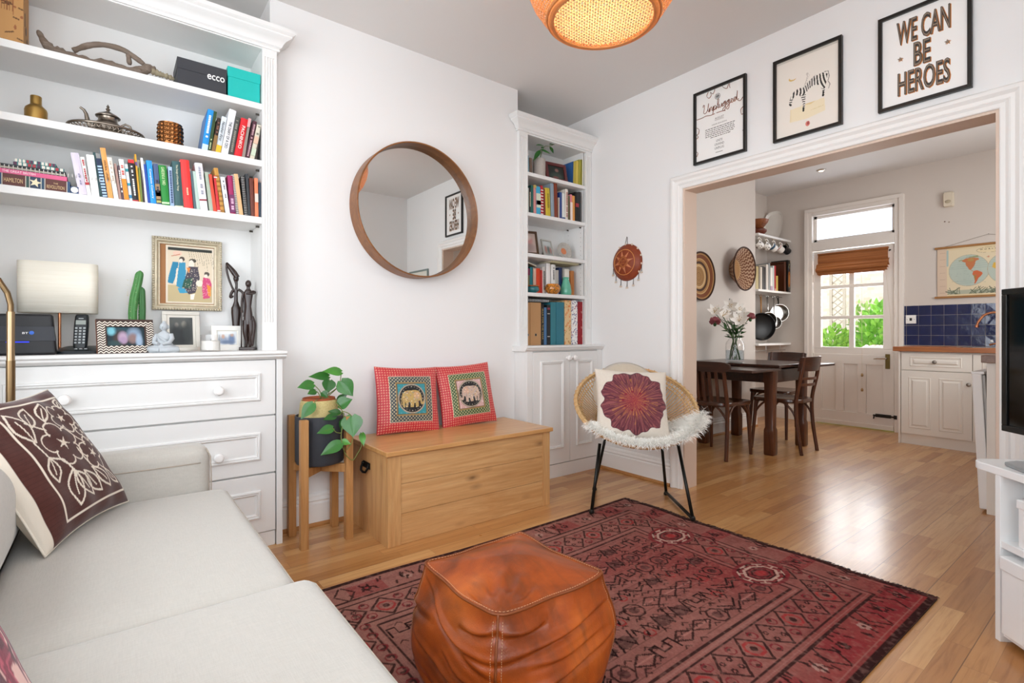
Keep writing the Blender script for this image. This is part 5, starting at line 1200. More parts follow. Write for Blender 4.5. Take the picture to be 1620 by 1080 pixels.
for i in range(nx_):
    for j in range(ny_):
        x = fx0+(i+.5+.3*(j%2)-.15)*(fx1-fx0)/nx_; y = fy0+(j+.5)*(fy1-fy0)/ny_; k = rs.randrange(6)
        if k == 0: octo(x, y, .040, .008, DK); cv.ell(x, y, .02, .02, '#5a3a38', .8)
        elif k == 1: cv.poly([(x-.05,y-.02),(x-.015,y-.035),(x+.05,y-.015),(x+.02,y+.028),(x-.03,y+.026)], '#4d3836', .7); cv.line([(x-.05,y-.04),(x-.02,y+.04),(x+.02,y-.035),(x+.05,y+.04)], .007, DK)
        elif k == 2: diamond(x, y, .052, .032, .008, DK); cv.line([(x-.045,y),(x+.045,y)], .006, '#c98f84', .7)
        elif k == 3: cv.line([(x-.05,y-.028),(x-.05,y+.028),(x-.02,y+.028),(x-.02,y-.01),(x+.02,y-.01),(x+.02,y+.028),(x+.05,y+.028),(x+.05,y-.028)], .007, DK)
        elif k == 4: cv.line([(x-.05+t_*.0125, y+.03*math.sin(t_*1.5)) for t_ in range(9)], .008, DK); octo(x, y-.02, .02, .006, '#b8403f')
        else: cv.line([(x-.05,y+.03),(x,y-.005),(x+.05,y+.03)], .008, DK); cv.line([(x-.05,y+.005),(x,y-.03),(x+.05,y+.005)], .008, DK)
        for q in range(5): a, b = x+rs.uniform(-.07,.07), y+rs.uniform(-.055,.055); cv.line([(a-.014,b),(a,b+.012),(a+.014,b)], .006, DK, .8)
for y in np.arange(fy0, fy1, .055): cv.line([(fx0,y),(fx1,y+.01)], .003, DK, .4)
for px_, py_ in ((1063,850),(1203,909)):
    w = at(px_, py_, 2, 0); x, y = w.x-RX0, w.y-RY0
    cv.ell(x, y, .135, .10, '#8c2f36', .75); octo(x, y, .112, .008, DK, .9, .74)
    octo(x, y, .082, .011, '#dcbcaa', .95, .74); octo(x, y, .068, .006, DK, .9, .74)
    for k in range(8):
        a = 2*PI*k/8; c_, s_ = math.cos(a), math.sin(a); p0 = (x+.078*c_, y+.058*s_); p1 = (x+.104*c_, y+.078*s_); cv.line([p0,p1], .008, '#dcbcaa', .9); cv.line([(p1[0]-.018*s_, p1[1]+.018*c_),(p1[0]+.018*s_, p1[1]-.018*c_)], .008, '#dcbcaa', .9)
    octo(x, y, .045, .008, DK, .85, .74); cv.ell(x, y, .028, .02, '#b8403f', .9)
w = at(895, 968, 2, 0); cv.ell(w.x+.06-RX0, w.y-.02-RY0, .045, .04, '#b03a40', .9); octo(w.x+.06-RX0, w.y-.02-RY0, .05, .008, DK); cv.line([(w.x+.02-RX0,w.y-.02-RY0),(w.x+.10-RX0,w.y-.02-RY0)], .007, '#d09a8c')
cv.put(np.clip((n3-.45)*1.2,0,1)*.25, '#4a2a28'); cv.put(np.clip((vnoise(X,Y,90,7)-.55)*1.5,0,1)*.4, '#c8988a')
cv.c = np.clip(cv.c*np.array([.80,.72,.72]), 0, 1)
rt = thing('rug', 'worn red and pink patterned wool rug with dark frayed ends on the oak floor', 'rug', (RX0, RY0, 0))
RUG = NT('worn_wool_pile'); a = RUG.n('ShaderNodeAttribute', attribute_name='paint'); n = RUG.noise(RUG.coord((1,.35,1)), 260, 3); RUG.bsdf(RUG.mix(.35, a.outputs['Color'], RUG.mix(1, a.outputs['Color'], RUG.ramp(n, [(.3,'#777777'),(.7,'#ffffff')]), 'MULTIPLY')), .95, bump=(n,.7), spec=.1, bdist=.004)
edge = lambda v: .008*math.sin(v*9)+.006*math.sin(v*23+1)
def rugfn(u, v):
    x = RWd*u+edge(v)*(u-.2 if u > .5 else 0); y = RHt*v+.010*math.sin(u*7+.6)*(1 if v > .5 else -.4)
    return Vector((x, y, .0075+.0015*math.sin(u*17)*math.sin(v*11)))
cv.sheet('pile', rugfn, RUG.mat, rt, smooth=True)
m = MB(); q = [rugfn(i/40,0) for i in range(40)]+[rugfn(1,i/40) for i in range(40)]+[rugfn(1-i/40,1) for i in range(40)]+[rugfn(0,1-i/40) for i in range(40)]
n = len(q); m.add([p-Vector((0,0,.0005)) for p in q]+[Vector((p.x,p.y,.0005)) for p in q], [(i,(i+1)%n,n+(i+1)%n,n+i) for i in range(n)]); obj('edge', m, mat('rug_edge_wool', '#3a2420', .95, var=.2, vs=60), rt)
FRG = mat('dark_fringe_wool', '#2b1c19', .95, var=.3, vs=80)
m = MB(); rs = random.Random(21)
for i in range(620):
    v = rs.random(); p = rugfn(1, v); L = rs.uniform(.012,.03); dy = rs.uniform(-.012,.012); m.tube([p-Vector((.004,0,.001)), p+Vector((L*.5,dy*.4,-.003)), Vector((p.x+L,p.y+dy,.0015))], [.0018,.0015,.0008], 4, cap=False)
o = obj('fringe', m, FRG, rt); o['kind'] = 'stuff'
# ---- pendant lamp
LX, LY, LZ = 1.43, 1.285, 2.185
t = thing('pendant_lamp', 'woven bamboo pendant lamp with double basket shade, lit, hanging from the ceiling', 'lamp', (LX,LY,LZ))
BB = NT('bamboo_strip'); n = BB.noise(BB.coord(), 40, 3)
p = BB.bsdf(BB.mix(n, lin('#b9713a'), lin('#dfa468')), .5, spec=.4); 
tr = BB.n('ShaderNodeBsdfTranslucent'); tr.inputs[0].default_value = (*lin('#e3a566'),1); mx = BB.n('ShaderNodeMixShader'); mx.inputs[0].default_value = .35; BB.l(p.outputs[0], mx.inputs[1]); BB.l(tr.outputs[0], mx.inputs[2]); BB.l(mx.outputs[0], BB.out.inputs[0]); BBM = BB.mat
def weave(m, prof, n, turn, w, twist=1):
    """diagonal bamboo strips both ways over a lathe profile"""
    P = prof; K = len(P)
    for s in (1,-1):
        for i in range(n):
            a0 = 2*PI*i/n; vs = []
            for k, (r, z) in enumerate(P):
                a = a0+s*turn*k/(K-1); off = .0006*s
                for d in (-w/2, w/2):
                    vs.append(((r+off)*math.cos(a)-d*math.sin(a), (r+off)*math.sin(a)+d*math.cos(a), z))
            m.add(vs, [(2*k,2*k+1,2*k+3,2*k+2) for k in range(K-1)])
outer = [(.262,.36),(.282,.31),(.297,.25),(.298,.2),(.286,.14),(.262,.085),(.232,.04),(.205,.012)]
inner = [(.205,.40),(.215,.3),(.205,.2),(.195,.1),(.187,.03),(.183,.0)]
m = MB(); weave(m, outer, 110, .9, .0055); obj('outer_shade', m, BBM, t, fixn=False)
m = MB(); weave(m, inner, 84, .7, .0055); obj('inner_shade', m, BBM, t, fixn=False)
m = MB()
for r, z, w in ((.205,.010,.006),(.185,.0,.005),(.255,.36,.006),(.207,.40,.005),(.286,.22,.002)): m.ring([(r*math.cos(a),r*math.sin(a),z) for a in np.linspace(0,2*PI,97)[:-1]], w, 8)
rim = [(.205,.012),(.2,-.002),(.19,-.004),(.183,.002)]; m.lathe(rim, 72); obj('bamboo_rim', m, BBM, t, smooth=50)
# lit woven disc across the bottom
m = MB(); r0 = .182
for s in range(-13, 14):
    x = s*.0136; L = math.sqrt(max(r0*r0-x*x, 0))
    if L > .01: m.box(x-.0034, x+.0034, -L, L, .012, .0128); m.box(-L, L, x-.0034, x+.0034, .0128, .0136)
LBM = NT('lit_bamboo_strip'); pb = LBM.bsdf('#f0d9ae', .6); t2 = LBM.n('ShaderNodeBsdfTranslucent'); t2.inputs[0].default_value = (*lin('#fff6e2'),1); mx = LBM.n('ShaderNodeMixShader'); mx.inputs[0].default_value = .7; LBM.l(pb.outputs[0], mx.inputs[1]); LBM.l(t2.outputs[0], mx.inputs[2]); LBM.l(mx.outputs[0], LBM.out.inputs[0])
obj('bottom_lattice', m, LBM.mat, t)
obj('bulb', MB().ball((0,0,.17), (.045,.045,.055)), mat('lit_bulb', '#fff4dc', .6, emit=('#ffd9a0', 30), var=0), t, smooth=True)
obj('cord', MB().tube([(0,0,.21),(0,0,CEZ-LZ-.01)], .004, 8), BLACK, t); obj('ceiling_rose', MB().lathe([(0,CEZ-LZ-.03),(.03,CEZ-LZ-.03),(.05,CEZ-LZ)], 32), WHITE, t, smooth=40)
# ================================================================ RIGHT ALCOVE: cupboard and bookcase
CYF, BYF, BX0, BX1 = 2.69, 2.81, 2.262, WX
t = thing('cupboard', 'white built-in two door cupboard with round knobs in the corner behind the wicker chair', 'cupboard', (0,0,0))
cx0 = 2.234
obj('carcass', MB().box(cx0, BX1-.002, CYF+.022, CHY-.001, .0, .905).box(BX0+.004, BX1-.002, CHY-.001, 3.075, 0, .905).box(cx0, cx0+.05, CYF+.002, CYF+.022, 0, .905).box(BX1-.05, BX1-.002, CYF+.002, CYF+.022, .1, .905).box(cx0+.05, BX1-.05, CYF+.004, CYF+.022, 0, .095), CAB, t, bevel=.0015)
m = MB(); pr = [(CYF-.02,.943),(CYF-.026,.938),(CYF-.026,.930),(CYF-.018,.925),(CYF-.014,.915),(CYF-.004,.910),(CYF,.905),(CHY-.001,.905),(CHY-.001,.943)]; m.prism(pr, cx0-.022, BX1-.002, 'x').box(BX0+.004, BX1-.002, CHY-.001, 3.075, .905, .943); obj('top', m, CAB, t, bevel=.001)
xm = at(901.7,700,1,CYF).x; dx0, dx1 = cx0+.052, BX1-.052
for a, b, kx in ((dx0,xm-.0015,xm-.028),(xm+.0015,dx1,xm+.03)):
    d = obj('door', MB().box(a, b, CYF, CYF+.02, .10, .898), CAB, t, bevel=.0015)
    m = MB(); moulding(m, a+.062, b-.062, .205, .835, CYF, .022); obj('door_moulding', m, CAB, d, smooth=35)
    obj('knob', knob_mb(kx, CYF, .852, .02), KN, d, smooth=40)
t = thing('bookcase', 'narrow white built-in bookcase with fluted pilasters in the right hand corner', 'bookcase', (0,0,0))
UT2 = 2.452
obj('back_panel', MB().box(BX0+.006, BX1-.004, 3.062, 3.074, .943, UT2+.04), CAB, t)
for x0, x1 in ((BX0+.006,BX0+.07),(BX1-.062,BX1-.004)): obj('side_panel', MB().box(x0, x1, BYF+.014, 3.062, .943, UT2+.04), CAB, t)
for x0, x1 in ((BX0-.008,BX0+.07),(BX1-.062,BX1-.004)):
    m = MB(); pilaster(m, x0, x1, BYF-.008, .943, UT2+.015, 4, .12, .05, .026); obj('pilaster', m, CAB, t)
obj('top_panel', MB().box(BX0+.006, BX1-.004, BYF, 3.062, UT2, UT2+.025), CAB, t); obj('top_rail', MB().box(BX0-.006, BX1-.004, BYF-.006, BYF+.014, UT2-.01, UT2+.05), CAB, t)
cornice('cornice', t, BX0-.01, BX1-.002, BYF-.006, UT2, True, False, BYF+.012)
SZ = []
for v0 in (270.2, 334.3, 399.2, 461.8): SZ.append(at(831, v0, 1, BYF).z)
for z in SZ: obj('shelf', MB().box(BX0+.07, BX1-.062, BYF, 3.062, z-.026, z), CAB, t, bevel=.002)
for z in SZ[1:3]:
    for y in (BYF+.05, 3.0): obj('shelf_pin', MB().tube([(BX1-.075,y,z-.031),(BX1-.058,y,z-.031)], .005, 8), PIN, t)
m = MB()
for k in range(38): z = 1.05+k*.035; m.tube([(BX1-.0622,BYF+.05,z),(BX1-.0618,BYF+.05,z)], .0028, 8); m.tube([(BX1-.0622,3.0,z),(BX1-.0618,3.0,z)], .0028, 8)
obj('pin_holes', m, mat('pin_hole', '#8f8a84', .8), t)
# ---- books
RBX = 'on the second shelf of the narrow bookcase'
def rr_(i): return 'in the packed row of the narrow bookcase'
r_b = [
 (831.4,834.3,831.4,290,'#1f5f8a','teal blue book at the left end',{}),(834.5,837,834.5,296.5,'#c9d6cf','thin pale book second from the left end',{}),(837.2,840,837.2,296,'#2a2320','thin black book with cream lettering',dict(marks=1,tcol='#cfc2a8')),
 (840.2,844.5,840.2,292.5,'#1f5d55','bottle green book',{}),(844.7,849,844.0,292,'#c98a86','dusty pink book',dict(bands=((.9,1,'#b8a05a'),))),(849.3,856,848.5,294,'#3fa2c4','bright blue book with a mottled white middle',dict(bands=((.25,.75,'#cfd8c2'),(.35,.5,'#8a7fa0')))),
 (856.2,859.6,856,293,'#b8222c','red book with white spots',dict(bands=tuple((i*.1+.03,i*.1+.06,'#f0e4dc') for i in range(9)))),(859.8,863.6,859,298,'#7a2b22','brick red book',{}),
 (864.2,871.6,862.5,296.5,'#c9b233','thick yellow book',dict(marks=2,tcol='#8a7a24',tz=(.3,.8),tw=.3)),(872.4,877.6,871,289.5,'#8b9aa6','tall blue grey book',{}),(878,883,876.8,289,'#7a3218','tall rust brown book',{}),
 (884,885.7,884,312,'#c9b9a8','very thin short beige book',{}),(885.9,889.6,885.9,303.5,'#24407f','navy blue book',{}),(890,894.3,889.6,305,'#dcdfd9','off white book left of the cream one',dict(bands=((.03,.08,'#3c5a8a'),))),
 (894.6,899,894.6,298.5,'#e4ddd2','tall cream book',dict(marks=3,tcol='#b07a70',tz=(.1,.9))),(899.6,902.4,899.4,309,'#5d5a3a','moss green book',{}),(902.8,905.8,902.6,307,'#d9808a','pink topped thin book',dict(bands=((0,.7,'#e9d9d2'),))),
 (906,910,905.8,309,'#dd9a4e','orange paperback',{}),(911,915.8,911,303,'#1e1c1d','black book with a red flower',dict(bands=((.5,.62,'#a02c38'),))),(916,919.6,916,303,'#2b2b2e','charcoal book at the right end',{})]
pxrow(r_b, BYF+.02, SZ[1]+.0005, rr_, 'books packed on the second shelf of the narrow bookcase', 345, depth=.19)
r_d = [
 (832,834.6,832,414,'#5a5436','dark olive book',{}),(835,838.4,835,424,'#7d7a55','sage book with a plum top',dict(bands=((.72,1,'#7a2c4a'),))),(838.8,843.2,838.8,422,'#1f7f88','teal paperback',{}),
 (844,848.6,844,424,'#d9b8a6','peach paperback',{}),(849.2,855.6,848.6,424,'#d4431f','bright orange red book',{}),(856,858.6,856,427,'#c23a36','thin red book',{}),(858.8,863,858.6,422,'#d3cbc4','pale grey paperback',dict(marks=4,tcol='#55504c')),
 (864.6,871,864.6,416,'#ece9e6','tall white book, left of a pair',{}),(872.6,879.4,872.4,418,'#e9e6e2','tall white book, right of a pair',dict(marks=5,tcol='#5b5652',tz=(.5,.9),tw=.25)),
 (880,884.2,880,427,'#b9b4ac','grey paperback',{}),(884.6,889.8,884.6,423,'#1f2f57','navy book behind the green vase',{}),(894,901,894,425,'#e6e0d4','cream book behind the green vase',{}),(903.4,909,903,428,'#b5733a','tan brown book at the right end',{})]
pxrow(r_d, BYF+.08, SZ[3]+.0005, lambda i: 'behind the bowls on the narrow bookcase', 'books behind the bowls on the narrow bookcase', 462, depth=.14)
zt = max(at(868,416,1,BYF+.08).z, 0)
t = flat('book', 'thin pale book lying flat on top of the books behind the bowls', 'book', at(868,415,1,BYF+.08).x, at(911,415,1,BYF+.08).x, BYF+.05, BYF+.2, zt+.003, zt+.016, '#b9b08e', group=None)
t = thing('book', 'thin greenish book slanting on top of the left end of the row behind the bowls', 'book', (at(832,412,1,BYF+.07).x, BYF+.07, at(832,412,1,BYF+.07).z-.012), rot=(0,R(14),0))
obj('cover', MB().box(0,.105,0,.14,0,.0025).box(0,.105,0,.14,.0085,.011), book_mat('#8f8a78'), t); obj('pages', MB().box(.002,.103,.002,.138,.0025,.0085), PAPER, t)
# top shelf: books, planter, red frame
pxrow([(831.4,834,831,243,'#27332f','dark green book leaning at the left end',{}),(834.6,838,833.6,245,'#7fa0ad','light blue grey book at the left end',{}),(838.4,842.6,838,249,'#6f5d50','brown book tucked beside the plant pot',{})], BYF+.05, SZ[0]+.0005, lambda i: 'on the top shelf of the narrow bookcase', 'books on the top shelf of the narrow bookcase', 272, depth=.15)
pxrow([(907,911,907,255,'#2b5f9e','blue book behind the red frame',dict(dy=.03,depth=.2)),(911.5,915.4,912,254,'#d0b850','yellow spined book right of the red frame',{}),(916,919,916.6,252,'#a9a23e','olive book at the right end',{}),(919.3,922,920.4,252,'#8f8a34','darker olive book at the far right end',{})], BYF+.03, SZ[0]+.0005, lambda i: 'on the top shelf of the narrow bookcase', 'books on the top shelf of the narrow bookcase', 288, depth=.18)
pc = at(853,275,1,BYF+.085)
t = thing('potted_plant', 'small broad leaved plant in a grey cylinder pot at the top of the narrow bookcase', 'plant', (pc.x,BYF+.085,SZ[0]+.0005))
rp = .047
obj('pot', MB().lathe([(0,0),(rp-.004,0),(rp,.004),(rp,.142),(rp-.003,.146),(rp-.007,.142),(rp-.008,.12),(0,.118)], 40), mat('speckled_grey_pot', '#b5ada6', .8, var=.12, vs=90), t, smooth=40)
obj('soil', MB().lathe([(0,.122),(rp-.009,.12)], 24), mat('soil', '#3b2a1e'), t)
loc2 = Vector((pc.x,BYF+.085,SZ[0]+.0005))
def p2(x, y, Y): return at(825+x/13.5, 215+y/13.5, 1, Y)-loc2
yb = BYF+.06
obj('stem', MB().tube(sp3([(0,0,.118), p2(440,330,yb+.01), p2(500,220,yb), p2(600,215,yb-.01), p2(720,170,yb-.02), p2(745,160,yb-.02)], 18), .0022, 6), SM, t, smooth=True)
obj('stem', MB().tube(sp3([(0,0,.118), p2(420,330,yb), p2(400,300,yb-.02)], 8), .0022, 6), SM, t, smooth=True)
for i, (x0,y0,x1,y1,w) in enumerate([(480,215,315,175,85),(400,300,265,505,100),(400,290,640,375,95),(600,225,690,370,90),(690,185,600,165,70),(745,165,680,80,45),(750,170,870,225,40),(470,230,430,260,60)]):
    m = MB(); leaf_mb(m, p2(x0,y0,yb-.01), p2(x1,y1,yb-.03-.008*(i%3)), w/13.5*3.9/812*1.0, (-.3,-.7,.65), fold=.2, curl=.08, heart=False); obj('leaf', m, LG[i%2], t, smooth=True, fixn=False)
cv = portrait(50, 60, .08, .1, '#232724', [(.55,.45,.25,.45,'#2c312d'),(.55,.68,.12,.14,'#8a5f58'),(.5,.2,.4,.3,'#3c463e'),(.45,.1,.2,.1,'#7a4a44')])
x0, x1 = at(865,270,1,BYF+.05).x, at(898,270,1,BYF+.05).x
photo_frame('photo_frame', 'dark red photo frame on the top shelf of the narrow bookcase', (x0+x1)/2, BYF+.045, SZ[0]+.0005, (x1-x0)*.92, .152, .024, R(12), R(-6), mat('dark_red_lacquer', '#5c1214', .3, var=.1, coat=.3), cv, .014)
# third shelf: frames and plate
cv = portrait(50, 60, .12, .14, '#b9a59c', [(.3,.5,.2,.3,'#8a6f6a'),(.6,.6,.22,.25,'#c78f8c'),(.5,.25,.5,.25,'#9c8a88'),(.45,.8,.3,.2,'#cfc3ba')])
photo_frame('photo_frame', 'dark wood photo frame at the left of the third shelf in the narrow bookcase', at(836,395,1,BYF+.06).x, BYF+.05, SZ[2]+.0005, .165, .185, .017, R(14), R(-14), mat('dark_oak_frame', '#4c3420', .45, var=.15), cv, .014)
cv = portrait(50, 50, .1, .1, '#aeb4b2', [(.5,.3,.5,.3,'#8f8a84'),(.3,.45,.14,.3,'#a8766c'),(.62,.45,.16,.3,'#5d6a66'),(.85,.4,.12,.25,'#b07a72'),(.5,.85,.6,.2,'#c4cbca')])
photo_frame('photo_frame', 'pale silver photo frame standing beside the round plate in the narrow bookcase', at(868,401,1,BYF+.06).x, BYF+.05, SZ[2]+.0005, .118, .135, .010, R(14), R(8), mat('pale_silver_frame', '#b9b6ae', .3, metal=.6), cv, .012)
pc = at(895,405,1,BYF+.07); t = thing('plate', 'round pearly plate with an orange centre standing upright in the narrow bookcase', 'plate', (pc.x,BYF+.075,SZ[2]+.0005), rot=(R(-14),0,R(-4)))
pr_ = .068; PL = NT('pearly_glaze'); co = PL.coord(); n = PL.noise(co, 22, 4, dist=1); PL.bsdf(PL.mix(n, lin('#8f8a82'), lin('#d5d0c8')), .2, metal=.25, coat=.4)
obj('dish', MB().lathe([(0,.004),(.03,.003),(.04,-.002),(pr_,-.012),(pr_,-.009),(.042,.006),(0,.009)], 48, (0,0,pr_), 'y'), PL.mat, t, smooth=50)
obj('centre', MB().lathe([(0,.0015),(.022,.0015),(.026,.003)], 32, (.0,0,pr_), 'y'), mat('orange_glaze', '#c9784f', .3, var=.2), t); obj('stand', MB().box(-.03,.03,-.012,.05,0,.006), mat('clear_stand', '#b9b4ac', .3), t)
# fourth shelf: bowls, vase
def bowl(label, u, v, r, h, c1, c2, pat):
    p = at(u, v, 1, BYF+.05); B = NT('painted_bowl_'+pat); co = B.coord(); n = B.noise(co, 38, 2, dist=1.5); B.bsdf(B.ramp(n, [(.35,c1),(.5,c2),(.56,c1)]) if pat == 'orange' else B.mix(B.noise(co,20,3), lin(c1), lin(c2)), .22, coat=.5)
    t = thing('bowl', label, 'bowl', (p.x,BYF+.055,SZ[3]+.0005))
    obj('body', MB().lathe([(0,0),(r*.45,0),(r*.5,.004),(r*.85,h*.25),(r,h*.5),(r*.92,h*.8),(r*.72,h),(r*.66,h*.97),(r*.8,h*.7),(r*.85,h*.45),(0,.008)], 40), B.mat, t, smooth=50); return t
t = bowl('small teal painted bowl with a beaded rim, left of the orange bowl', 843, 458, .052, .05, '#1a5a63', '#2a7d80', 'teal')
m = MB()
for i in range(26): a = 2*PI*i/26; m.ball((.043*math.cos(a),.043*math.sin(a),.052), (.006,.006,.006), 8, 6)
obj('beaded_rim', m, mat('copper_beads', '#a9683c', .35, metal=.3, var=.4, vs=60), t, smooth=True)
t = bowl('round orange bowl painted with dark leaves in the narrow bookcase', 875, 460, .062, .078, '#d8862a', '#3a3a1f', 'orange')
obj('filling', MB().lathe([(0,.066),(.025,.07),(.047,.062)], 24), mat('dried_petals', '#7a4a3c', .8, var=.5, vs=60), t, smooth=True)
p = at(896,466,1,BYF+.05); t = obj('vase', MB().lathe([(0,0),(.036,0),(.042,.006),(.044,.03),(.036,.075),(.026,.11),(.021,.125),(.027,.135),(.024,.138),(.018,.128),(.022,.1),(0,.02)], 40), mat('jade_glaze', '#5fae93', .22, var=.12, vs=30, coat=.5), smooth=50, loc=(p.x,BYF+.055,SZ[3]+.0005)); tag(t, 'jade green glazed vase narrowing to the neck, right of the orange bowl', 'vase')
# ---- files on the cupboard top
zf = .9435; yf = BYF+.03
def file_(name, label, cat, u0, u1, v, mt, y=yf, extra=None, d=.22):
    x0, x1 = at(u0,520,1,y).x, at(u1,520,1,y).x; h = at(u0,v,1,y).z-zf
    t = thing(name, label, cat, ((x0+x1)/2, y, zf), 0, 'files and albums on the cupboard in the corner'); w = (x1-x0)/2-.0006
    obj('cover', MB().box(-w, w, 0, d, 0, h), mt, t, bevel=.0015); return t, w, h
KRF = mat('kraft_box_file', '#b58a5e', .75, var=.06)
for u0, u1, l in ((831.3,838.6,'narrow kraft magazine file at the left end, above the cupboard'),(839,856,'wide kraft magazine file second from the left, above the cupboard')):
    t, w, h = file_('magazine_file', l, 'magazine file', u0, u1, 478, KRF)
    obj('finger_hole', MB().lathe([(0,-.0006),(.009,-.0006),(.009,.001)], 20, (0 if w > .02 else -w*.9+.012,0,.075), 'y'), mat('finger_hole_shadow', '#3a2a1a', .9), t); obj('finger_ring', MB().ring([((0 if w > .02 else -w*.9+.012)+.0095*math.cos(a), -.0006, .075+.0095*math.sin(a)) for a in np.linspace(0,2*PI,21)[:-1]], .0012, 6), STEEL, t)
t, w, h = file_('book', 'black hardback with gold vertical lettering above the cupboard', 'book', 856.6, 860.4, 480, book_mat('#1d1a18'))
m = MB(); text_into(m, 'ELLA FOR THE YEAR', lambda a, b: (b, -.0008, h*.5-a), h*.74, w*1.1); obj('title', m, book_mat('#c2a460'), t, fixn=False)
file_('book', 'slim denim blue album above the cupboard', 'album', 860.9, 865, 486, book_mat('#4a6f96'))
t, w, h = file_('book', 'black album with pale marks between blue and teal albums', 'album', 865.4, 870.8, 482, book_mat('#191a1c'))
for a, b, c in ((.88,.93,'#8a3a4a'),(.77,.79,'#b9b4ac'),(.2,.22,'#b9b4ac')): obj('spine_band', MB().box(-w*.8,w*.8,-.0006,.001,h*a,h*b), book_mat(c), t)
TEAL = book_mat('#2f7480')
t, w, h = file_('ring_binder', 'teal ring binder, left of a pair above the cupboard', 'binder', 871.2, 879.6, 477.5, TEAL); t, w, h = file_('ring_binder', 'teal ring binder, right of a pair above the cupboard', 'binder', 880, 892.6, 477.5, mat('teal_binder_cloth','#2c7080',.5,var=.1))
def floral(name, bg, cols, sc):
    F = NT(name); co = F.coord(); v = F.n('ShaderNodeTexVoronoi'); v.inputs['Scale'].default_value = sc; F.l(co, v.inputs['Vector']); n = F.noise(co, sc*1.6, 2, dist=.6)
    spot = F.math('LESS_THAN', v.outputs['Distance'], .42); c = F.ramp(v.outputs['Color'], [(.2,cols[0]),(.5,cols[1]),(.8,cols[2])]); F.bsdf(F.mix(F.math('MULTIPLY', spot, F.math('GREATER_THAN', n, .42)), lin(bg), c), .6); return F.mat
file_('ring_binder', 'binder printed with orange and green flowers above the cupboard', 'binder', 893.4, 903.6, 474.5, floral('orange_floral_print', '#d9b98a', ['#d98a4a','#7f8a4f','#d9774a'], 48))
file_('ring_binder', 'binder printed with blue and white leaves above the cupboard', 'binder', 904.2, 913.8, 474.5, floral('blue_leaf_print', '#e9e6e2', ['#3c4a7c','#7c8ab0','#a8626c'], 70))
t, w, h = file_('ring_binder', 'red binder with small pale hooks at the right end above the cupboard', 'binder', 914.3, 924, 477, mat('red_binder_cloth', '#8f1420', .5, var=.06))
m = MB()
for zz in (.13,.25,.06,.19): m.ring([(.004*(1 if zz in (.13,.25) else 3)+.006*math.cos(a), -.0008, zz+.008*math.sin(a)) for a in np.linspace(-1,2.6,9)], .0014, 4)
obj('printed_hooks', m, book_mat('#e0a8a0'), t)
x0, x1 = at(831.5,474,1,yf+.01).x, at(869.6,474,1,yf+.01).x; zb = at(850,477.5,1,yf).z
t = thing('notebook', 'black spiral notebook lying on top of the kraft magazine files', 'notebook', ((x0+x1)/2, yf+.012, zb+.001)); w = (x1-x0)/2
obj('cover', MB().box(-w,w,.004,.2,0,.003).box(-w,w,.004,.2,.018,.022), book_mat('#1b1b1d'), t); obj('pages', MB().box(-w+.003,w-.003,.008,.195,.003,.018), mat('dark_pages', '#3a3836', .8), t)
m = MB()
for i in range(22): x = -w+.01+i*(2*w-.02)/21; m.ring([(x, .006+.006*math.cos(a), .011+.010*math.sin(a)) for a in np.linspace(0,2*PI,9)[:-1]], .0014, 5)
obj('spiral_binding', m, WHITE, t, smooth=True)
# ================================================================ PICTURES ON THE RIGHT WALL (they face -X; a runs to the camera's right)
def wall_picture(label, y0, y1, z0, z1, bw=.016, dep=.022, paper='#f0eeeb', fm=BLACK, cv=None, mountw=0):
    t = thing('framed_print', label, 'picture', (WX, (y0+y1)/2, (z0+z1)/2), R(-90)); w, h = y1-y0, z1-z0   # local x -> -Y (right in the photo), local -y -> -X
    m = MB()
    for a,b,c,d in ((-w/2,w/2,-h/2,-h/2+bw),(-w/2,w/2,h/2-bw,h/2),(-w/2,-w/2+bw,-h/2+bw,h/2-bw),(w/2-bw,w/2,-h/2+bw,h/2-bw)): m.box(a,b,-dep,-.001,c,d)
    obj('frame', m, fm, t, bevel=.001)
    iw, ih = w-2*bw, h-2*bw
    if cv: cv.sheet('print', lambda u, v: (-iw/2+iw*u, -.0085, -ih/2+ih*v), PRINT, t)
    else: obj('paper', MB().box(-iw/2, iw/2, -.0085, -.002, -ih/2, ih/2), mat('print_paper', paper, .6, var=.01), t)
    return t, iw, ih
Z0, Z1 = 2.112, 2.573
t, iw, ih = wall_picture('black framed poster reading Unplugged in looping script, leftmost of the three wall pictures', 1.545, 1.892, Z0, Z1)
INK = mat('black_ink', '#1d1a19', .6, var=0); RUST = mat('rust_ink', '#b5602c', .6, var=0); GREYI = mat('grey_ink', '#6a6560', .6, var=0)
fn = lambda a, b: (a, -.0092, b)
def script(pts, m, m2, w=.0022, off=.0022):
    q = sp3([(a, 0, b) for a, b in pts], len(pts)*6)
    m.tube([(p.x, -.0095, p.z) for p in q], w/2, 5); m2.tube([(p.x+off*.5, -.0088, p.z-off) for p in q], w/2, 5)
mi, mr = MB(), MB()
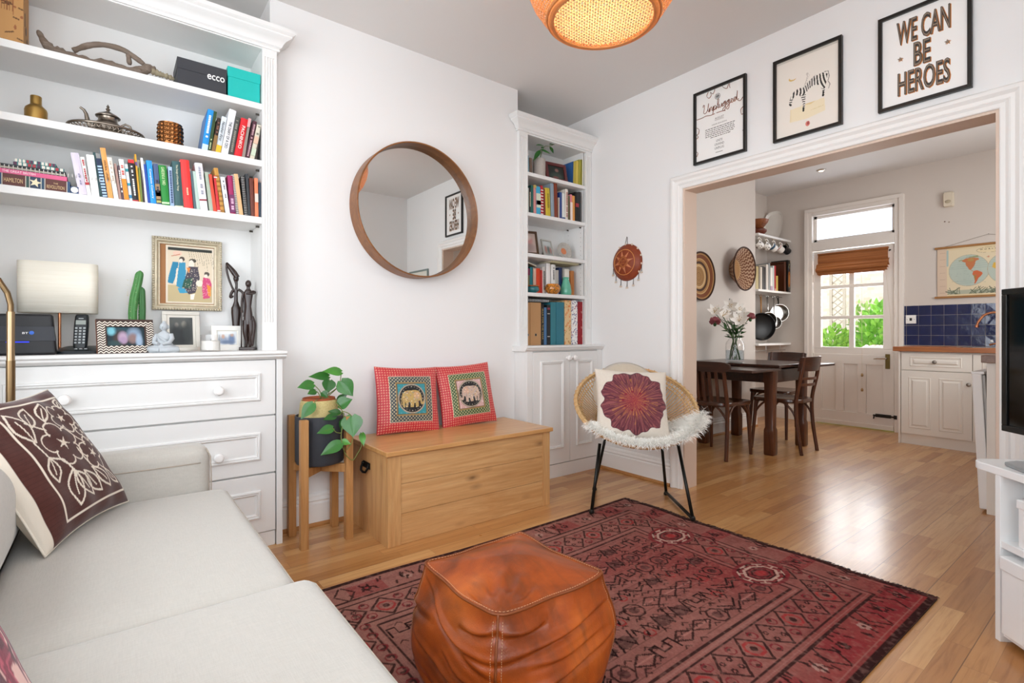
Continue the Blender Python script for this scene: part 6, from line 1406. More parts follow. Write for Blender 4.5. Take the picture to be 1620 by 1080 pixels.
LT = {'U':[(0,.75),(.05,.95),(.12,.9),(.1,.5),(.06,.1),(.2,0),(.35,.2),(.42,.6),(.45,.95),(.40,.5),(.42,.1),(.5,.05)],'n':[(0,.0),(.05,.4),(.06,.0),(.14,.38),(.22,.4),(.22,.05),(.3,.02)],'p':[(0,.1),(.08,.42),(.02,-.45),(.06,-.1),(.16,.4),(.28,.3),(.2,.02),(.1,.02),(.3,.03)],'l':[(0,.03),(.16,.5),(.2,.95),(.12,.98),(.1,.5),(.1,.1),(.2,.02)],'u':[(0,.05),(.06,.4),(.06,.05),(.16,.02),(.26,.38),(.25,.05),(.32,.02)],'g':[(.02,.2),(.14,.42),(.24,.36),(.1,.02),(.02,.16),(.2,.36),(.24,.4),(.2,-.4),(.06,-.5),(.04,-.3),(.3,.05)],'e':[(0,.04),(.16,.22),(.18,.38),(.08,.38),(.06,.1),(.16,.0),(.26,.08)],'d':[(.2,.36),(.08,.4),(.02,.1),(.14,.02),(.24,.3),(.3,.98),(.27,.3),(.28,.05),(.4,.1)]}
x = 0; line_ = []
for chh in 'Unplugged':
    line_ += [(x+a, b) for a, b in LT[chh]]; x += max(a for a, b in LT[chh])-.02
sx = .235/x; line_ = [(-.112+a*sx, .083+b*.058+(a*sx)*.05) for a, b in line_]
script(line_, mi, mr); script([(.118,.092),(.135,.085),(.150,.10),(iw/2-.001,.098)], mi, mr)
script([(-iw/2+.001,.062),(-.12,.062),(-.09,.066),(-.06,.060),(-.03,.062)], mi, mr); script([(-.02,.062),(.01,.062),(.04,.058)], mi, mr); 
for pts in ([(-.075,ih/2-.001),(-.085,.19),(-.07,.172),(-.055,.185),(-.06,.205),(-.045,.19),(-.035,.2),(-.03,ih/2-.001)],[(.02,ih/2-.001),(.03,.2),(.05,.19),(.06,ih/2-.001)],[(.068,ih/2-.001),(.066,.2),(.07,.185)],[(iw/2-.001,.045),(iw/2-.02,.03),(iw/2-.016,.0),(iw/2-.004,.0),(iw/2-.001,-.015)],[(-iw/2+.001,.01),(-iw/2+.018,-.005),(-iw/2+.014,-.03),(-iw/2+.002,-.035),(-iw/2+.012,-.05),(-iw/2+.001,-.06)],[(-iw/2+.001,-.145),(-iw/2+.01,-.155),(-iw/2+.001,-.175)],[(iw/2-.001,-.09),(iw/2-.007,-.1),(iw/2-.001,-.11)]): script(pts, mi, mr)
obj('script_lettering', mi, INK, t, fixn=False); obj('script_lettering', mr, RUST, t, fixn=False)
m = MB(); m.ring([(-.012+.017*math.cos(a), -.0092, .163+.017*math.sin(a)) for a in np.linspace(0,2*PI,25)[:-1]], .0012, 5).box(-.022,-.002,-.0092,-.0087,.153,.157).box(-.024,0,-.0092,-.0087,.160,.166).box(-.022,-.002,-.0092,-.0087,.169,.173); obj('emblem', m, INK, t)
m = MB(); text_into(m, 'AUGUST', fn, .06, .014, 0, .028); m.box(-.03,.03,-.0092,-.0087,.016,.0175); text_into(m, 'UNITE', fn, .042, .0145, .0, -.112); text_into(m, 'UNWIND', fn, .062, .0145, 0, -.135); text_into(m, 'UNPLUG', fn, .062, .0145, 0, -.158); obj('lettering', m, GREYI, t, fixn=False)
m = MB(); rs = random.Random(5)
text_into(m, 'DEAR BALEDIN', fn, .098, .0075, 0, -.006)
for i in range(6):
    xx = -.095 if i < 5 else -.06
    while xx < (.095 if i < 5 else .055):
        L = rs.uniform(.006,.018); m.box(xx, min(xx+L,.1), -.0092, -.0087, -.028-i*.0115, -.0235-i*.0115); xx += L+.004
m.box(-.025,.022,-.0092,-.0087,-.186,-.183); obj('small_print', m, GREYI, t, fixn=False)
# zebra print
cv = Canvas(170, 230, .315, .429, '#e9e2d8'); DKZ = '#2b2724'
cv.rect(0,.417,.315,.429,'#cfc8bd'); cv.rect(.309,0,.315,.429,'#d2cbc0')
cv.poly([(.07,.075),(.075,.145),(.245,.155),(.25,.085),(.16,.07)],'#ecdcb4',.75); cv.poly([(.13,.152),(.2,.152),(.18,.142)],'#d9b96a',.6); cv.line([(.075,.08),(.075,.145)],.003,'#e2cf9a',.8); cv.line([(.18,.11),(.24,.115)],.003,'#d9c48a',.7)
cv.ell(.085,.315,.02,.013,'#d5b052',.9); cv.ell(.09,.321,.02,.012,'#e9e2d8')
body = [(.235,.29),(.26,.275),(.255,.235),(.247,.20),(.245,.165),(.237,.165),(.235,.20),(.22,.23),(.19,.24),(.165,.225),(.152,.20),(.15,.15),(.145,.115),(.139,.115),(.138,.16),(.13,.195),(.118,.215),(.098,.215),(.085,.195),(.078,.172),(.07,.17),(.068,.195),(.078,.225),(.098,.245),(.122,.25),(.145,.245),(.165,.265),(.195,.285)]
mk = Canvas(170, 230, .315, .429, '#000000'); mk.poly(body, '#ffffff'); B = mk.c[...,0] > .5
cv.put(B, '#ece6dc'); ang = np.arctan2(cv.Y-.20, cv.X-.17); st = np.sin((cv.X*.9+.25*np.sin(ang*2)*.05)*430+cv.Y*60) > .05
st2 = np.sin(cv.Y*520+cv.X*60) > .1; cv.put(B & np.where(cv.Y < .205, st2, st), DKZ)
for pts in ([(.07,.178),(.076,.17)],[(.141,.118),(.141,.135)],[(.239,.166),(.24,.185)]): cv.line(pts, .009, '#1d1916')
cv.line([(.245,.29),(.263,.288),(.268,.26),(.262,.235),(.272,.215),(.265,.195)], .0025, DKZ)
cv.line([(.145,.245),(.15,.262),(.158,.285),(.162,.30),(.158,.31)], .002, '#9a948c'); cv.ell(.161,.312,.006,.007,'#cbc4ba'); cv.line([(.152,.262),(.17,.268),(.2,.29)], .002,'#9a948c')
for i in range(5): cv.ell(.155+.004*i, .27+.008*i, .0015, .0015, '#8f8a84')
cv.ell(.163,.042,.011,.014,'#cf5a4c',.85); cv.ell(.165,.044,.006,.009,'#8a3a3c',.8)
t, iw, ih = wall_picture('black framed drawing of a zebra, middle of the three wall pictures', 1.037, 1.386, Z0-.003, Z1-.004, cv=cv)
# WE CAN BE HEROES
t, iw, ih = wall_picture('black framed poster reading WE CAN BE HEROES, rightmost of the three wall pictures', .53, .879, Z0-.004, Z1-.008)
def outline_words(name, mt, dx, dz, dy, bold):
    m = MB(); fn2 = lambda a, b: (a+dx, dy, b+dz)
    k = -.006 if bold < 0 else 0
    text_into(m, 'WE', fn2, .080+k, .112+k, -.062, .125, bold=bold); text_into(m, 'CAN', fn2, .106+k, .112+k, .046, .125, bold=bold)
    text_into(m, 'BE', fn2, .064+k, .112+k, -.004, .004, bold=bold); text_into(m, 'HEROES', fn2, .196+k, .112+k, .0, -.117, bold=bold)
    for sx_, sz_ in ((-.088,.004),(.088,.010)):
        pts = [(sx_+dx+(.012 if i%2==0 else .005)*math.sin(2*PI*i/10), sz_+dz+(.012 if i%2==0 else .005)*math.cos(2*PI*i/10)) for i in range(10)]; m.prism(pts, dy, dy+.0002, 'y')
    obj(name, m, mt, t, fixn=False)
outline_words('letter_shadow', mat('orange_ink', '#c07a35', .6, var=0), .0035, -.0035, -.0088, .03)
outline_words('lettering', mat('dark_ink', '#3a3431', .6, var=0), 0, 0, -.0092, .03)
outline_words('letter_inline', mat('paper_inline', '#8a7866', .6, var=0), 0, 0, -.0096, -.022)
# a frame seen only in the mirror
cv = Canvas(40, 40, .4, .4, '#e9e4d8'); cv.ell(.2,.2,.1,.12,'#c2b89c',.5)
wall_picture('pale print in a grey green frame, seen only in the round mirror', -.36, .12, 1.25, 1.80, .02, .02, fm=mat('sage_frame_paint', '#7d8a86', .4), cv=cv)
# ---- leather wall hanging with shells
t = thing('wall_hanging', 'round tooled red brown leather wall ornament with dangling shells beside the opening', 'wall ornament', (WX, 2.445, 1.548), R(-90))
LW = NT('tooled_red_leather'); n = LW.noise(LW.coord(), 40, 4); LW.bsdf(LW.mix(n, lin('#6f2913'), lin('#97431f')), .5, bump=(n,.4)); 
rw = .135
m = MB().lathe([(0,-.05),(.05,-.047),(.09,-.036),(.12,-.018),(rw,-.004),(rw,0),(0,0)], 48, axis='y'); obj('dome', m, LW.mat, t, smooth=50)
def on_dome(r_, a, up=0): return (r_*math.cos(a), -float(np.interp(r_,[0,.05,.09,.12,.135],[.05,.047,.036,.018,.004]))-.0012-up, r_*math.sin(a))
m = MB(); m.ring([on_dome(.092, a) for a in np.linspace(0,2*PI,61)[:-1]], .0028, 6)
for s in (.036,.028): m.ring([on_dome(s*1.35, a+.0) for a in (PI/2,PI,1.5*PI,0)], .0016, 5)
for dx, dz in ((-.009,-.009),(.009,-.009),(-.009,.009),(.009,.009)): m.ring([(dx+.006*math.cos(a+PI/4), -.0515, dz+.006*math.sin(a+PI/4)) for a in (0,PI/2,PI,1.5*PI)], .001, 4)
obj('tooled_line', m, mat('tan_cord', '#cf8a4a', .6), t, smooth=True)
m = MB()
for i in range(8):
    a = 2*PI*i/8+.2; p0, p1 = on_dome(.042,a,.002), on_dome(.088,a,.0035); sd = Vector((-math.sin(a),0,math.cos(a))); m.add([Vector(p0)+sd*.010, Vector(p0)-sd*.010, Vector(p1)], [(0,1,2)])
obj('cut_out', m, mat('pale_leather', '#c27a52', .6), t, solid=.002)
m = MB(); mm = MB()
for i, a in enumerate(np.linspace(PI+.25, 2*PI-.25, 7)):
    x, z = rw*math.cos(a), rw*math.sin(a); m.tube([(x,-.004,z),(x,-.005,z-.03)], .002, 5)
    for s in (-.006,.006): m.tube([(x,-.005,z-.028),(x+s,-.006,z-.045)], .0012, 5); mm.ball((x+s,-.007,z-.05), (.005,.004,.007), 8, 6)
for i in range(7):
    a = -.6+i*.45; mm.ball((rw*1.0*math.cos(a), -.010, rw*1.0*math.sin(a)), (.007,.005,.008), 8, 6)
obj('cord', m, mat('dark_leather_cord', '#3a251c', .8), t, smooth=True); obj('shell', mm, mat('cowrie_shell', '#dcc9b4', .35, var=.1), t, smooth=True)
obj('hanging_loop', MB().tube([(-.02,-.004,rw-.004),(-.002,-.004,rw+.055),(.002,-.004,rw+.05),(.003,-.004,rw-.002)], .0016, 6), mat('dark_leather_cord', '#3a251c'), t)
# ================================================================ WICKER CHAIR
t = thing('wicker_chair', 'round wicker bowl chair on thin black metal legs beside the opening', 'chair', (0,0,0))
CC = Vector((2.500, 1.985, .605)); fd = Vector((-.62,-.785,0)).normalized(); sd = Vector((fd.y*-1, fd.x, 0)); sd = Vector((-fd.y, fd.x, 0))
tilt = R(33); a1 = fd*math.cos(tilt)-Vector((0,0,1))*math.sin(tilt); a2 = sd; nb = -(a1.cross(a2)).normalized()
if nb.z > 0: nb = -nb                                     # bowl sinks along nb
RR = .357; DEP = .20
def shell(r_, a, off=0):
    rr = r_*RR; d = DEP*(1-r_**2.2)
    return CC+a1*(rr*math.cos(a))+a2*(rr*math.sin(a))+nb*(d+off)
RT = mat('rattan', '#d0ab78', .5, var=.2, vs=40, bump=.3, bs=120)
m = MB()
for i in range(92):
    a = 2*PI*i/92; m.tube([shell(r_, a) for r_ in (.2,.4,.6,.75,.87,.95,1)], .0036, 6)
obj('rattan_spokes', m, RT, t, smooth=True)
m = MB()
for r_, w in ((.2,.006),(.55,.0035),(.9,.004),(.94,.004)): m.ring([shell(r_, a, .003) for a in np.linspace(0,2*PI,97)[:-1]], w, 6)
obj('rattan_hoops', m, RT, t, smooth=True)
m = MB()
for k in range(3): m.ring([shell(1.0, a)+nb*(-.004+.009*k)*.9+(shell(1,a)-CC).normalized()*(.006 if k == 1 else 0) for a in np.linspace(0,2*PI,121)[:-1]], .0085, 8)
for i in range(60):
    a = 2*PI*i/60; c = shell(1,a); tt = (shell(1,a+.02)-shell(1,a-.02)).normalized(); o_ = (c-CC).normalized(); u_ = tt.cross(o_); m.ring([c+(o_*math.cos(q)*.0155+u_*math.sin(q)*.0155)+tt*.003*math.sin(q) for q in np.linspace(0,2*PI,13)[:-1]], .0022, 5)
obj('rim', m, RT, t, smooth=True)
LF, LB, RF, RB = Vector((2.15,2.018,.0)), Vector((2.505,2.325,.0)), Vector((2.507,1.603,.0)), Vector((2.79,1.975,.0))
up = Vector((0,0,.017))
for F_, B_, side in ((LF,LB,-1),(RF,RB,1)):
    aF = at(948,700,0,CC.x) ; 
    topF = CC+a1*.19+a2*(.23*(1 if (F_-CC).dot(a2) > 0 else -1))+nb*.145; topB = CC-a1*.16+a2*(.20 if (F_-CC).dot(a2) > 0 else -.10)+nb*.165
    obj('leg', MB().tube([topF, F_+up], .0095, 10), BLKMET, t, smooth=True); obj('leg', MB().tube([topB, B_+up], .0095, 10), BLKMET, t, smooth=True)
    obj('floor_rail', MB().tube([F_+up, B_+up], .0095, 10), BLKMET, t, smooth=True)
    for P_ in (F_, B_): obj('foot', MB().lathe([(0,0),(.014,0),(.016,.006),(.012,.02),(0,.022)], 16, (P_.x,P_.y,0.0095 if P_.x < 2.515 and P_.y < 2.075 else 0)), BLACK, t, smooth=40)
obj('seat_ring', MB().ring([shell(.62, a, .012) for a in np.linspace(0,2*PI,49)[:-1]], .009, 8), BLKMET, t, smooth=True)
# sheepskin over the front rim
sk = thing('sheepskin', 'fluffy white sheepskin draped over the front of the wicker chair', 'sheepskin', (0,0,0))
FUR = mat('sheep_wool', '#fbf7ef', .95, var=.1, vs=30, sheen=.4); FUR2 = mat('sheep_skin', '#e6dccb', .95, var=.06)
def skin_pt(u, v):
    """u across (-1..1), v from the bowl (0) over the rim (1)"""
    a = .12+u*1.1; 
    if v < .8: r_ = .5+.53*(v/.8); return shell(min(r_,1.02), a, -.022)
    q = (v-.8)/.2; p = shell(1.02, a, -.022); o_ = (shell(1,a)-CC); o_.z = 0; o_.normalize(); return p+o_*(.02*math.sin(q*PI/2))-Vector((0,0,.012*q))
m = MB(); m.grid(40, 24, lambda u, v: skin_pt(u*2-1, v)); obj('hide', m, FUR2, sk, smooth=True)
m = MB(); rs = random.Random(9)
for i in range(9500):
    u, v = rs.uniform(-1,1), rs.random()**.7; p = skin_pt(u, v); q = skin_pt(u+.01, v)-p; w_ = skin_pt(u, min(v+.02,1))-skin_pt(u, max(v-.02,0)); n_ = q.cross(w_); n_ = n_.normalized() if n_.length > 1e-9 else Vector((0,0,1))
    if n_.dot(-nb) < 0 and v < .85: n_ = -n_
    if v >= .85 and n_.dot(fd) < 0 and n_.z < 0: n_ = -n_
    L = rs.uniform(.026,.052)*(1.35 if u > .55 else 1); d = (n_*1.0+Vector((rs.uniform(-.8,.8),rs.uniform(-.8,.8),rs.uniform(-.6,.4)))).normalized(); d2 = (d+Vector((rs.uniform(-.6,.6),rs.uniform(-.6,.6),-.7))).normalized()
    s_ = q.normalized()*rs.uniform(.0012,.0022); a_, b_, c_ = p, p+d*L*.55, p+d*L*.6+d2*L*.45; m.add([a_-s_, a_+s_, b_+s_*.8, b_-s_*.8, c_], [(0,1,2,3),(3,2,4)])
o = obj('fleece', m, FUR, sk, fixn=False); o['kind'] = 'stuff'
# cushions on the chair
cv = Canvas(210, 210, 1, 1, '#d9cfc2'); cv.put(vnoise(cv.X,cv.Y,50,2)*.2, '#c4b8a8')
th = np.arctan2(cv.Y-.5, cv.X-.5); rd = np.hypot(cv.X-.5, cv.Y-.5); lim = .44+.022*np.cos(th*9+.6)+.014*np.cos(th*17+1)+.012*vnoise(cv.X,cv.Y,20,4)
mk = rd < lim; cv.put(mk, '#6f3a42'); nn = vnoise(th*3.2+12, rd*1.2+3, 6.5, 6); cv.put(mk & (np.sin(th*58+nn*5) > .45), '#9a5a58', .6); cv.put(mk & (np.sin(th*37+nn*7+1) > .72), '#4c2430', .7); cv.put(mk & (np.sin(th*26+nn*4+rd*4) > .86) & (rd < .33), '#b97a48', .5)
cv.put(mk*np.clip(1-rd/.24,0,1), '#96303c', .8); cv.put(mk & (np.sin(th*30+2*nn) > .86) & (rd < .2), '#cf8a4a', .6)
for k in range(9): a = k*.7+.3; cv.ell(.5+.15*math.cos(a), .5+.13*math.sin(a), .018, .014, '#7a1430', .8)
cv.put(mk & (rd > lim-.012), '#5c323c', .8)
def chair_cushion(label, cv, w, h, thk, ctr, tl, roll, back, pm, **k):
    fr_ = (fd*math.cos(tl)+Vector((0,0,1))*math.sin(tl)); up_ = (Vector((0,0,1))*math.cos(tl)-fd*math.sin(tl)); e_ = -fr_.cross(up_); e_ = up_.cross(-fr_).normalized()
    e_ = (-fr_).cross(up_)*-1; e_ = Vector((-fd.y, fd.x, 0)) if Vector((-fd.y, fd.x, 0)).dot(_R) > 0 else Vector((fd.y, -fd.x, 0))
    M = Matrix(((e_.x,-fr_.x,up_.x,ctr.x),(e_.y,-fr_.y,up_.y,ctr.y),(e_.z,-fr_.z,up_.z,ctr.z),(0,0,0,1))) @ Matrix.Rotation(roll,4,'Y')
    return cushion('cushion', label, cv, w, h, thk, M, back, pm, **k)
cB = Vector((2.452,2.012,.672))
cvb = Canvas(60, 60, 1, 1, '#cbbfae'); cvb.put(vnoise(cvb.X,cvb.Y,40,2)*.2, '#b9ac9a')
t2 = thing('round_cushion', 'plain beige round cushion behind the flower cushion on the wicker chair', 'cushion', cB)
fr_ = (fd*math.cos(R(30))+Vector((0,0,1))*math.sin(R(30))); M = fr_.to_track_quat('Z','Y').to_matrix().to_4x4(); t2.rotation_euler = M.to_euler()
obj('cover', MB().lathe([(0,-.045),(.11,-.042),(.175,-.026),(.205,0),(.175,.026),(.11,.042),(0,.045)], 56), fabric_mat('beige_linen', '#c6b9a6', 300), t2, smooth=True)
cF = Vector((2.375,1.915,.618))
chair_cushion('large square cushion printed with a plum red flower, on the wicker chair', cv, .425, .42, .15, cF, R(24), R(3), fabric_mat('beige_linen', '#c6b9a6'), FAB, pinch=.07, wr=.005, seed=3)
# ================================================================ TV CORNER
ang = R(46); d_ = Vector((math.cos(ang), math.sin(ang), 0))
TB = thing('tv_bench', 'white television bench with open shelves standing across the right hand corner', 'tv bench', (2.42, .43, 0), ang+PI)   # local +x runs from the visible end away from it, local +y to the back
WH = mat('white_laminate', '#eceded', .35, var=.008)
LB_, DB = .84, .38
# local frame: rotate by ang+pi => local x = -d ; local y = rotates to (sin, -cos) = away from the room
def rounded_top(z0, z1, m):
    r_ = .05; poly = []
    for cx, cy, a0 in ((r_-.022,r_,PI),(LB_-r_,r_,1.5*PI),(LB_-r_,DB-r_,0),(r_-.022,DB-r_,PI/2)): poly += [(cx+r_*math.cos(a0+PI/2*i/8), cy+r_*math.sin(a0+PI/2*i/8)) for i in range(9)]
    m.prism(poly, z0, z1, 'z')
m = MB(); rounded_top(.553, .58, m); obj('top', m, WH, TB, bevel=.003)
for x in (.095, LB_-.115): obj('side_panel', MB().box(x, x+.02, .0, DB-.02, 0, .553), WH, TB, bevel=.001)
obj("divider", MB().box(.53,.548,.0,DB-.03,.02,.553), WH, TB, bevel=.001)
obj('shelf', MB().box(.115, LB_-.115, .004, DB-.03, .315, .337), WH, TB, bevel=.001); obj('shelf', MB().box(.115, LB_-.115, .01, DB-.03, .02, .04), WH, TB, bevel=.001)
obj('back_panel', MB().box(.115, LB_-.115, DB-.03, DB-.022, .02, .553), WH, TB)
Mb = Matrix.Translation((2.42,.43,0)) @ Matrix.Rotation(ang+PI,4,'Z')
def storage_box(label, x0, x1, y0, y1, z0, h, lid):
    p = Mb @ Vector(((x0+x1)/2, y0, z0)); t = thing('storage_box', label, 'box', p, ang+PI, 'white boxes in the tv bench'); w = (x1-x0)/2; D = y1-y0
    obj('body', MB().box(-w,w,0,D,0,h-.01), WH, t, bevel=.003)
    obj('lid', MB().box(-w-.004,w+.004,-.004,D,h-lid,h), WH, t, bevel=.004)
storage_box('white lidded box on the upper shelf of the television bench, nearest its end', .165, .50, .015, .30, .3375, .155, .03)
storage_box('tall white lidded box on the lower shelf of the television bench, nearest its end', .135, .515, -.012, .30, .0405, .255, .045)
tp = Mb @ Vector((.0, .1, .5805))
t = thing('television', 'black flat television on a silver foot on the corner bench', 'television', tp, ang+PI)
WT, HT = .84, .50; z0 = .105
obj('casing', MB().box(0, WT, .0, .05, z0, z0+HT), mat('tv_black_plastic', '#121212', .3, var=.02), t, bevel=.004)
obj('bezel', MB().box(0,WT,-.008,.002,z0,z0+.022).box(0,WT,-.008,.002,z0+HT-.02,z0+HT).box(0,.02,-.008,.002,z0+.022,z0+HT-.02).box(WT-.02,WT,-.008,.002,z0+.022,z0+HT-.02), mat('tv_bezel_gloss', '#171717', .18, var=0), t, bevel=.002)
obj('screen', MB().box(.02, WT-.02, -.002, .001, z0+.022, z0+HT-.02), mat('tv_screen', '#070606', .08, var=0, spec=.5), t)
SILV = mat('tv_silver', '#a8adb0', .3, metal=.7, var=.02)
obj('stand_neck', MB().box(WT/2-.06, WT/2+.06, .01, .04, .012, z0+.03), SILV, t, bevel=.003)
m = MB(); m.prism([(.06,-.01),(.08,-.06),(.2,-.085),(WT-.2,-.085),(WT-.08,-.06),(WT-.06,-.01),(WT-.1,.1),(.1,.1)], 0, .014, 'z'); obj('stand_foot', m, SILV, t, bevel=.004)
# ================================================================ KITCHEN
# ---- dining table with pulled-out leaves
t = thing('dining_table', 'dark wood draw leaf dining table with square legs by the kitchen wall', 'table', (4.705, 2.39, 0))
m = MB(); m.box(-.40,.36,-.43,.43,.745,.768); obj('tabletop', m, DARKX, t, bevel=.004)
obj('leaf', MB().box(-.845,-.36,-.43,.43,.722,.744), DARKX, t, bevel=.004); obj('leaf', MB().box(.33,.76,-.42,.42,.722,.744), DARKX, t, bevel=.004)
for sx in (-1,1):
    for sy in (-1,1):
        m = MB(); x, y = sx*.297, sy*.31
        loft(m, [[(x+a,y+b,z) for a,b in rrect(w,w,c,2)] for z,w,c in ((0,.074,.004),(.012,.082,.006),(.20,.082,.006),(.215,.080,.006),(.235,.074,.018),(.60,.084,.018),(.62,.086,.006),(.722,.086,.004))]); obj('leg', m, DARKZ, t, smooth=30)
m = MB(); m.box(-.27,.27,-.335,-.31,.61,.72).box(-.27,.27,.31,.335,.61,.72).box(-.325,-.30,-.28,.28,.61,.72).box(.30,.325,-.28,.28,.61,.72); obj('apron', m, DARKX, t, bevel=.002)
# ---- chairs (built facing +Y)
def arc(p0, p1, bow, n=10, ax=(0,1,0)):
    p0, p1 = Vector(p0), Vector(p1); return [p0.lerp(p1, i/(n-1))+Vector(ax)*bow*(1-(2*i/(n-1)-1)**2) for i in range(n)]
def seat_mesh(w0, w1, d, z):
    """rounded seat, wider at the front, lightly dished"""
    m = MB(); pts = []
    for cx, cy, r_, a0 in ((w1/2-.06,d/2-.06,.06,0),(-w1/2+.06,d/2-.06,.06,PI/2),(-w0/2+.12,-d/2+.12,.12,PI),(w0/2-.12,-d/2+.12,.12,1.5*PI)):
        pts += [(cx+r_*math.cos(a0+PI/2*i/8), cy+r_*math.sin(a0+PI/2*i/8)) for i in range(9)]
    loft(m, [[(x*s,y*s,zz) for x,y in pts] for s,zz in ((.97,z-.034),(1,z-.028),(1,z-.006),(.985,z),(.9,z-.001),(.6,z-.006),(.2,z-.008))]); return m
def bent_hoops(t, legs):
    for p0, p1 in legs:
        p0, p1 = Vector(p0), Vector(p1); q = sp3([p0, p0+Vector((0,0,.10))+(p1-p0)*.03, p0.lerp(p1,.25)+Vector((0,0,.19)), p0.lerp(p1,.5)+Vector((0,0,.205)), p0.lerp(p1,.75)+Vector((0,0,.19)), p1+Vector((0,0,.10))-(p1-p0)*.03, p1], 22)
        obj('leg_hoop', MB().tube(q, .0095, 8), DARKZ, t, smooth=True)
def cafe_chair(label):
    t = thing('dining_chair', label, 'chair', group='dining chairs round the dark table')
    obj('seat', seat_mesh(.36, .405, .40, .465), DARKS, t, smooth=40)
    for s in (-1,1):
        obj('leg', MB().tube(sp3([(s*.165,.165,.44),(s*.172,.175,.30),(s*.178,.19,.12),(s*.182,.20,0)], 12), [.0165+.0015-.0005*i for i in range(12)], 12), DARKZ, t, smooth=40)
        obj('leg', MB().tube(sp3([(s*.158,-.235,.83),(s*.160,-.21,.66),(s*.158,-.172,.46),(s*.157,-.178,.25),(s*.155,-.215,0)], 22), [.014]*4+[.0155]*14+[.0145]*4, 12), DARKZ, t, smooth=40)
    m = MB(); n = 14; vs = []
    for zz, yo in ((.712,-.215),(.826,-.237)):
        for th in (-.008,.008):
            for i in range(n):
                u = i/(n-1)*2-1; vs.append((u*.190, yo-.050*(1-u*u)+th+.012, zz+(.006*(1-u*u) if zz > .8 else -.004*(1-u*u))))
    m.add(vs, [(i,i+1,n+i+1,n+i)[::-1] for i in range(n-1)]+[(2*n+i,2*n+i+1,3*n+i+1,3*n+i) for i in range(n-1)]+[(i,i+1,2*n+i+1,2*n+i) for i in range(n-1)]+[(n+i,n+i+1,3*n+i+1,3*n+i)[::-1] for i in range(n-1)]+[(0,n,3*n,2*n),(n-1,2*n-1,4*n-1,3*n-1)[::-1]])
    obj('backrest', m, DARKX, t, smooth=40)
    for zz, yo in ((.645,-.198),(.592,-.188)):
        pts = arc((-.158,yo,zz),(.158,yo,zz),-.045, 14); m = MB()
        for a, b in zip(pts[:-1], pts[1:]): m.add([a+Vector((0,-.005,-.011)),b+Vector((0,-.005,-.011)),b+Vector((0,.005,-.011)),a+Vector((0,.005,-.011)),a+Vector((0,-.005,.011)),b+Vector((0,-.005,.011)),b+Vector((0,.005,.011)),a+Vector((0,.005,.011))], [(0,3,2,1),(4,5,6,7),(0,1,5,4),(1,2,6,5),(2,3,7,6),(3,0,4,7)])
        obj('back_slat', m, DARKZ, t)
    bent_hoops(t, (((-.175,.18,.235),(.175,.18,.235)),((-.16,-.17,.235),(-.172,.175,.235)),((.16,-.17,.235),(.172,.175,.235))))
    return t
c1 = cafe_chair('dark bentwood chair with two thin back slats, at the near right side of the table'); c1.location = (4.735, 2.118, 0)
dup(c1, (5.335, 2.455, 0), R(90), 'dark bentwood chair tucked under the far end of the table, facing the camera')
t = thing('dining_chair', 'dark slat backed chair at the near end of the dining table, beside the opening', 'chair', (4.10, 2.375, 0), R(-90), 'dining chairs round the dark table')   # faces +X
obj('seat', seat_mesh(.37, .40, .41, .462), DARKS, t, smooth=40)
for s in (-1,1):
    obj('leg', MB().tube(sp3([(s*.165,.165,.44),(s*.172,.175,.30),(s*.178,.188,.12),(s*.182,.196,0)], 12), [.017-.0004*i for i in range(12)], 12), DARKZ, t, smooth=40)
    obj('leg', MB().tube(sp3([(s*.172,-.232,.795),(s*.175,-.21,.64),(s*.178,-.178,.45),(s*.182,-.185,.25),(s*.188,-.212,0)], 22), [.016]*22, 12), DARKZ, t, smooth=40)
m = MB(); n = 16; vs = []
for zz, yo in ((.715,-.222),(.80,-.236)):
    for th in (-.010,.010):
        for i in range(n):
            u = i/(n-1)*2-1; e_ = (1-abs(u)**8); zc = .757; vs.append((u*.232, yo-.03*(1-u*u)+th, zc+(zz-zc)*(.55+.45*e_)))
m.add(vs, [(i,i+1,n+i+1,n+i) for i in range(n-1)]+[(2*n+i,2*n+i+1,3*n+i+1,3*n+i) for i in range(n-1)]+[(i,i+1,2*n+i+1,2*n+i) for i in range(n-1)]+[(n+i,n+i+1,3*n+i+1,3*n+i) for i in range(n-1)]+[(0,n,3*n,2*n),(n-1,2*n-1,4*n-1,3*n-1)])
obj('top_rail', m, DARKX, t, smooth=40)
for i in range(5):
    u = (i-2)/2; x = u*.115; obj('back_slat', MB().add([(x+a,yo-.028*(1-(x/.232)**2)+b,zz) for zz, yo in ((.468,-.178),(.725,-.222)) for a,b in ((-.012,-.006),(.012,-.006),(.012,.006),(-.012,.006))], [(0,3,2,1),(4,5,6,7),(0,1,5,4),(1,2,6,5),(2,3,7,6),(3,0,4,7)]), DARKZ, t)
bent_hoops(t, (((-.175,.18,.235),(.175,.18,.235)),((-.18,-.18,.235),(-.174,.175,.235)),((.18,-.18,.235),(.174,.175,.235)),((-.18,-.182,.235),(.18,-.182,.235))))
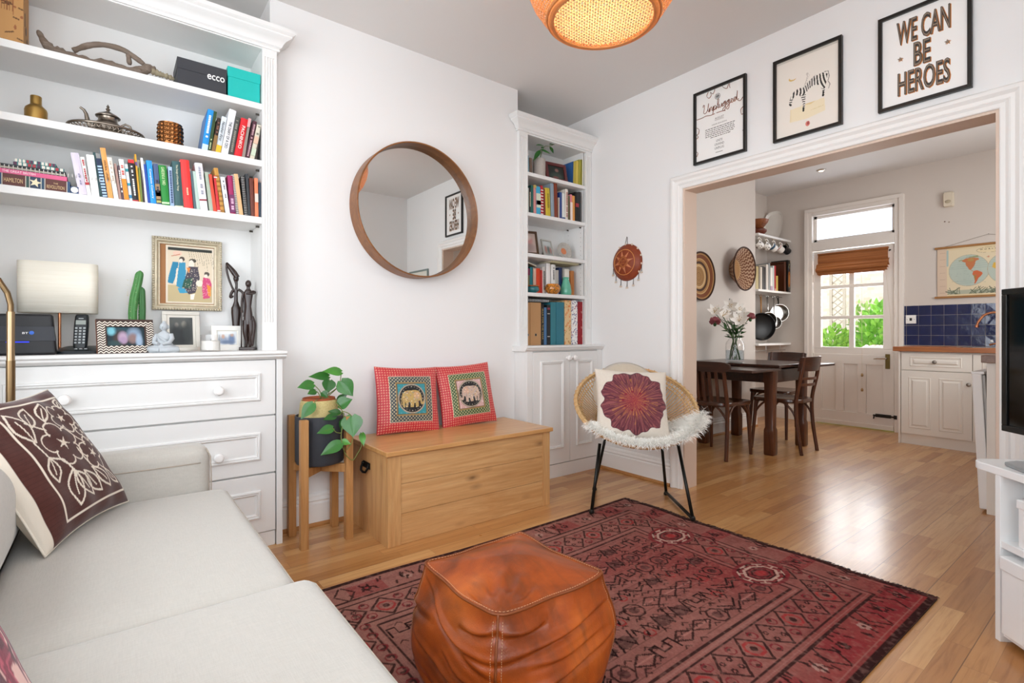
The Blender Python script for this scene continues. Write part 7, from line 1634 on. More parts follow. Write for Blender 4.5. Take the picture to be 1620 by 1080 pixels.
# ---- flowers in a glass vase
VX, VY = 4.67, 2.54
t = thing('glass_vase', 'clear glass jar vase half filled with water on the dining table', 'vase', (VX,VY,.7685))
rv = .083
obj('jar', MB().lathe([(0,0),(rv-.006,0),(rv,.006),(rv,.15),(rv-.004,.175),(rv-.02,.195),(.058,.205),(.055,.215),(.057,.222),(.053,.222),(.052,.205),(rv-.022,.19),(rv-.008,.172),(rv-.0045,.15),(rv-.0045,.008),(0,.006)], 44), GLASS, t, smooth=40)
WAT = glass_mat('vase_water', '#e8f0f4', .5); obj('water', MB().lathe([(0,.0065),(rv-.005,.0085),(rv-.005,.10),(0,.10)], 40), WAT, t, smooth=40)
LIL = leaf_mat('lily_leaf', '#24401f', '#3f6a34'); STEMM = mat('flower_stem', '#41602f', .5, var=.15)
WPET = mat('white_petal', '#f4f0ea', .6, var=.03); PPET = mat('pink_petal', '#b0646a', .7, var=.15); CENT = mat('flower_centre', '#b9953c', .7, var=.2)
KV = Vector((VX, VY, .7685))
def fp(u, v, dy=0): 
    d = VX+.0; p = at(u, v, 1, VY+dy); return p
def flower_stem(kind, label, head, foot, face, size, group):
    t = thing(kind, label, 'flower', KV, group=group); h = head-KV; f = foot
    neck = Vector((f.x*-.12+h.x*.25, f.y*-.12+h.y*.25, .215)); rN = math.hypot(neck.x, neck.y)
    if rN > .04: neck.x *= .04/rN; neck.y *= .04/rN
    st = sp3([f, f.lerp(neck,.55), neck, neck.lerp(h,.5)+Vector((0,0,.02)), h], 18); obj('stem', MB().tube(st, .0032, 7), STEMM, t, smooth=True)
    fc = Vector(face).normalized()
    return t, h, fc, st
def lily(label, head, foot, face, size, petals=6, m_=None):
    t, h, fc, st = flower_stem('lily', label, head, foot, face, size, 'white lilies in the glass vase')
    a_ = fc.orthogonal().normalized(); b_ = fc.cross(a_)
    for k in range(petals):
        th = 2*PI*k/petals; d = a_*math.cos(th)+b_*math.sin(th); m = MB(); leaf_mb(m, h+d*.004, h+d*size*.8+fc*size*.45, size*.42, fc-d*.5, fold=.12, curl=-.12, heart=False, n=8, kk=5); obj('petal', m, m_ or WPET, t, smooth=True, fixn=False)
    m = MB()
    for k in range(5): th = 2*PI*k/5; d = a_*math.cos(th)+b_*math.sin(th); m.tube([h, h+fc*size*.5+d*size*.18], .0012, 4); m.ball(h+fc*size*.52+d*size*.18, (.003,.003,.004), 6, 4)
    obj('stamens', m, CENT, t); return t, st
rs = random.Random(12); heads = [(1130,494,.0,'left'),(1143,500,-.04,'low left'),(1152,496,.03,'centre left'),(1154,484,.02,'top'),(1166,490,.04,'top right'),(1174,499,.0,'right'),(1169,508,-.08,'front centre')]
for i, (u, v, dy, nm) in enumerate(heads):
    hd = fp(u, v, dy); a = 2*PI*i/7; t, st = lily(f'white open lily at the {nm} of the bunch', hd, Vector((.05*math.cos(a),.05*math.sin(a),.012)), (-.7+.5*math.sin(i*2),-.6,.35+.3*math.cos(i)), .095 if i != 6 else .115)
    for k in range(2):
        m = MB(); b = st[10+2*k]; d = Vector((rs.uniform(-1,1),rs.uniform(-1,1),.5)).normalized(); leaf_mb(m, b, b+d*.09, .022, (0,0,1), fold=.2, curl=.2, heart=False, n=7, kk=5); obj('leaf', m, LIL, t, smooth=True, fixn=False)
def peony(label, head, foot, size):
    t, h, fc, st = flower_stem('carnation', label, head, foot, (-.5,-.7,.5), size, 'dusty pink flowers in the glass vase'); m = MB(); rs = random.Random(int(head.x*1000))
    for k in range(34):
        z_ = rs.uniform(-.3,1); th = k*2.4; q = math.sqrt(max(1-z_*z_,0)); d = Vector((q*math.cos(th), q*math.sin(th), z_)); leaf_mb(m, h+d*size*.1, h+d*size*.52, size*.5, d.orthogonal(), fold=.3, curl=.2, heart=False, n=5, kk=5)
    obj('petals', m, PPET, t, smooth=True, fixn=False); obj('calyx', MB().lathe([(0,-size*.42),(size*.12,-size*.36),(size*.16,-size*.2),(0,-size*.05)], 12, h), LIL, t, smooth=True)
    for k in range(3):
        m = MB(); b = st[8+2*k]; d = Vector((rs.uniform(-1,1),rs.uniform(-1,1),.6)).normalized(); leaf_mb(m, b, b+d*.08, .03, (0,0,1), fold=.2, curl=.2, heart=False, n=7, kk=5); obj('leaf', m, LIL, t, smooth=True, fixn=False)
peony('dusty pink ruffled flower at the left of the bunch', fp(1131,509,-.03), Vector((.05,.02,.012)), .10); peony('dusty pink ruffled flower at the right of the bunch', fp(1187,502,.0), Vector((-.05,-.02,.012)), .10)
def bud(label, head, foot, tint):
    t, h, fc, st = flower_stem('flower_bud', label, head, foot, (0,0,1), .05, 'flower buds in the glass vase'); d = (st[-1]-st[-3]).normalized(); m = MB(); leaf_q = d.to_track_quat('Z','Y').to_matrix().to_4x4(); k = m.mark(); m.lathe([(0,-.03),(.008,-.02),(.011,0),(.008,.03),(.002,.05),(0,.052)], 12); m.xf(k, Matrix.Translation(h) @ leaf_q); obj('bud', m, tint, t, smooth=True)
bud('closed green lily bud sticking out at the top left of the bunch', fp(1138,490,.02), Vector((.0,.055,.012)), mat('green_bud', '#7d8a55', .6, var=.1)); bud('small dark bud on the tallest stem of the bunch', fp(1155,480,.05), Vector((.03,-.04,.012)), mat('dark_bud', '#3f4636', .7, var=.1))
m = MB(); rs = random.Random(6); t = thing('greenery', 'dark green leaves filling the neck of the flower bunch', 'foliage', KV)
for i in range(46):
    th = rs.uniform(0,2*PI); z_ = rs.uniform(.20,.36); r_ = .03+(z_-.2)*.5*rs.random(); b = Vector((r_*math.cos(th), r_*math.sin(th), z_)); d = Vector((math.cos(th)*.8+rs.uniform(-.4,.4), math.sin(th)*.8+rs.uniform(-.4,.4), rs.uniform(.1,1))).normalized(); leaf_mb(m, b, b+d*rs.uniform(.05,.085), .026, (rs.uniform(-.5,.5),-.3,1), fold=.2, curl=.15, heart=False, n=6, kk=4)
o = obj('leaves', m, LIL, t, smooth=True, fixn=False); 
for i in range(5):
    th = i*1.3; obj('stem', MB().tube([(.045*math.cos(th+2.6),.045*math.sin(th+2.6),.012),(.02*math.cos(th),.02*math.sin(th),.2),(.05*math.cos(th),.05*math.sin(th),.3)], .003, 6), STEMM, t, smooth=True)
# ---- woven bowls on the kitchen wall
def woven(label, x, z, R0, prof, fn_, tiltz=0, tiltx=0, off=0):
    t = thing('woven_bowl', label, 'basket', (x, KY-off, z), rot=(tiltx,0,tiltz)); K = 60; S = 120
    cvx = np.zeros((K*S,3)); vs = []
    rr = np.linspace(0,1,K)
    for i, r_ in enumerate(rr):
        h = np.interp(r_, [p[0] for p in prof], [p[1] for p in prof])
        for k in range(S):
            a = 2*PI*k/S; vs.append((R0*r_*math.cos(a), -h+.0016*math.cos(r_*PI*2*26), R0*r_*math.sin(a))); cvx[i*S+k] = lin(fn_(r_, a))
    m = MB(); m.add(vs, [(i*S+k, i*S+(k+1)%S, (i+1)*S+(k+1)%S, (i+1)*S+k) for i in range(K-1) for k in range(S)])
    obj('bowl', m, paint_mat('woven_grass', .7, bump=.4, bs=220), t, smooth=True, col=cvx, fixn=False, solid=.006)
    h1 = prof[-1][1]; obj('rim', MB().ring([(R0*math.cos(a), -h1, R0*math.sin(a)) for a in np.linspace(0,2*PI,81)[:-1]], .008, 8), mat('dark_grass_rim', '#3f2416', .7, var=.2), t, smooth=True); return t
def w1(r_, a):
    if r_ < .42: return '#a87f4e' if int(r_*40)%3 else '#8a6238'
    for lim, c in ((.46,'#d2b285'),(.54,'#c29a66'),(.64,'#4a2c1a'),(.72,'#a87a48'),(.76,'#c9a46c'),(.90,'#7a4424'),(.95,'#a97c4a'),(1.1,'#4a2a18')):
        if r_ < lim: return c
def w2(r_, a):
    if r_ < .46: return '#b98f63' if (int(r_*30)+int(a*9))%4 else '#a87c50'
    if r_ < .5: return '#c9a57a'
    z_ = math.sin(a*26+ (abs(((r_*9)%1)-.5)*2)*3.2); return '#6d3d26' if z_ > 0 else '#c2a184'
woven('round woven grass bowl with wide dark rings on the kitchen wall, beside the opening', 4.52, 1.585, .232, [(0,.003),(.5,.006),(.8,.02),(1,.04)], w1, off=.002)
woven('deep woven bowl with a zigzag border on the kitchen wall', 5.19, 1.70, .222, [(0,.003),(.46,.005),(.52,.02),(.8,.08),(1,.12)], w2, off=.002)
# ---- alcove shelves
KSH = [2.145, 1.522, .915]; SY0 = 2.80
SW = mat('white_shelf_paint', '#ebe8e4', .45, var=.01)
for i, (z, nm) in enumerate(zip(KSH, ('top','middle','bottom'))):
    t = thing('wall_shelf', f'white wall shelf, {nm} one of three in the kitchen alcove', 'shelf', (0,0,0), group='white shelves in the kitchen alcove')
    obj('board', MB().box(KCX+.001, KX-.001, SY0, KAY-.001, z-.024, z), SW, t, bevel=.002)
    obj('bracket', MB().box(KCX+.002, KCX+.02, SY0+.06, KAY-.002, z-.055, z-.025), SW, t)
    if i == 2:
        obj('hanging_rail', MB().tube([(KCX+.01,2.86,z-.085),(KX-.02,2.86,z-.085)], .005, 8), STEEL, t)
        for xx in (5.95,6.30): obj('hook', MB().tube([(xx,2.86,z-.024),(xx,2.86,z-.085),(xx,2.85,z-.11),(xx,2.835,z-.10)], .0035, 6), STEEL, t)
    if i == 1: obj('hanging_rail', MB().tube([(KCX+.01,2.90,z-.055),(KX-.02,2.90,z-.055)], .006, 8), STEEL, t)
    if i == 0:
        for k in range(5): obj('hook', MB().tube([(5.74+.168*k,2.84,z-.024),(5.74+.168*k,2.84,z-.04),(5.745+.168*k,2.835,z-.052),(5.755+.168*k,2.83,z-.046)], .003, 6), BRASS, t)
# things on the top shelf
t = thing('serving_bowl', 'brown wooden bowl standing on another at the left of the top kitchen shelf', 'bowl', (5.90,2.93,2.1455), group='two stacked wooden bowls on the top kitchen shelf')
BW_ = wood_mat('bowl_wood', '#5a2f18', '#8a4f2c', None, 'x', 1, .35)
obj('body', MB().lathe([(0,.092),(.05,.092),(.06,.10),(.105,.16),(.115,.19),(.108,.19),(.09,.15),(0,.11)], 36), BW_, t, smooth=40)
t = thing('serving_bowl', 'dark red brown footed bowl underneath the wooden one on the top kitchen shelf', 'bowl', (5.90,2.93,2.1455), group='two stacked wooden bowls on the top kitchen shelf'); obj('body', MB().lathe([(0,0),(.06,0),(.07,.006),(.06,.02),(.09,.05),(.095,.075),(.07,.091),(0,.091)], 36), mat('red_brown_wood', '#6b3220', .4, var=.15), t, smooth=40)
t = thing('serving_tray', 'large white oval tray leaning upright on the top kitchen shelf', 'tray', (6.30,2.965,2.1455), rot=(0,R(14),0))
m = MB(); pts = [(.115*math.copysign(abs(math.cos(a))**.7,math.cos(a)), .19+.19*math.copysign(abs(math.sin(a))**.7,math.sin(a))) for a in np.linspace(0,2*PI,49)[:-1]]
loft(m, [[(h,y*s,.19+(z-.19)*s) for y,z in pts] for h,s in ((.012,.86),(.0,.9),(-.014,1.0),(-.012,1.0),(.004,.92),(.015,.88))]); obj('body', m, mat('white_melamine', '#efece6', .35), t, smooth=40)
# mugs
MUGW = mat('white_mug', '#efebe4', .25, var=.01, coat=.3)
def mug(label, decor, body):
    t = thing('mug', label, 'mug', group='mugs hanging under the top kitchen shelf'); r_ = .042
    b = obj('body', MB().lathe([(0,0),(r_-.006,0),(r_-.001,.005),(r_,.095),(r_-.002,.097),(r_-.005,.095),(r_-.006,.008),(0,.006)], 32), body, t, smooth=40)
    obj('handle', MB().tube(sp3([(r_-.002,0,.078),(r_+.022,0,.08),(r_+.032,0,.055),(r_+.022,0,.03),(r_-.002,0,.022)], 14), .0055, 8), body, t, smooth=True)
    if decor == 'spots':
        m = MB(); rs = random.Random(2)
        for i in range(26): a, z_ = rs.uniform(0,6.28), rs.uniform(.01,.085); m.ball(((r_+.0003)*math.cos(a),(r_+.0003)*math.sin(a),z_), (.005,.005,.006), 8, 6)
        obj('spots', m, mat('mug_spots', '#6a625c', .4), b, smooth=True)
    elif decor: obj('band', MB().lathe([(r_+.0003,decor[1]),(r_+.0008,decor[1]+.001),(r_+.0008,decor[2]),(r_+.0003,decor[2]+.001)], 32), mat(*decor[0]), b, smooth=40)
    return t
MG = [('white mug speckled with grey spots, leftmost under the shelf','spots',MUGW),('white mug with small spots hanging second from the left','spots',MUGW),('white mug with a dark blue band near its mouth',((('mug_blue','#274a63',.3)),.055,.085),MUGW),('white mug with a thin red band near its mouth',((('mug_red','#a33a33',.3)),.078,.086),MUGW),('black mug hanging rightmost under the top kitchen shelf',None,mat('black_mug','#15161a',.3,var=.02,coat=.3))]
for k, (l, dc, bd) in enumerate(MG):
    t = mug(l, dc, bd); M = Matrix.Translation((5.752+.168*k, 2.83, 2.10)) @ Matrix.Rotation(R(-12),4,'Z') @ Matrix.Rotation(R(-62),4,'Y') @ Matrix.Rotation(R(0),4,'Z') @ Matrix.Translation((-.075,0,-.055)); t.location = M.translation; t.rotation_euler = M.to_euler()
# books and trays on the middle shelf
kb = [(1196,1200.4,1196,421,'#b9a878','tan book at the left end',{}),(1201,1203.2,1201,420,'#8a7f72','thin grey brown book',{}),(1203.5,1206.2,1203.5,422,'#d9cfc2','cream book, second pale one from the left',{}),(1206.6,1209.2,1206.6,421,'#4a4745','charcoal book left of its twin',{}),(1209.6,1212,1209.6,422,'#3d3a3a','charcoal book right of its twin',{}),(1212.4,1216,1212.4,418,'#d5cdc5','thick pale book in the middle',{}),(1216.4,1219,1216.4,416,'#8f9393','tall grey book',{}),(1219.4,1223,1219.4,423,'#ece8e2','white book with lilac foot',dict(bands=((.0,.2,'#b9a0b4'),))),(1223.4,1225.4,1223.4,420,'#cfd8d4','thin pale green book',{}),(1225.7,1228,1225.7,420,'#b0262e','red book',dict(bands=((.0,.1,'#d9a09a'),))),(1228.4,1231.4,1228.4,436,'#c6ad52','short mustard book at the right end',{})]
pxrow(kb, 2.835, KSH[1]+.0005, lambda i: 'on the middle kitchen shelf', 'cookery books on the middle kitchen shelf', 456, depth=.2)
t = thing('wooden_tray', 'dark brown wooden tray standing on edge right of the cookery books', 'tray', (6.34,2.945,KSH[1]+.0005))
m = MB(); m.box(.0,.012,-.13,.135,0,.36).box(-.03,0,-.13,-.118,0,.36).box(-.03,0,.123,.135,0,.36).box(-.03,0,-.118,.123,0,.012).box(-.03,0,-.118,.123,.348,.36); obj('body', m, wood_mat('tray_wood','#3a1c10','#5e3019',None,'z',1,.35), t, bevel=.002)
t = thing('painted_tray', 'narrow painted tray with an orange disc at the right end of the kitchen shelf', 'tray', (6.412,2.805,KSH[1]+.0005))
obj('body', MB().box(-.034,.030,0,.20,0,.385), mat('painted_black', '#1f1a17', .3, var=.1), t, bevel=.003)
cv = Canvas(24, 110, .056, .37, '#241d19'); cv.ell(.028,.14,.03,.10,'#b9702f'); cv.ell(.028,.14,.02,.08,'#8a4a22'); cv.ell(.028,.14,.013,.06,'#c98a44'); rs = random.Random(3)
for i in range(16): cv.ell(rs.uniform(0,.056), rs.choice((rs.uniform(0,.05),rs.uniform(.25,.37))), .007, .012, rs.choice(['#7a8a6a','#c9b28a','#3f5470','#a86a3a']), .8)
cv.sheet('painting', lambda u, v: (-.030+.056*u, -.0012, .008+.37*v), PRINT, t)
# pans on the middle rail
def pan(label, cat, kind, x, y, zc, r_, dep, face, matl, hl, hm, rail=1.467):
    t = thing(kind, label, cat, (x,y,zc), R(face)); m = MB()   # open side faces local -Y
    m.lathe([(0,0),(r_*.84,0),(r_*.9,-.006),(r_,-dep),(r_+.003,-dep),(r_+.002,-dep+.004),(r_*.95,.004),(r_*.86,.007),(0,.007)], 44, axis='y'); obj('body', m, matl, t, smooth=40)
    top = rail-zc; obj('handle', MB().tube([(0,-dep*.5,r_*.97),(0,-dep*.6,r_+.03),(0,-dep*.4+.0,top-.02)], [.007,.008,.009], 10), hm, t, smooth=True); obj('hanging_loop', MB().ring([(.012*math.cos(a), -dep*.4, top-.01+.014*math.sin(a)) for a in np.linspace(0,2*PI,17)[:-1]], .003, 6), hm, t, smooth=True); return t
pan('large black frying pan hanging leftmost from the kitchen rail', 'frying pan', 'frying_pan', 5.86, 2.885, 1.105, .155, .045, -38, mat('nonstick_black','#121213',.35,var=.02), .2, mat('wood_handle','#a5753f',.5,var=.1))
pan('steel saucepan hanging between the frying pan and a smaller pan', 'saucepan', 'saucepan', 6.03, 2.895, 1.185, .085, .08, -45, STEEL, .15, STEEL)
pan('small steel saucepan hanging beside the big steel pot', 'saucepan', 'saucepan', 6.17, 2.885, 1.155, .07, .07, -45, STEEL, .15, STEEL)
t = pan('big steel cooking pot with black handles, rightmost on the kitchen rail', 'pot', 'cooking_pot', 6.30, 2.90, 1.27, .10, .10, -48, STEEL, .12, BLKMET)
obj('side_handle', MB().tube(sp3([(-.04,-.05,-.098),(-.03,-.05,-.125),(.03,-.05,-.125),(.04,-.05,-.098)],12), .006, 8), BLKMET, t, smooth=True)
# ---- base units
kc = thing('base_cabinet', 'cream kitchen base cabinet with drawer above a two panel door, beside the garden door', 'cabinet', (0,0,0))
KF = 5.84
obj('carcass', MB().box(KF+.02, KX-.002, .625, 1.553, .09, .862).box(KF+.05, KX-.002, .625, 1.553, 0, .09).box(KF-.002, KX-.002, 1.5535, 1.568, 0, .862), CREAM, kc, bevel=.0015)
def panelled(m, y0, y1, z0, z1, x, panels):
    """shaker style raised panels on a front that faces -X"""
    m.box(x, x+.02, y0, y1, z0, z1)
    for a, b, c, d in panels:
        pr = [(0,0),(.006,-.004),(.012,-.001),(.024,-.001),(.034,-.007)]; cs = [((a,c),(1,1)),((b,c),(-1,1)),((b,d),(-1,-1)),((a,d),(1,-1))]; n = len(pr)
        vs = [(x+h, cy+sy*q, cz+sz*q) for (cy,cz),(sy,sz) in cs for q,h in pr]; m.add(vs, [(i*n+k,i*n+k+1,((i+1)%4)*n+k+1,((i+1)%4)*n+k) for i in range(4) for k in range(n-1)]+[tuple(i*n+n-1 for i in range(4))])
m = MB(); panelled(m, 1.043, 1.545, .692, .845, KF, [(1.11,1.48,.725,.815)]); d = obj('drawer', m, CREAM, kc, bevel=.001); obj('knob', MB().lathe([(.006,0),(.007,-.010),(.016,-.016),(.017,-.022),(0,-.027)], 20, (KF,1.295,.77), 'x'), mat('brushed_nickel', '#8a8178', .35, metal=.9), d, smooth=40)
m = MB(); panelled(m, 1.043, 1.545, .10, .684, KF, [(1.10,1.268,.155,.625),(1.325,1.49,.155,.625)]); d = obj('door', m, CREAM, kc, bevel=.001); obj('knob', MB().lathe([(.006,0),(.007,-.010),(.016,-.016),(.017,-.022),(0,-.027)], 20, (KF,1.062,.585), 'x'), mat('brushed_nickel', '#8a8178'), d, smooth=40)
m = MB(); panelled(m, .63, 1.037, .10, .845, KF, [(.69,.98,.155,.79)]); obj('door', m, CREAM, kc, bevel=.001); obj('plinth', MB().box(KF+.03, KF+.05, .63, 1.553, 0, .088), CREAM, kc)
t = thing('worktop', 'oiled wooden worktop on the cream cabinet below the blue tiles', 'worktop', (0,0,0)); obj('slab', MB().box(KF-.025, KX-.003, .0005, 1.606, .8625, .905), WTOP, t, bevel=.003)
kr = thing('base_cabinet', 'plain cream unit end panel at the right of the kitchen, beside the ajar appliance', 'cabinet', (0,0,0))
obj('end_panel', MB().box(3.93, 3.952, .001, .60, 0, .862), CREAM, kr, bevel=.0015); obj('end_panel', MB().box(3.932, 3.95, .602, .64, .0, .862), CREAM, kr, bevel=.001); obj('skirting', MB().box(3.918, 3.93, .001, .60, 0, .06), CREAM, kr)
obj('carcass', MB().box(4.57, KF+.01, .001, .60, .09, .862).box(4.57, KF+.01, .001, .56, 0, .09), CREAM, kr); obj('door', MB().box(4.575, 5.15, .60, .62, .1, .85), CREAM, kr, bevel=.001); obj('door', MB().box(5.155, 5.78, .60, .62, .1, .85), CREAM, kr, bevel=.001); obj('top_strip', MB().box(3.955, 4.57, .59, .61, .825, .862), CREAM, kr)
t = thing('worktop', 'greyer wooden worktop over the end panel at the right of the kitchen', 'worktop', (0,0,0)); obj('slab', MB().box(3.905, KF-.026, .0005, .66, .8625, .905), WTOPX, t, bevel=.003)
t = thing('undercounter_fridge', 'white under counter appliance with its door standing slightly ajar', 'appliance', (4.26,.31,0)); WF = mat('white_enamel', '#eceae8', .3, var=.005)
obj('body', MB().box(-.295,.295,-.28,.29,.02,.815), WF, t, bevel=.003)
m = MB(); k = m.mark(); m.box(-.30,.30,0,.046,.0,.79); m.xf(k, Matrix.Translation((0,.320,.018)) @ Matrix.Rotation(R(-2.6),4,'X')); d = obj('door', m, WF, t, bevel=.006); m = MB(); k = m.mark(); m.box(-.29,.29,-.012,-.001,.02,.77); m.xf(k, Matrix.Translation((0,.320,.018)) @ Matrix.Rotation(R(-2.6),4,'X')); obj('door_seal', m, mat('pale_rubber', '#b5b2ae', .7), d)
m = MB(); k = m.mark(); m.box(-.301,.301,-.012,.047,.775,.792); m.xf(k, Matrix.Translation((0,.320,.018)) @ Matrix.Rotation(R(-2.6),4,'X')); obj('door_top_cap', m, WF, d, bevel=.004); obj('foot', MB().lathe([(0,0),(.018,0),(.018,.03),(0,.03)], 16, (-.26,.27,0)), mat('grey_rubber', '#5a5856'), t)
# ---- tiles
t = thing('tile_splashback', 'dark blue glazed square tiles with pale grout above the worktop', 'tiles', (0,0,0)); TW = .0985
obj('grout', MB().box(KX-.006, KX-.0005, .0005, 1.69, .9055, 1.312), mat('pale_grout', '#d9cfc0', .8), t)
TL = NT('blue_glaze'); co = TL.coord(); n = TL.noise(co, 6, 3); n2 = TL.noise(co, 26, 3, dist=.8); TL.bsdf(TL.mix(n, lin('#0a0f33'), lin('#18265e')), .07, bump=(n2,.2), coat=.3, bdist=.005); m = MB(); rs = random.Random(4)
for j in range(4):
    z0 = .909+j*.1008
    for i in range(17):
        y1 = 1.6605-i*.1008; y0 = y1-TW
        if y1 < .02: continue
        tl = [rs.uniform(-.0012,.0012) for _ in range(4)]; x = KX-.0085; y0 = max(y0,.001)
        m.add([(x+tl[0],y0,z0),(x+tl[1],y1,z0),(x+tl[2],y1,z0+TW),(x+tl[3],y0,z0+TW),(KX-.004,y0,z0),(KX-.004,y1,z0),(KX-.004,y1,z0+TW),(KX-.004,y0,z0+TW)], [(0,1,2,3),(0,4,5,1),(1,5,6,2),(2,6,7,3),(3,7,4,0)])
    m.box(KX-.0085, KX-.004, 1.6635, 1.689, z0, z0+TW)
obj('tiles', m, TL.mat, t)
t = thing('wall_socket', 'white square wall switch on the blue tiles', 'switch', (KX-.010,1.622,1.172)); obj('plate', MB().box(-.008,0,-.043,.043,-.043,.043), WHITE, t, bevel=.002); obj('rocker', MB().box(-.011,-.007,-.010,.010,-.014,.014), mat('dark_rocker', '#2a2724', .4), t, bevel=.001)
for s in (-1,1): obj('screw', MB().lathe([(0,-.0095),(.004,-.009),(.004,-.007)], 12, (0,s*.030,0), 'x'), STEEL, t)
t = thing('kitchen_tap', 'copper swan neck kitchen tap with a side lever in front of the blue tiles', 'tap', (6.20,.86,.9055))
obj('spout', MB().tube(sp3([(0,0,.0),(0,0,.2),(0,.02,.27),(0,.09,.31),(0,.16,.29),(0,.20,.235),(0,.213,.195)], 30), .0105, 12), COPPER, t, smooth=True); obj('base', MB().lathe([(0,0),(.026,0),(.026,.012),(.018,.02),(.015,.06),(0,.06)], 24), COPPER, t, smooth=40); obj('nozzle', MB().tube([(0,.2125,.198),(0,.215,.178)], .0145, 14), COPPER, t, smooth=40)
obj('lever', MB().tube([(0,.0,.03),(0,.05,.045),(0,.10,.03),(0,.13,.02)], [.012,.010,.008,.010], 10), COPPER, t, smooth=True); obj('lever_knob', MB().ball((0,.115,.052), .012), WHITE, t, smooth=True)
t = thing('kitchen_sink', 'steel sink sunk in the worktop by the copper tap', 'sink', (6.13,.86,.9055)); obj('rim', MB().box(-.2,.2,-.28,.30,.0,.003), STEEL, t, bevel=.001)
# ---- wall map and sensor
t = thing('wall_map', 'printed world map with wooden rods hanging on the kitchen wall', 'map', (KX,1.035,1.385), R(-90)); MW, MH = .75, .478
cv = Canvas(260, 170, MW, MH, '#e0cda6'); cv.rect(0,0,.075,MH,'#d6bfa8'); cv.rect(MW-.075,0,MW,MH,'#d6bfa8')
for i in range(7): cv.line([(.02,.04+i*.065),(.06,.04+i*.065)], .003, '#b59a86')
cv.rect(.078,.02,.672,.45,'#dfd0b0'); cv.rect(.078,.02,.672,.06,'#b3b5a0'); cv.line([(.078,.3),(.078,.45)], .012, '#a9bdb8')
for cx in (.235,.515):
    cv.ell(cx,.245,.148,.15,'#b0a890'); cv.ell(cx,.245,.144,.146,'#b7c2b6')
    for k in np.arange(-.12,.13,.02): cv.line([(cx-.14*math.sqrt(max(1-(k/.146)**2,0)),.245+k),(cx+.14*math.sqrt(max(1-(k/.146)**2,0)),.245+k)], .0018, '#8fa6a0', .7)
    for k in (-.09,-.045,0,.045,.09): cv.ell(cx,.245,abs(k)+.001,.146,'#8fa6a0',.04)
cv.poly([(.19,.345),(.215,.36),(.26,.365),(.305,.355),(.31,.34),(.285,.33),(.282,.30),(.27,.275),(.258,.255),(.25,.245),(.238,.252),(.228,.275),(.215,.295),(.212,.32),(.185,.335)], '#c0764a'); cv.poly([(.23,.355),(.27,.36),(.275,.335),(.25,.325),(.228,.335)], '#b58a4a'); cv.poly([(.21,.37),(.30,.38),(.31,.362),(.26,.366)], '#8f9a72'); cv.poly([(.16,.345),(.19,.352),(.19,.34),(.165,.335)], '#9aa07c')
cv.poly([(.25,.245),(.262,.24),(.268,.232),(.258,.236)], '#b8743f'); cv.poly([(.268,.235),(.295,.24),(.33,.22),(.335,.205),(.32,.18),(.305,.165),(.295,.14),(.283,.115),(.276,.112),(.28,.15),(.275,.18),(.262,.205)], '#c9673f'); cv.poly([(.27,.2),(.29,.2),(.285,.15),(.278,.15)], '#a8783c')
cv.poly([(.43,.33),(.50,.35),(.54,.345),(.56,.32),(.52,.31),(.47,.31),(.44,.315)], '#d0a13f'); cv.poly([(.41,.30),(.47,.305),(.50,.27),(.49,.22),(.46,.17),(.44,.17),(.44,.23),(.40,.26)], '#d9b04c'); cv.poly([(.54,.34),(.62,.34),(.63,.30),(.60,.27),(.56,.28)], '#b98a5a'); cv.poly([(.585,.2),(.63,.205),(.635,.17),(.6,.16)], '#c98a4a')
rs = random.Random(13)
for cx in (.13,.30,.375,.45,.62):
    for i in range(10): cv.line([(cx+rs.uniform(-.06,.06),.025),(cx+rs.uniform(-.07,.07),.03+rs.uniform(.01,.06))], .006, rs.choice(['#4a5440','#5f6a50','#6f7460']), .8)
for i in range(50): a = rs.uniform(.1,.36); b = rs.uniform(.12,.37); cv.line([(a,b),(a+rs.uniform(.005,.02),b)], .002, '#8a9a92', .6)
cv.ell(.375,.425,.085,.026,'#8a7a5c'); cv.ell(.375,.425,.082,.024,'#e3d2ac'); cv.ell(.375,.36,.008,.008,'#c9785a',.7)
cv.sheet('map_sheet', lambda u, v: (-MW/2+MW*u, -.008-.004*math.sin(v*3), MH*v), PRINT, t, smooth=True)
m = MB(); text_into(m, 'W  O  R  L  D', lambda a, b: (a, -.0135, b), .12, .013, .0, .432); obj('lettering', m, mat('map_ink', '#3c3a33', .6), t, fixn=False)
ROD = mat('map_rod_wood', '#a0703c', .5, var=.12)
for z_ in (MH+.002, -.004): obj('rod', MB().box(-MW/2-.02, MW/2+.02, -.022, -.004, z_-.010, z_+.010), ROD, t, bevel=.003)
obj('cord', MB().tube([(-MW/2+.05,-.010,MH+.010),(0,-.006,MH+.092),(MW/2-.05,-.010,MH+.010)], .0014, 5), mat('cord_brown', '#8a7a66', .8), t); obj('nail', MB().ball((0,-.006,MH+.093), .004), STEEL, t)
t = thing('motion_sensor', 'cream plastic alarm sensor high on the kitchen wall', 'alarm sensor', (KX,1.322,2.26), R(-90)); SEN = mat('cream_plastic', '#d8cdb9', .45, var=.03)
m = MB(); loft(m, [[(x,.0,z) for x,z in rrect(.078,.145,.012)],[(x,-.035,z+.0) for x,z in rrect(.076,.143,.014)],[(x,-.045,z) for x,z in rrect(.066,.132,.014)]]); k = 0; m.xf(k, Matrix.Translation((0,0,.0725))); obj('housing', m, SEN, t, smooth=30); m = MB().ball((0,-.041,.05), (.026,.012,.018)); obj('lens', m, mat('sensor_lens', '#b5a88f', .3), t, smooth=True)
m = MB(); m.ball((KX-.002,1.355,2.125), .006, 8, 6); obj_ = obj('wall_plug', m, mat('plug_red_brown', '#7a5a4c', .7), smooth=True); tag(obj_, 'left of two small wall plugs below the alarm sensor', 'wall plug', 'wall plugs below the sensor')
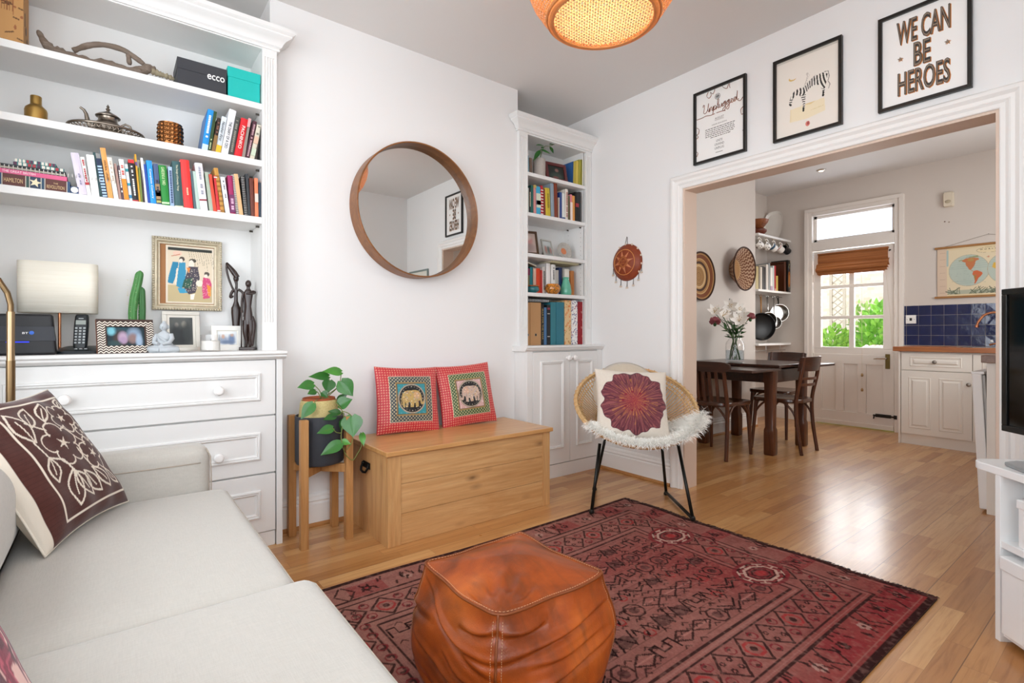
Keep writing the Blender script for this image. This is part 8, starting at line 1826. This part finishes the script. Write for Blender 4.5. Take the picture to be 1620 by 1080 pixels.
m = MB(); m.ball((KX-.002,1.322,2.115), .006, 8, 6); obj_ = obj('wall_plug', m, mat('plug_grey', '#a8988a', .7), smooth=True); tag(obj_, 'right of two small wall plugs below the alarm sensor', 'wall plug', 'wall plugs below the sensor')
# ---- bamboo blind on the garden door
t = thing('roman_blind', 'gathered bamboo roman blind across the top of the garden door', 'blind', (KX-.015,2.15,0)); BL = NT('bamboo_slats'); co = BL.coord((1,.6,150)); n = BL.noise(co, 1.2, 3); BL.bsdf(BL.ramp(n, [(.25,'#5e3313'),(.5,'#96582a'),(.75,'#b87a42')]), .55, bump=(n,.6)); bw = .34
def fold_(y0, y1, ztop, zbot, d0, d1):
    n = 16; m = MB(); P = []
    for i in range(n+1):
        f = i/n; P.append((-(d0+(d1-d0)*math.sin(PI*f)**.6), ztop+(zbot-ztop)*f))
    m.add([(x,y,z) for y in (y0,y1) for x,z in P], [(i,i+1,n+1+i+1,n+1+i) for i in range(n)]); return m
obj('header', fold_(-bw,bw-.004,1.93,1.80,.012,.03), BL.mat, t, solid=.004); obj('fold', fold_(-bw-.012,bw+.006,1.82,1.75,.02,.05), BL.mat, t, solid=.004); obj('fold', fold_(-bw-.004,bw+.01,1.78,1.725,.025,.062), BL.mat, t, solid=.004); obj('fold', fold_(-bw+.006,bw,1.735,1.70,.02,.045), BL.mat, t, solid=.004)
obj('bottom_bar', MB().box(-.03,-.018,-bw+.03,bw-.01,1.690,1.702), BL.mat, t); obj('head_rail', MB().box(-.03,-.0,-bw,bw,1.925,1.94), BL.mat, t)
CO = mat('blind_cord', '#cfc4b0', .8)
obj('pull_cord', MB().tube([(-.045,-.325,1.70),(-.03,-.36,1.2),(-.03,-.375,.9)], .0014, 5), CO, t); obj('pull_cord', MB().tube([(-.045,-.105,1.70),(-.035,-.105,1.2),(-.03,-.105,.40)], .0014, 5), CO, t)
for z_ in (.40,.56): obj('cord_toggle', MB().lathe([(0,0),(.010,.004),(.012,.02),(.007,.035),(0,.037)], 14, (-.03,-.105,z_)), mat('toggle_wood', '#a88a5f', .6), t, smooth=True)
# ================================================================ GARDEN beyond the door
mb = MB().box(6.6, 16, -6, 12, -.3, -.12); struct('ground', mb, mat('pale_paving', '#b9b2a6', .85, var=.1, vs=4))
BRK = NT('pale_garden_brick'); br = BRK.n('ShaderNodeTexBrick'); co = BRK.coord(); sp = BRK.n('ShaderNodeSeparateXYZ'); BRK.l(co, sp.inputs[0]); cb = BRK.n('ShaderNodeCombineXYZ'); BRK.l(sp.outputs[1], cb.inputs[0]); BRK.l(sp.outputs[2], cb.inputs[1]); BRK.l(cb.outputs[0], br.inputs[0]); br.inputs['Scale'].default_value = 4.4
for k, c in (('Color1','#cdb9a0'),('Color2','#e0d3c2'),('Mortar','#c9c4ba')): br.inputs[k].default_value = (*lin(c),1)
BRK.bsdf(br.outputs[0], .85)
mb = MB().box(10.2, 10.4, -6, 12, -.12, 2.05); o = struct('wall_garden', mb, BRK.mat)
mb = MB(); mb.prism([(-2,2.3),(2.62,2.3),(2.9,2.05),(2.9,-.1),(-2,-.1)], 11.4, 13, 'x'); o = obj('neighbouring_house', mb, mat('pale_render', '#d8d2c8', .8)); tag(o, 'pale low building with a sloped roof edge behind the garden wall', 'building')
mb = MB(); mb.add([(11.3,3.3,1.95),(11.3,-2,2.75),(13,-2,2.95),(13,3.3,2.15)], [(0,1,2,3)]); obj('roof', mb, mat('grey_slate', '#6a6c74', .7), o, solid=.06)
t = thing('trellis_post', 'diamond trellis panel standing against the garden wall', 'trellis', (9.6, 3.42, -.12)); TRM = mat('weathered_trellis', '#b8aa98', .8, var=.1)
m = MB()
for z_ in np.arange(.0, 2.0, .11):
    m.tube([(0,-.09,z_),(0,.09,z_+.16)], .009, 4); m.tube([(0.012,.09,z_),(0.012,-.09,z_+.16)], .009, 4)
obj('lattice', m, TRM, t)
for y in (-.10,.10): obj('post', MB().box(-.02,.02,y-.02,y+.02,0,2.25), TRM, t)
def shrub(label, x, y, z, r_, n, cols, seed, flowers=None, lw=.05):
    t = thing('shrub', label, 'shrub', (x,y,z)); rs = random.Random(seed); mats = [mat(f'garden_leaf_{c[1:]}', c, .6, var=.15) for c in cols]
    for k, mt in enumerate(mats):
        m = MB()
        for i in range(n//len(mats)):
            d = Vector((rs.gauss(0,1),rs.gauss(0,1),rs.gauss(0,1))).normalized(); q = rs.random()**.35; c = Vector((d.x*r_[0]*q, d.y*r_[1]*q, r_[2]+d.z*r_[2]*q)); ax = (d+Vector((rs.uniform(-.7,.7),rs.uniform(-.7,.7),rs.uniform(-.3,.7)))).normalized(); leaf_mb(m, c, c+ax*lw*1.8, lw, ax.orthogonal()+Vector((-.3,0,.5)), heart=False, n=4, kk=3)
        o = obj('foliage', m, mt, t, fixn=False); o['kind'] = 'stuff'
    obj('stem', MB().tube([(0,0,0),(.02,.02,r_[2])], .015, 6), mat('bark', '#5a4636', .9), t)
    if flowers:
        m = MB()
        for i in range(26): th = i*2.4; m.ball((flowers[1][0]+.09*math.sqrt(i/26)*math.cos(th)-.1, flowers[1][1]+.13*math.sqrt(i/26)*math.sin(th), flowers[1][2]+.02*math.sin(i)), (.03,.03,.03), 8, 6)
        obj('flower_head', m, mat('garden_flower', flowers[0], .7), t, smooth=True)
shrub('rounded bright green shrub low behind the left door panes', 8.3, 2.98, -.12, (.30,.30,.62), 1100, ['#7fae3c','#9cc850'], 1)
shrub('tall leafy shrub with a pale pink flower head behind the right door panes', 8.3, 2.44, -.12, (.24,.24,.78), 800, ['#6fae34','#8cc648'], 2, ('#e9cdc2',(-.2,-.03,.95)), .07)
shrub('climbing green plant beside the trellis on the garden wall', 9.75, 3.05, -.12, (.2,.28,.85), 500, ['#7da348','#a5c46a'], 3)
# ================================================================ LIGHT AND CAMERA
w = bpy.data.worlds.new('overcast_daylight'); bpy.context.scene.world = w; w.use_nodes = True
nt = w.node_tree; bg = nt.nodes['Background']
bg.inputs[0].default_value = (.86, .93, 1.0, 1); bg.inputs[1].default_value = 3.2
def area(name, loc, rot, sx, sy, e, col=(1,1,1), spread=180):
    l = bpy.data.lights.new(name, 'AREA'); l.shape = 'RECTANGLE'; l.size = sx; l.size_y = sy; l.energy = e; l.color = col; l.spread = R(spread)
    o = bpy.data.objects.new(name, l); C.objects.link(o); o.location = loc; o.rotation_euler = rot; return o
# daylight through the bay window behind the sofa, the kitchen window and the garden door
area('window_daylight', (-1.16, 1.1, 1.535), (0, R(-90), 0), 1.8, 2.1, 56, (.91,.955,1.0))
area('added_south_fill', (.35, -.64, 1.575), (R(90), 0, 0), 2.1, 1.6, 31, (.91,.955,1.0))  # added fill light at the invented south window, brightens the alcoves from the front
area('kitchen_daylight', (4.92, -.16, 1.71), (R(90), 0, 0), 1.6, 1.15, 32, (1.0,.97,.93))
area('garden_daylight', (6.75, 2.15, 1.55), (0, R(90), 0), 1.4, .8, 28, (.97,.98,1.0))
def lamp(name, loc, e, col, r):
    l = bpy.data.lights.new(name, 'POINT'); l.energy = e; l.color = col; l.shadow_soft_size = r; o = bpy.data.objects.new(name, l); C.objects.link(o); o.location = loc; return o
lamp('pendant_bulb', (LX, LY, LZ+.17), 12, (1,.78,.5), .07)
l = bpy.data.lights.new('spot_bulb', 'SPOT'); l.energy = 30; l.color = (1,.88,.72); l.spot_size = R(80); l.spot_blend = .6; l.shadow_soft_size = .03
o = bpy.data.objects.new('spot_bulb', l); C.objects.link(o); o.location = (5.845, 2.237, 2.715)
sc = bpy.context.scene
cam = bpy.data.cameras.new('camera'); co = bpy.data.objects.new('camera', cam); C.objects.link(co); sc.camera = co
cam.sensor_fit = 'HORIZONTAL'; cam.sensor_width = 36; cam.lens = FPX/1620*36; cam.shift_x = 0; cam.shift_y = -(540-HZ)/1620; cam.clip_start = .02; cam.clip_end = 100
co.location = (0,0,EYE); co.rotation_euler = (R(90), 0, -YAW)
sc.view_settings.view_transform = 'Standard'; sc.view_settings.look = 'None'; sc.view_settings.gamma = 1; sc.view_settings.exposure = -.06; sc.view_settings.use_curve_mapping = False
sc.cycles.max_bounces = 12; sc.cycles.diffuse_bounces = 6; sc.cycles.glossy_bounces = 4; sc.cycles.transparent_max_bounces = 16; sc.cycles.transmission_bounces = 6
sc.cycles.caustics_reflective = False; sc.cycles.caustics_refractive = False; sc.cycles.sample_clamp_indirect = 6
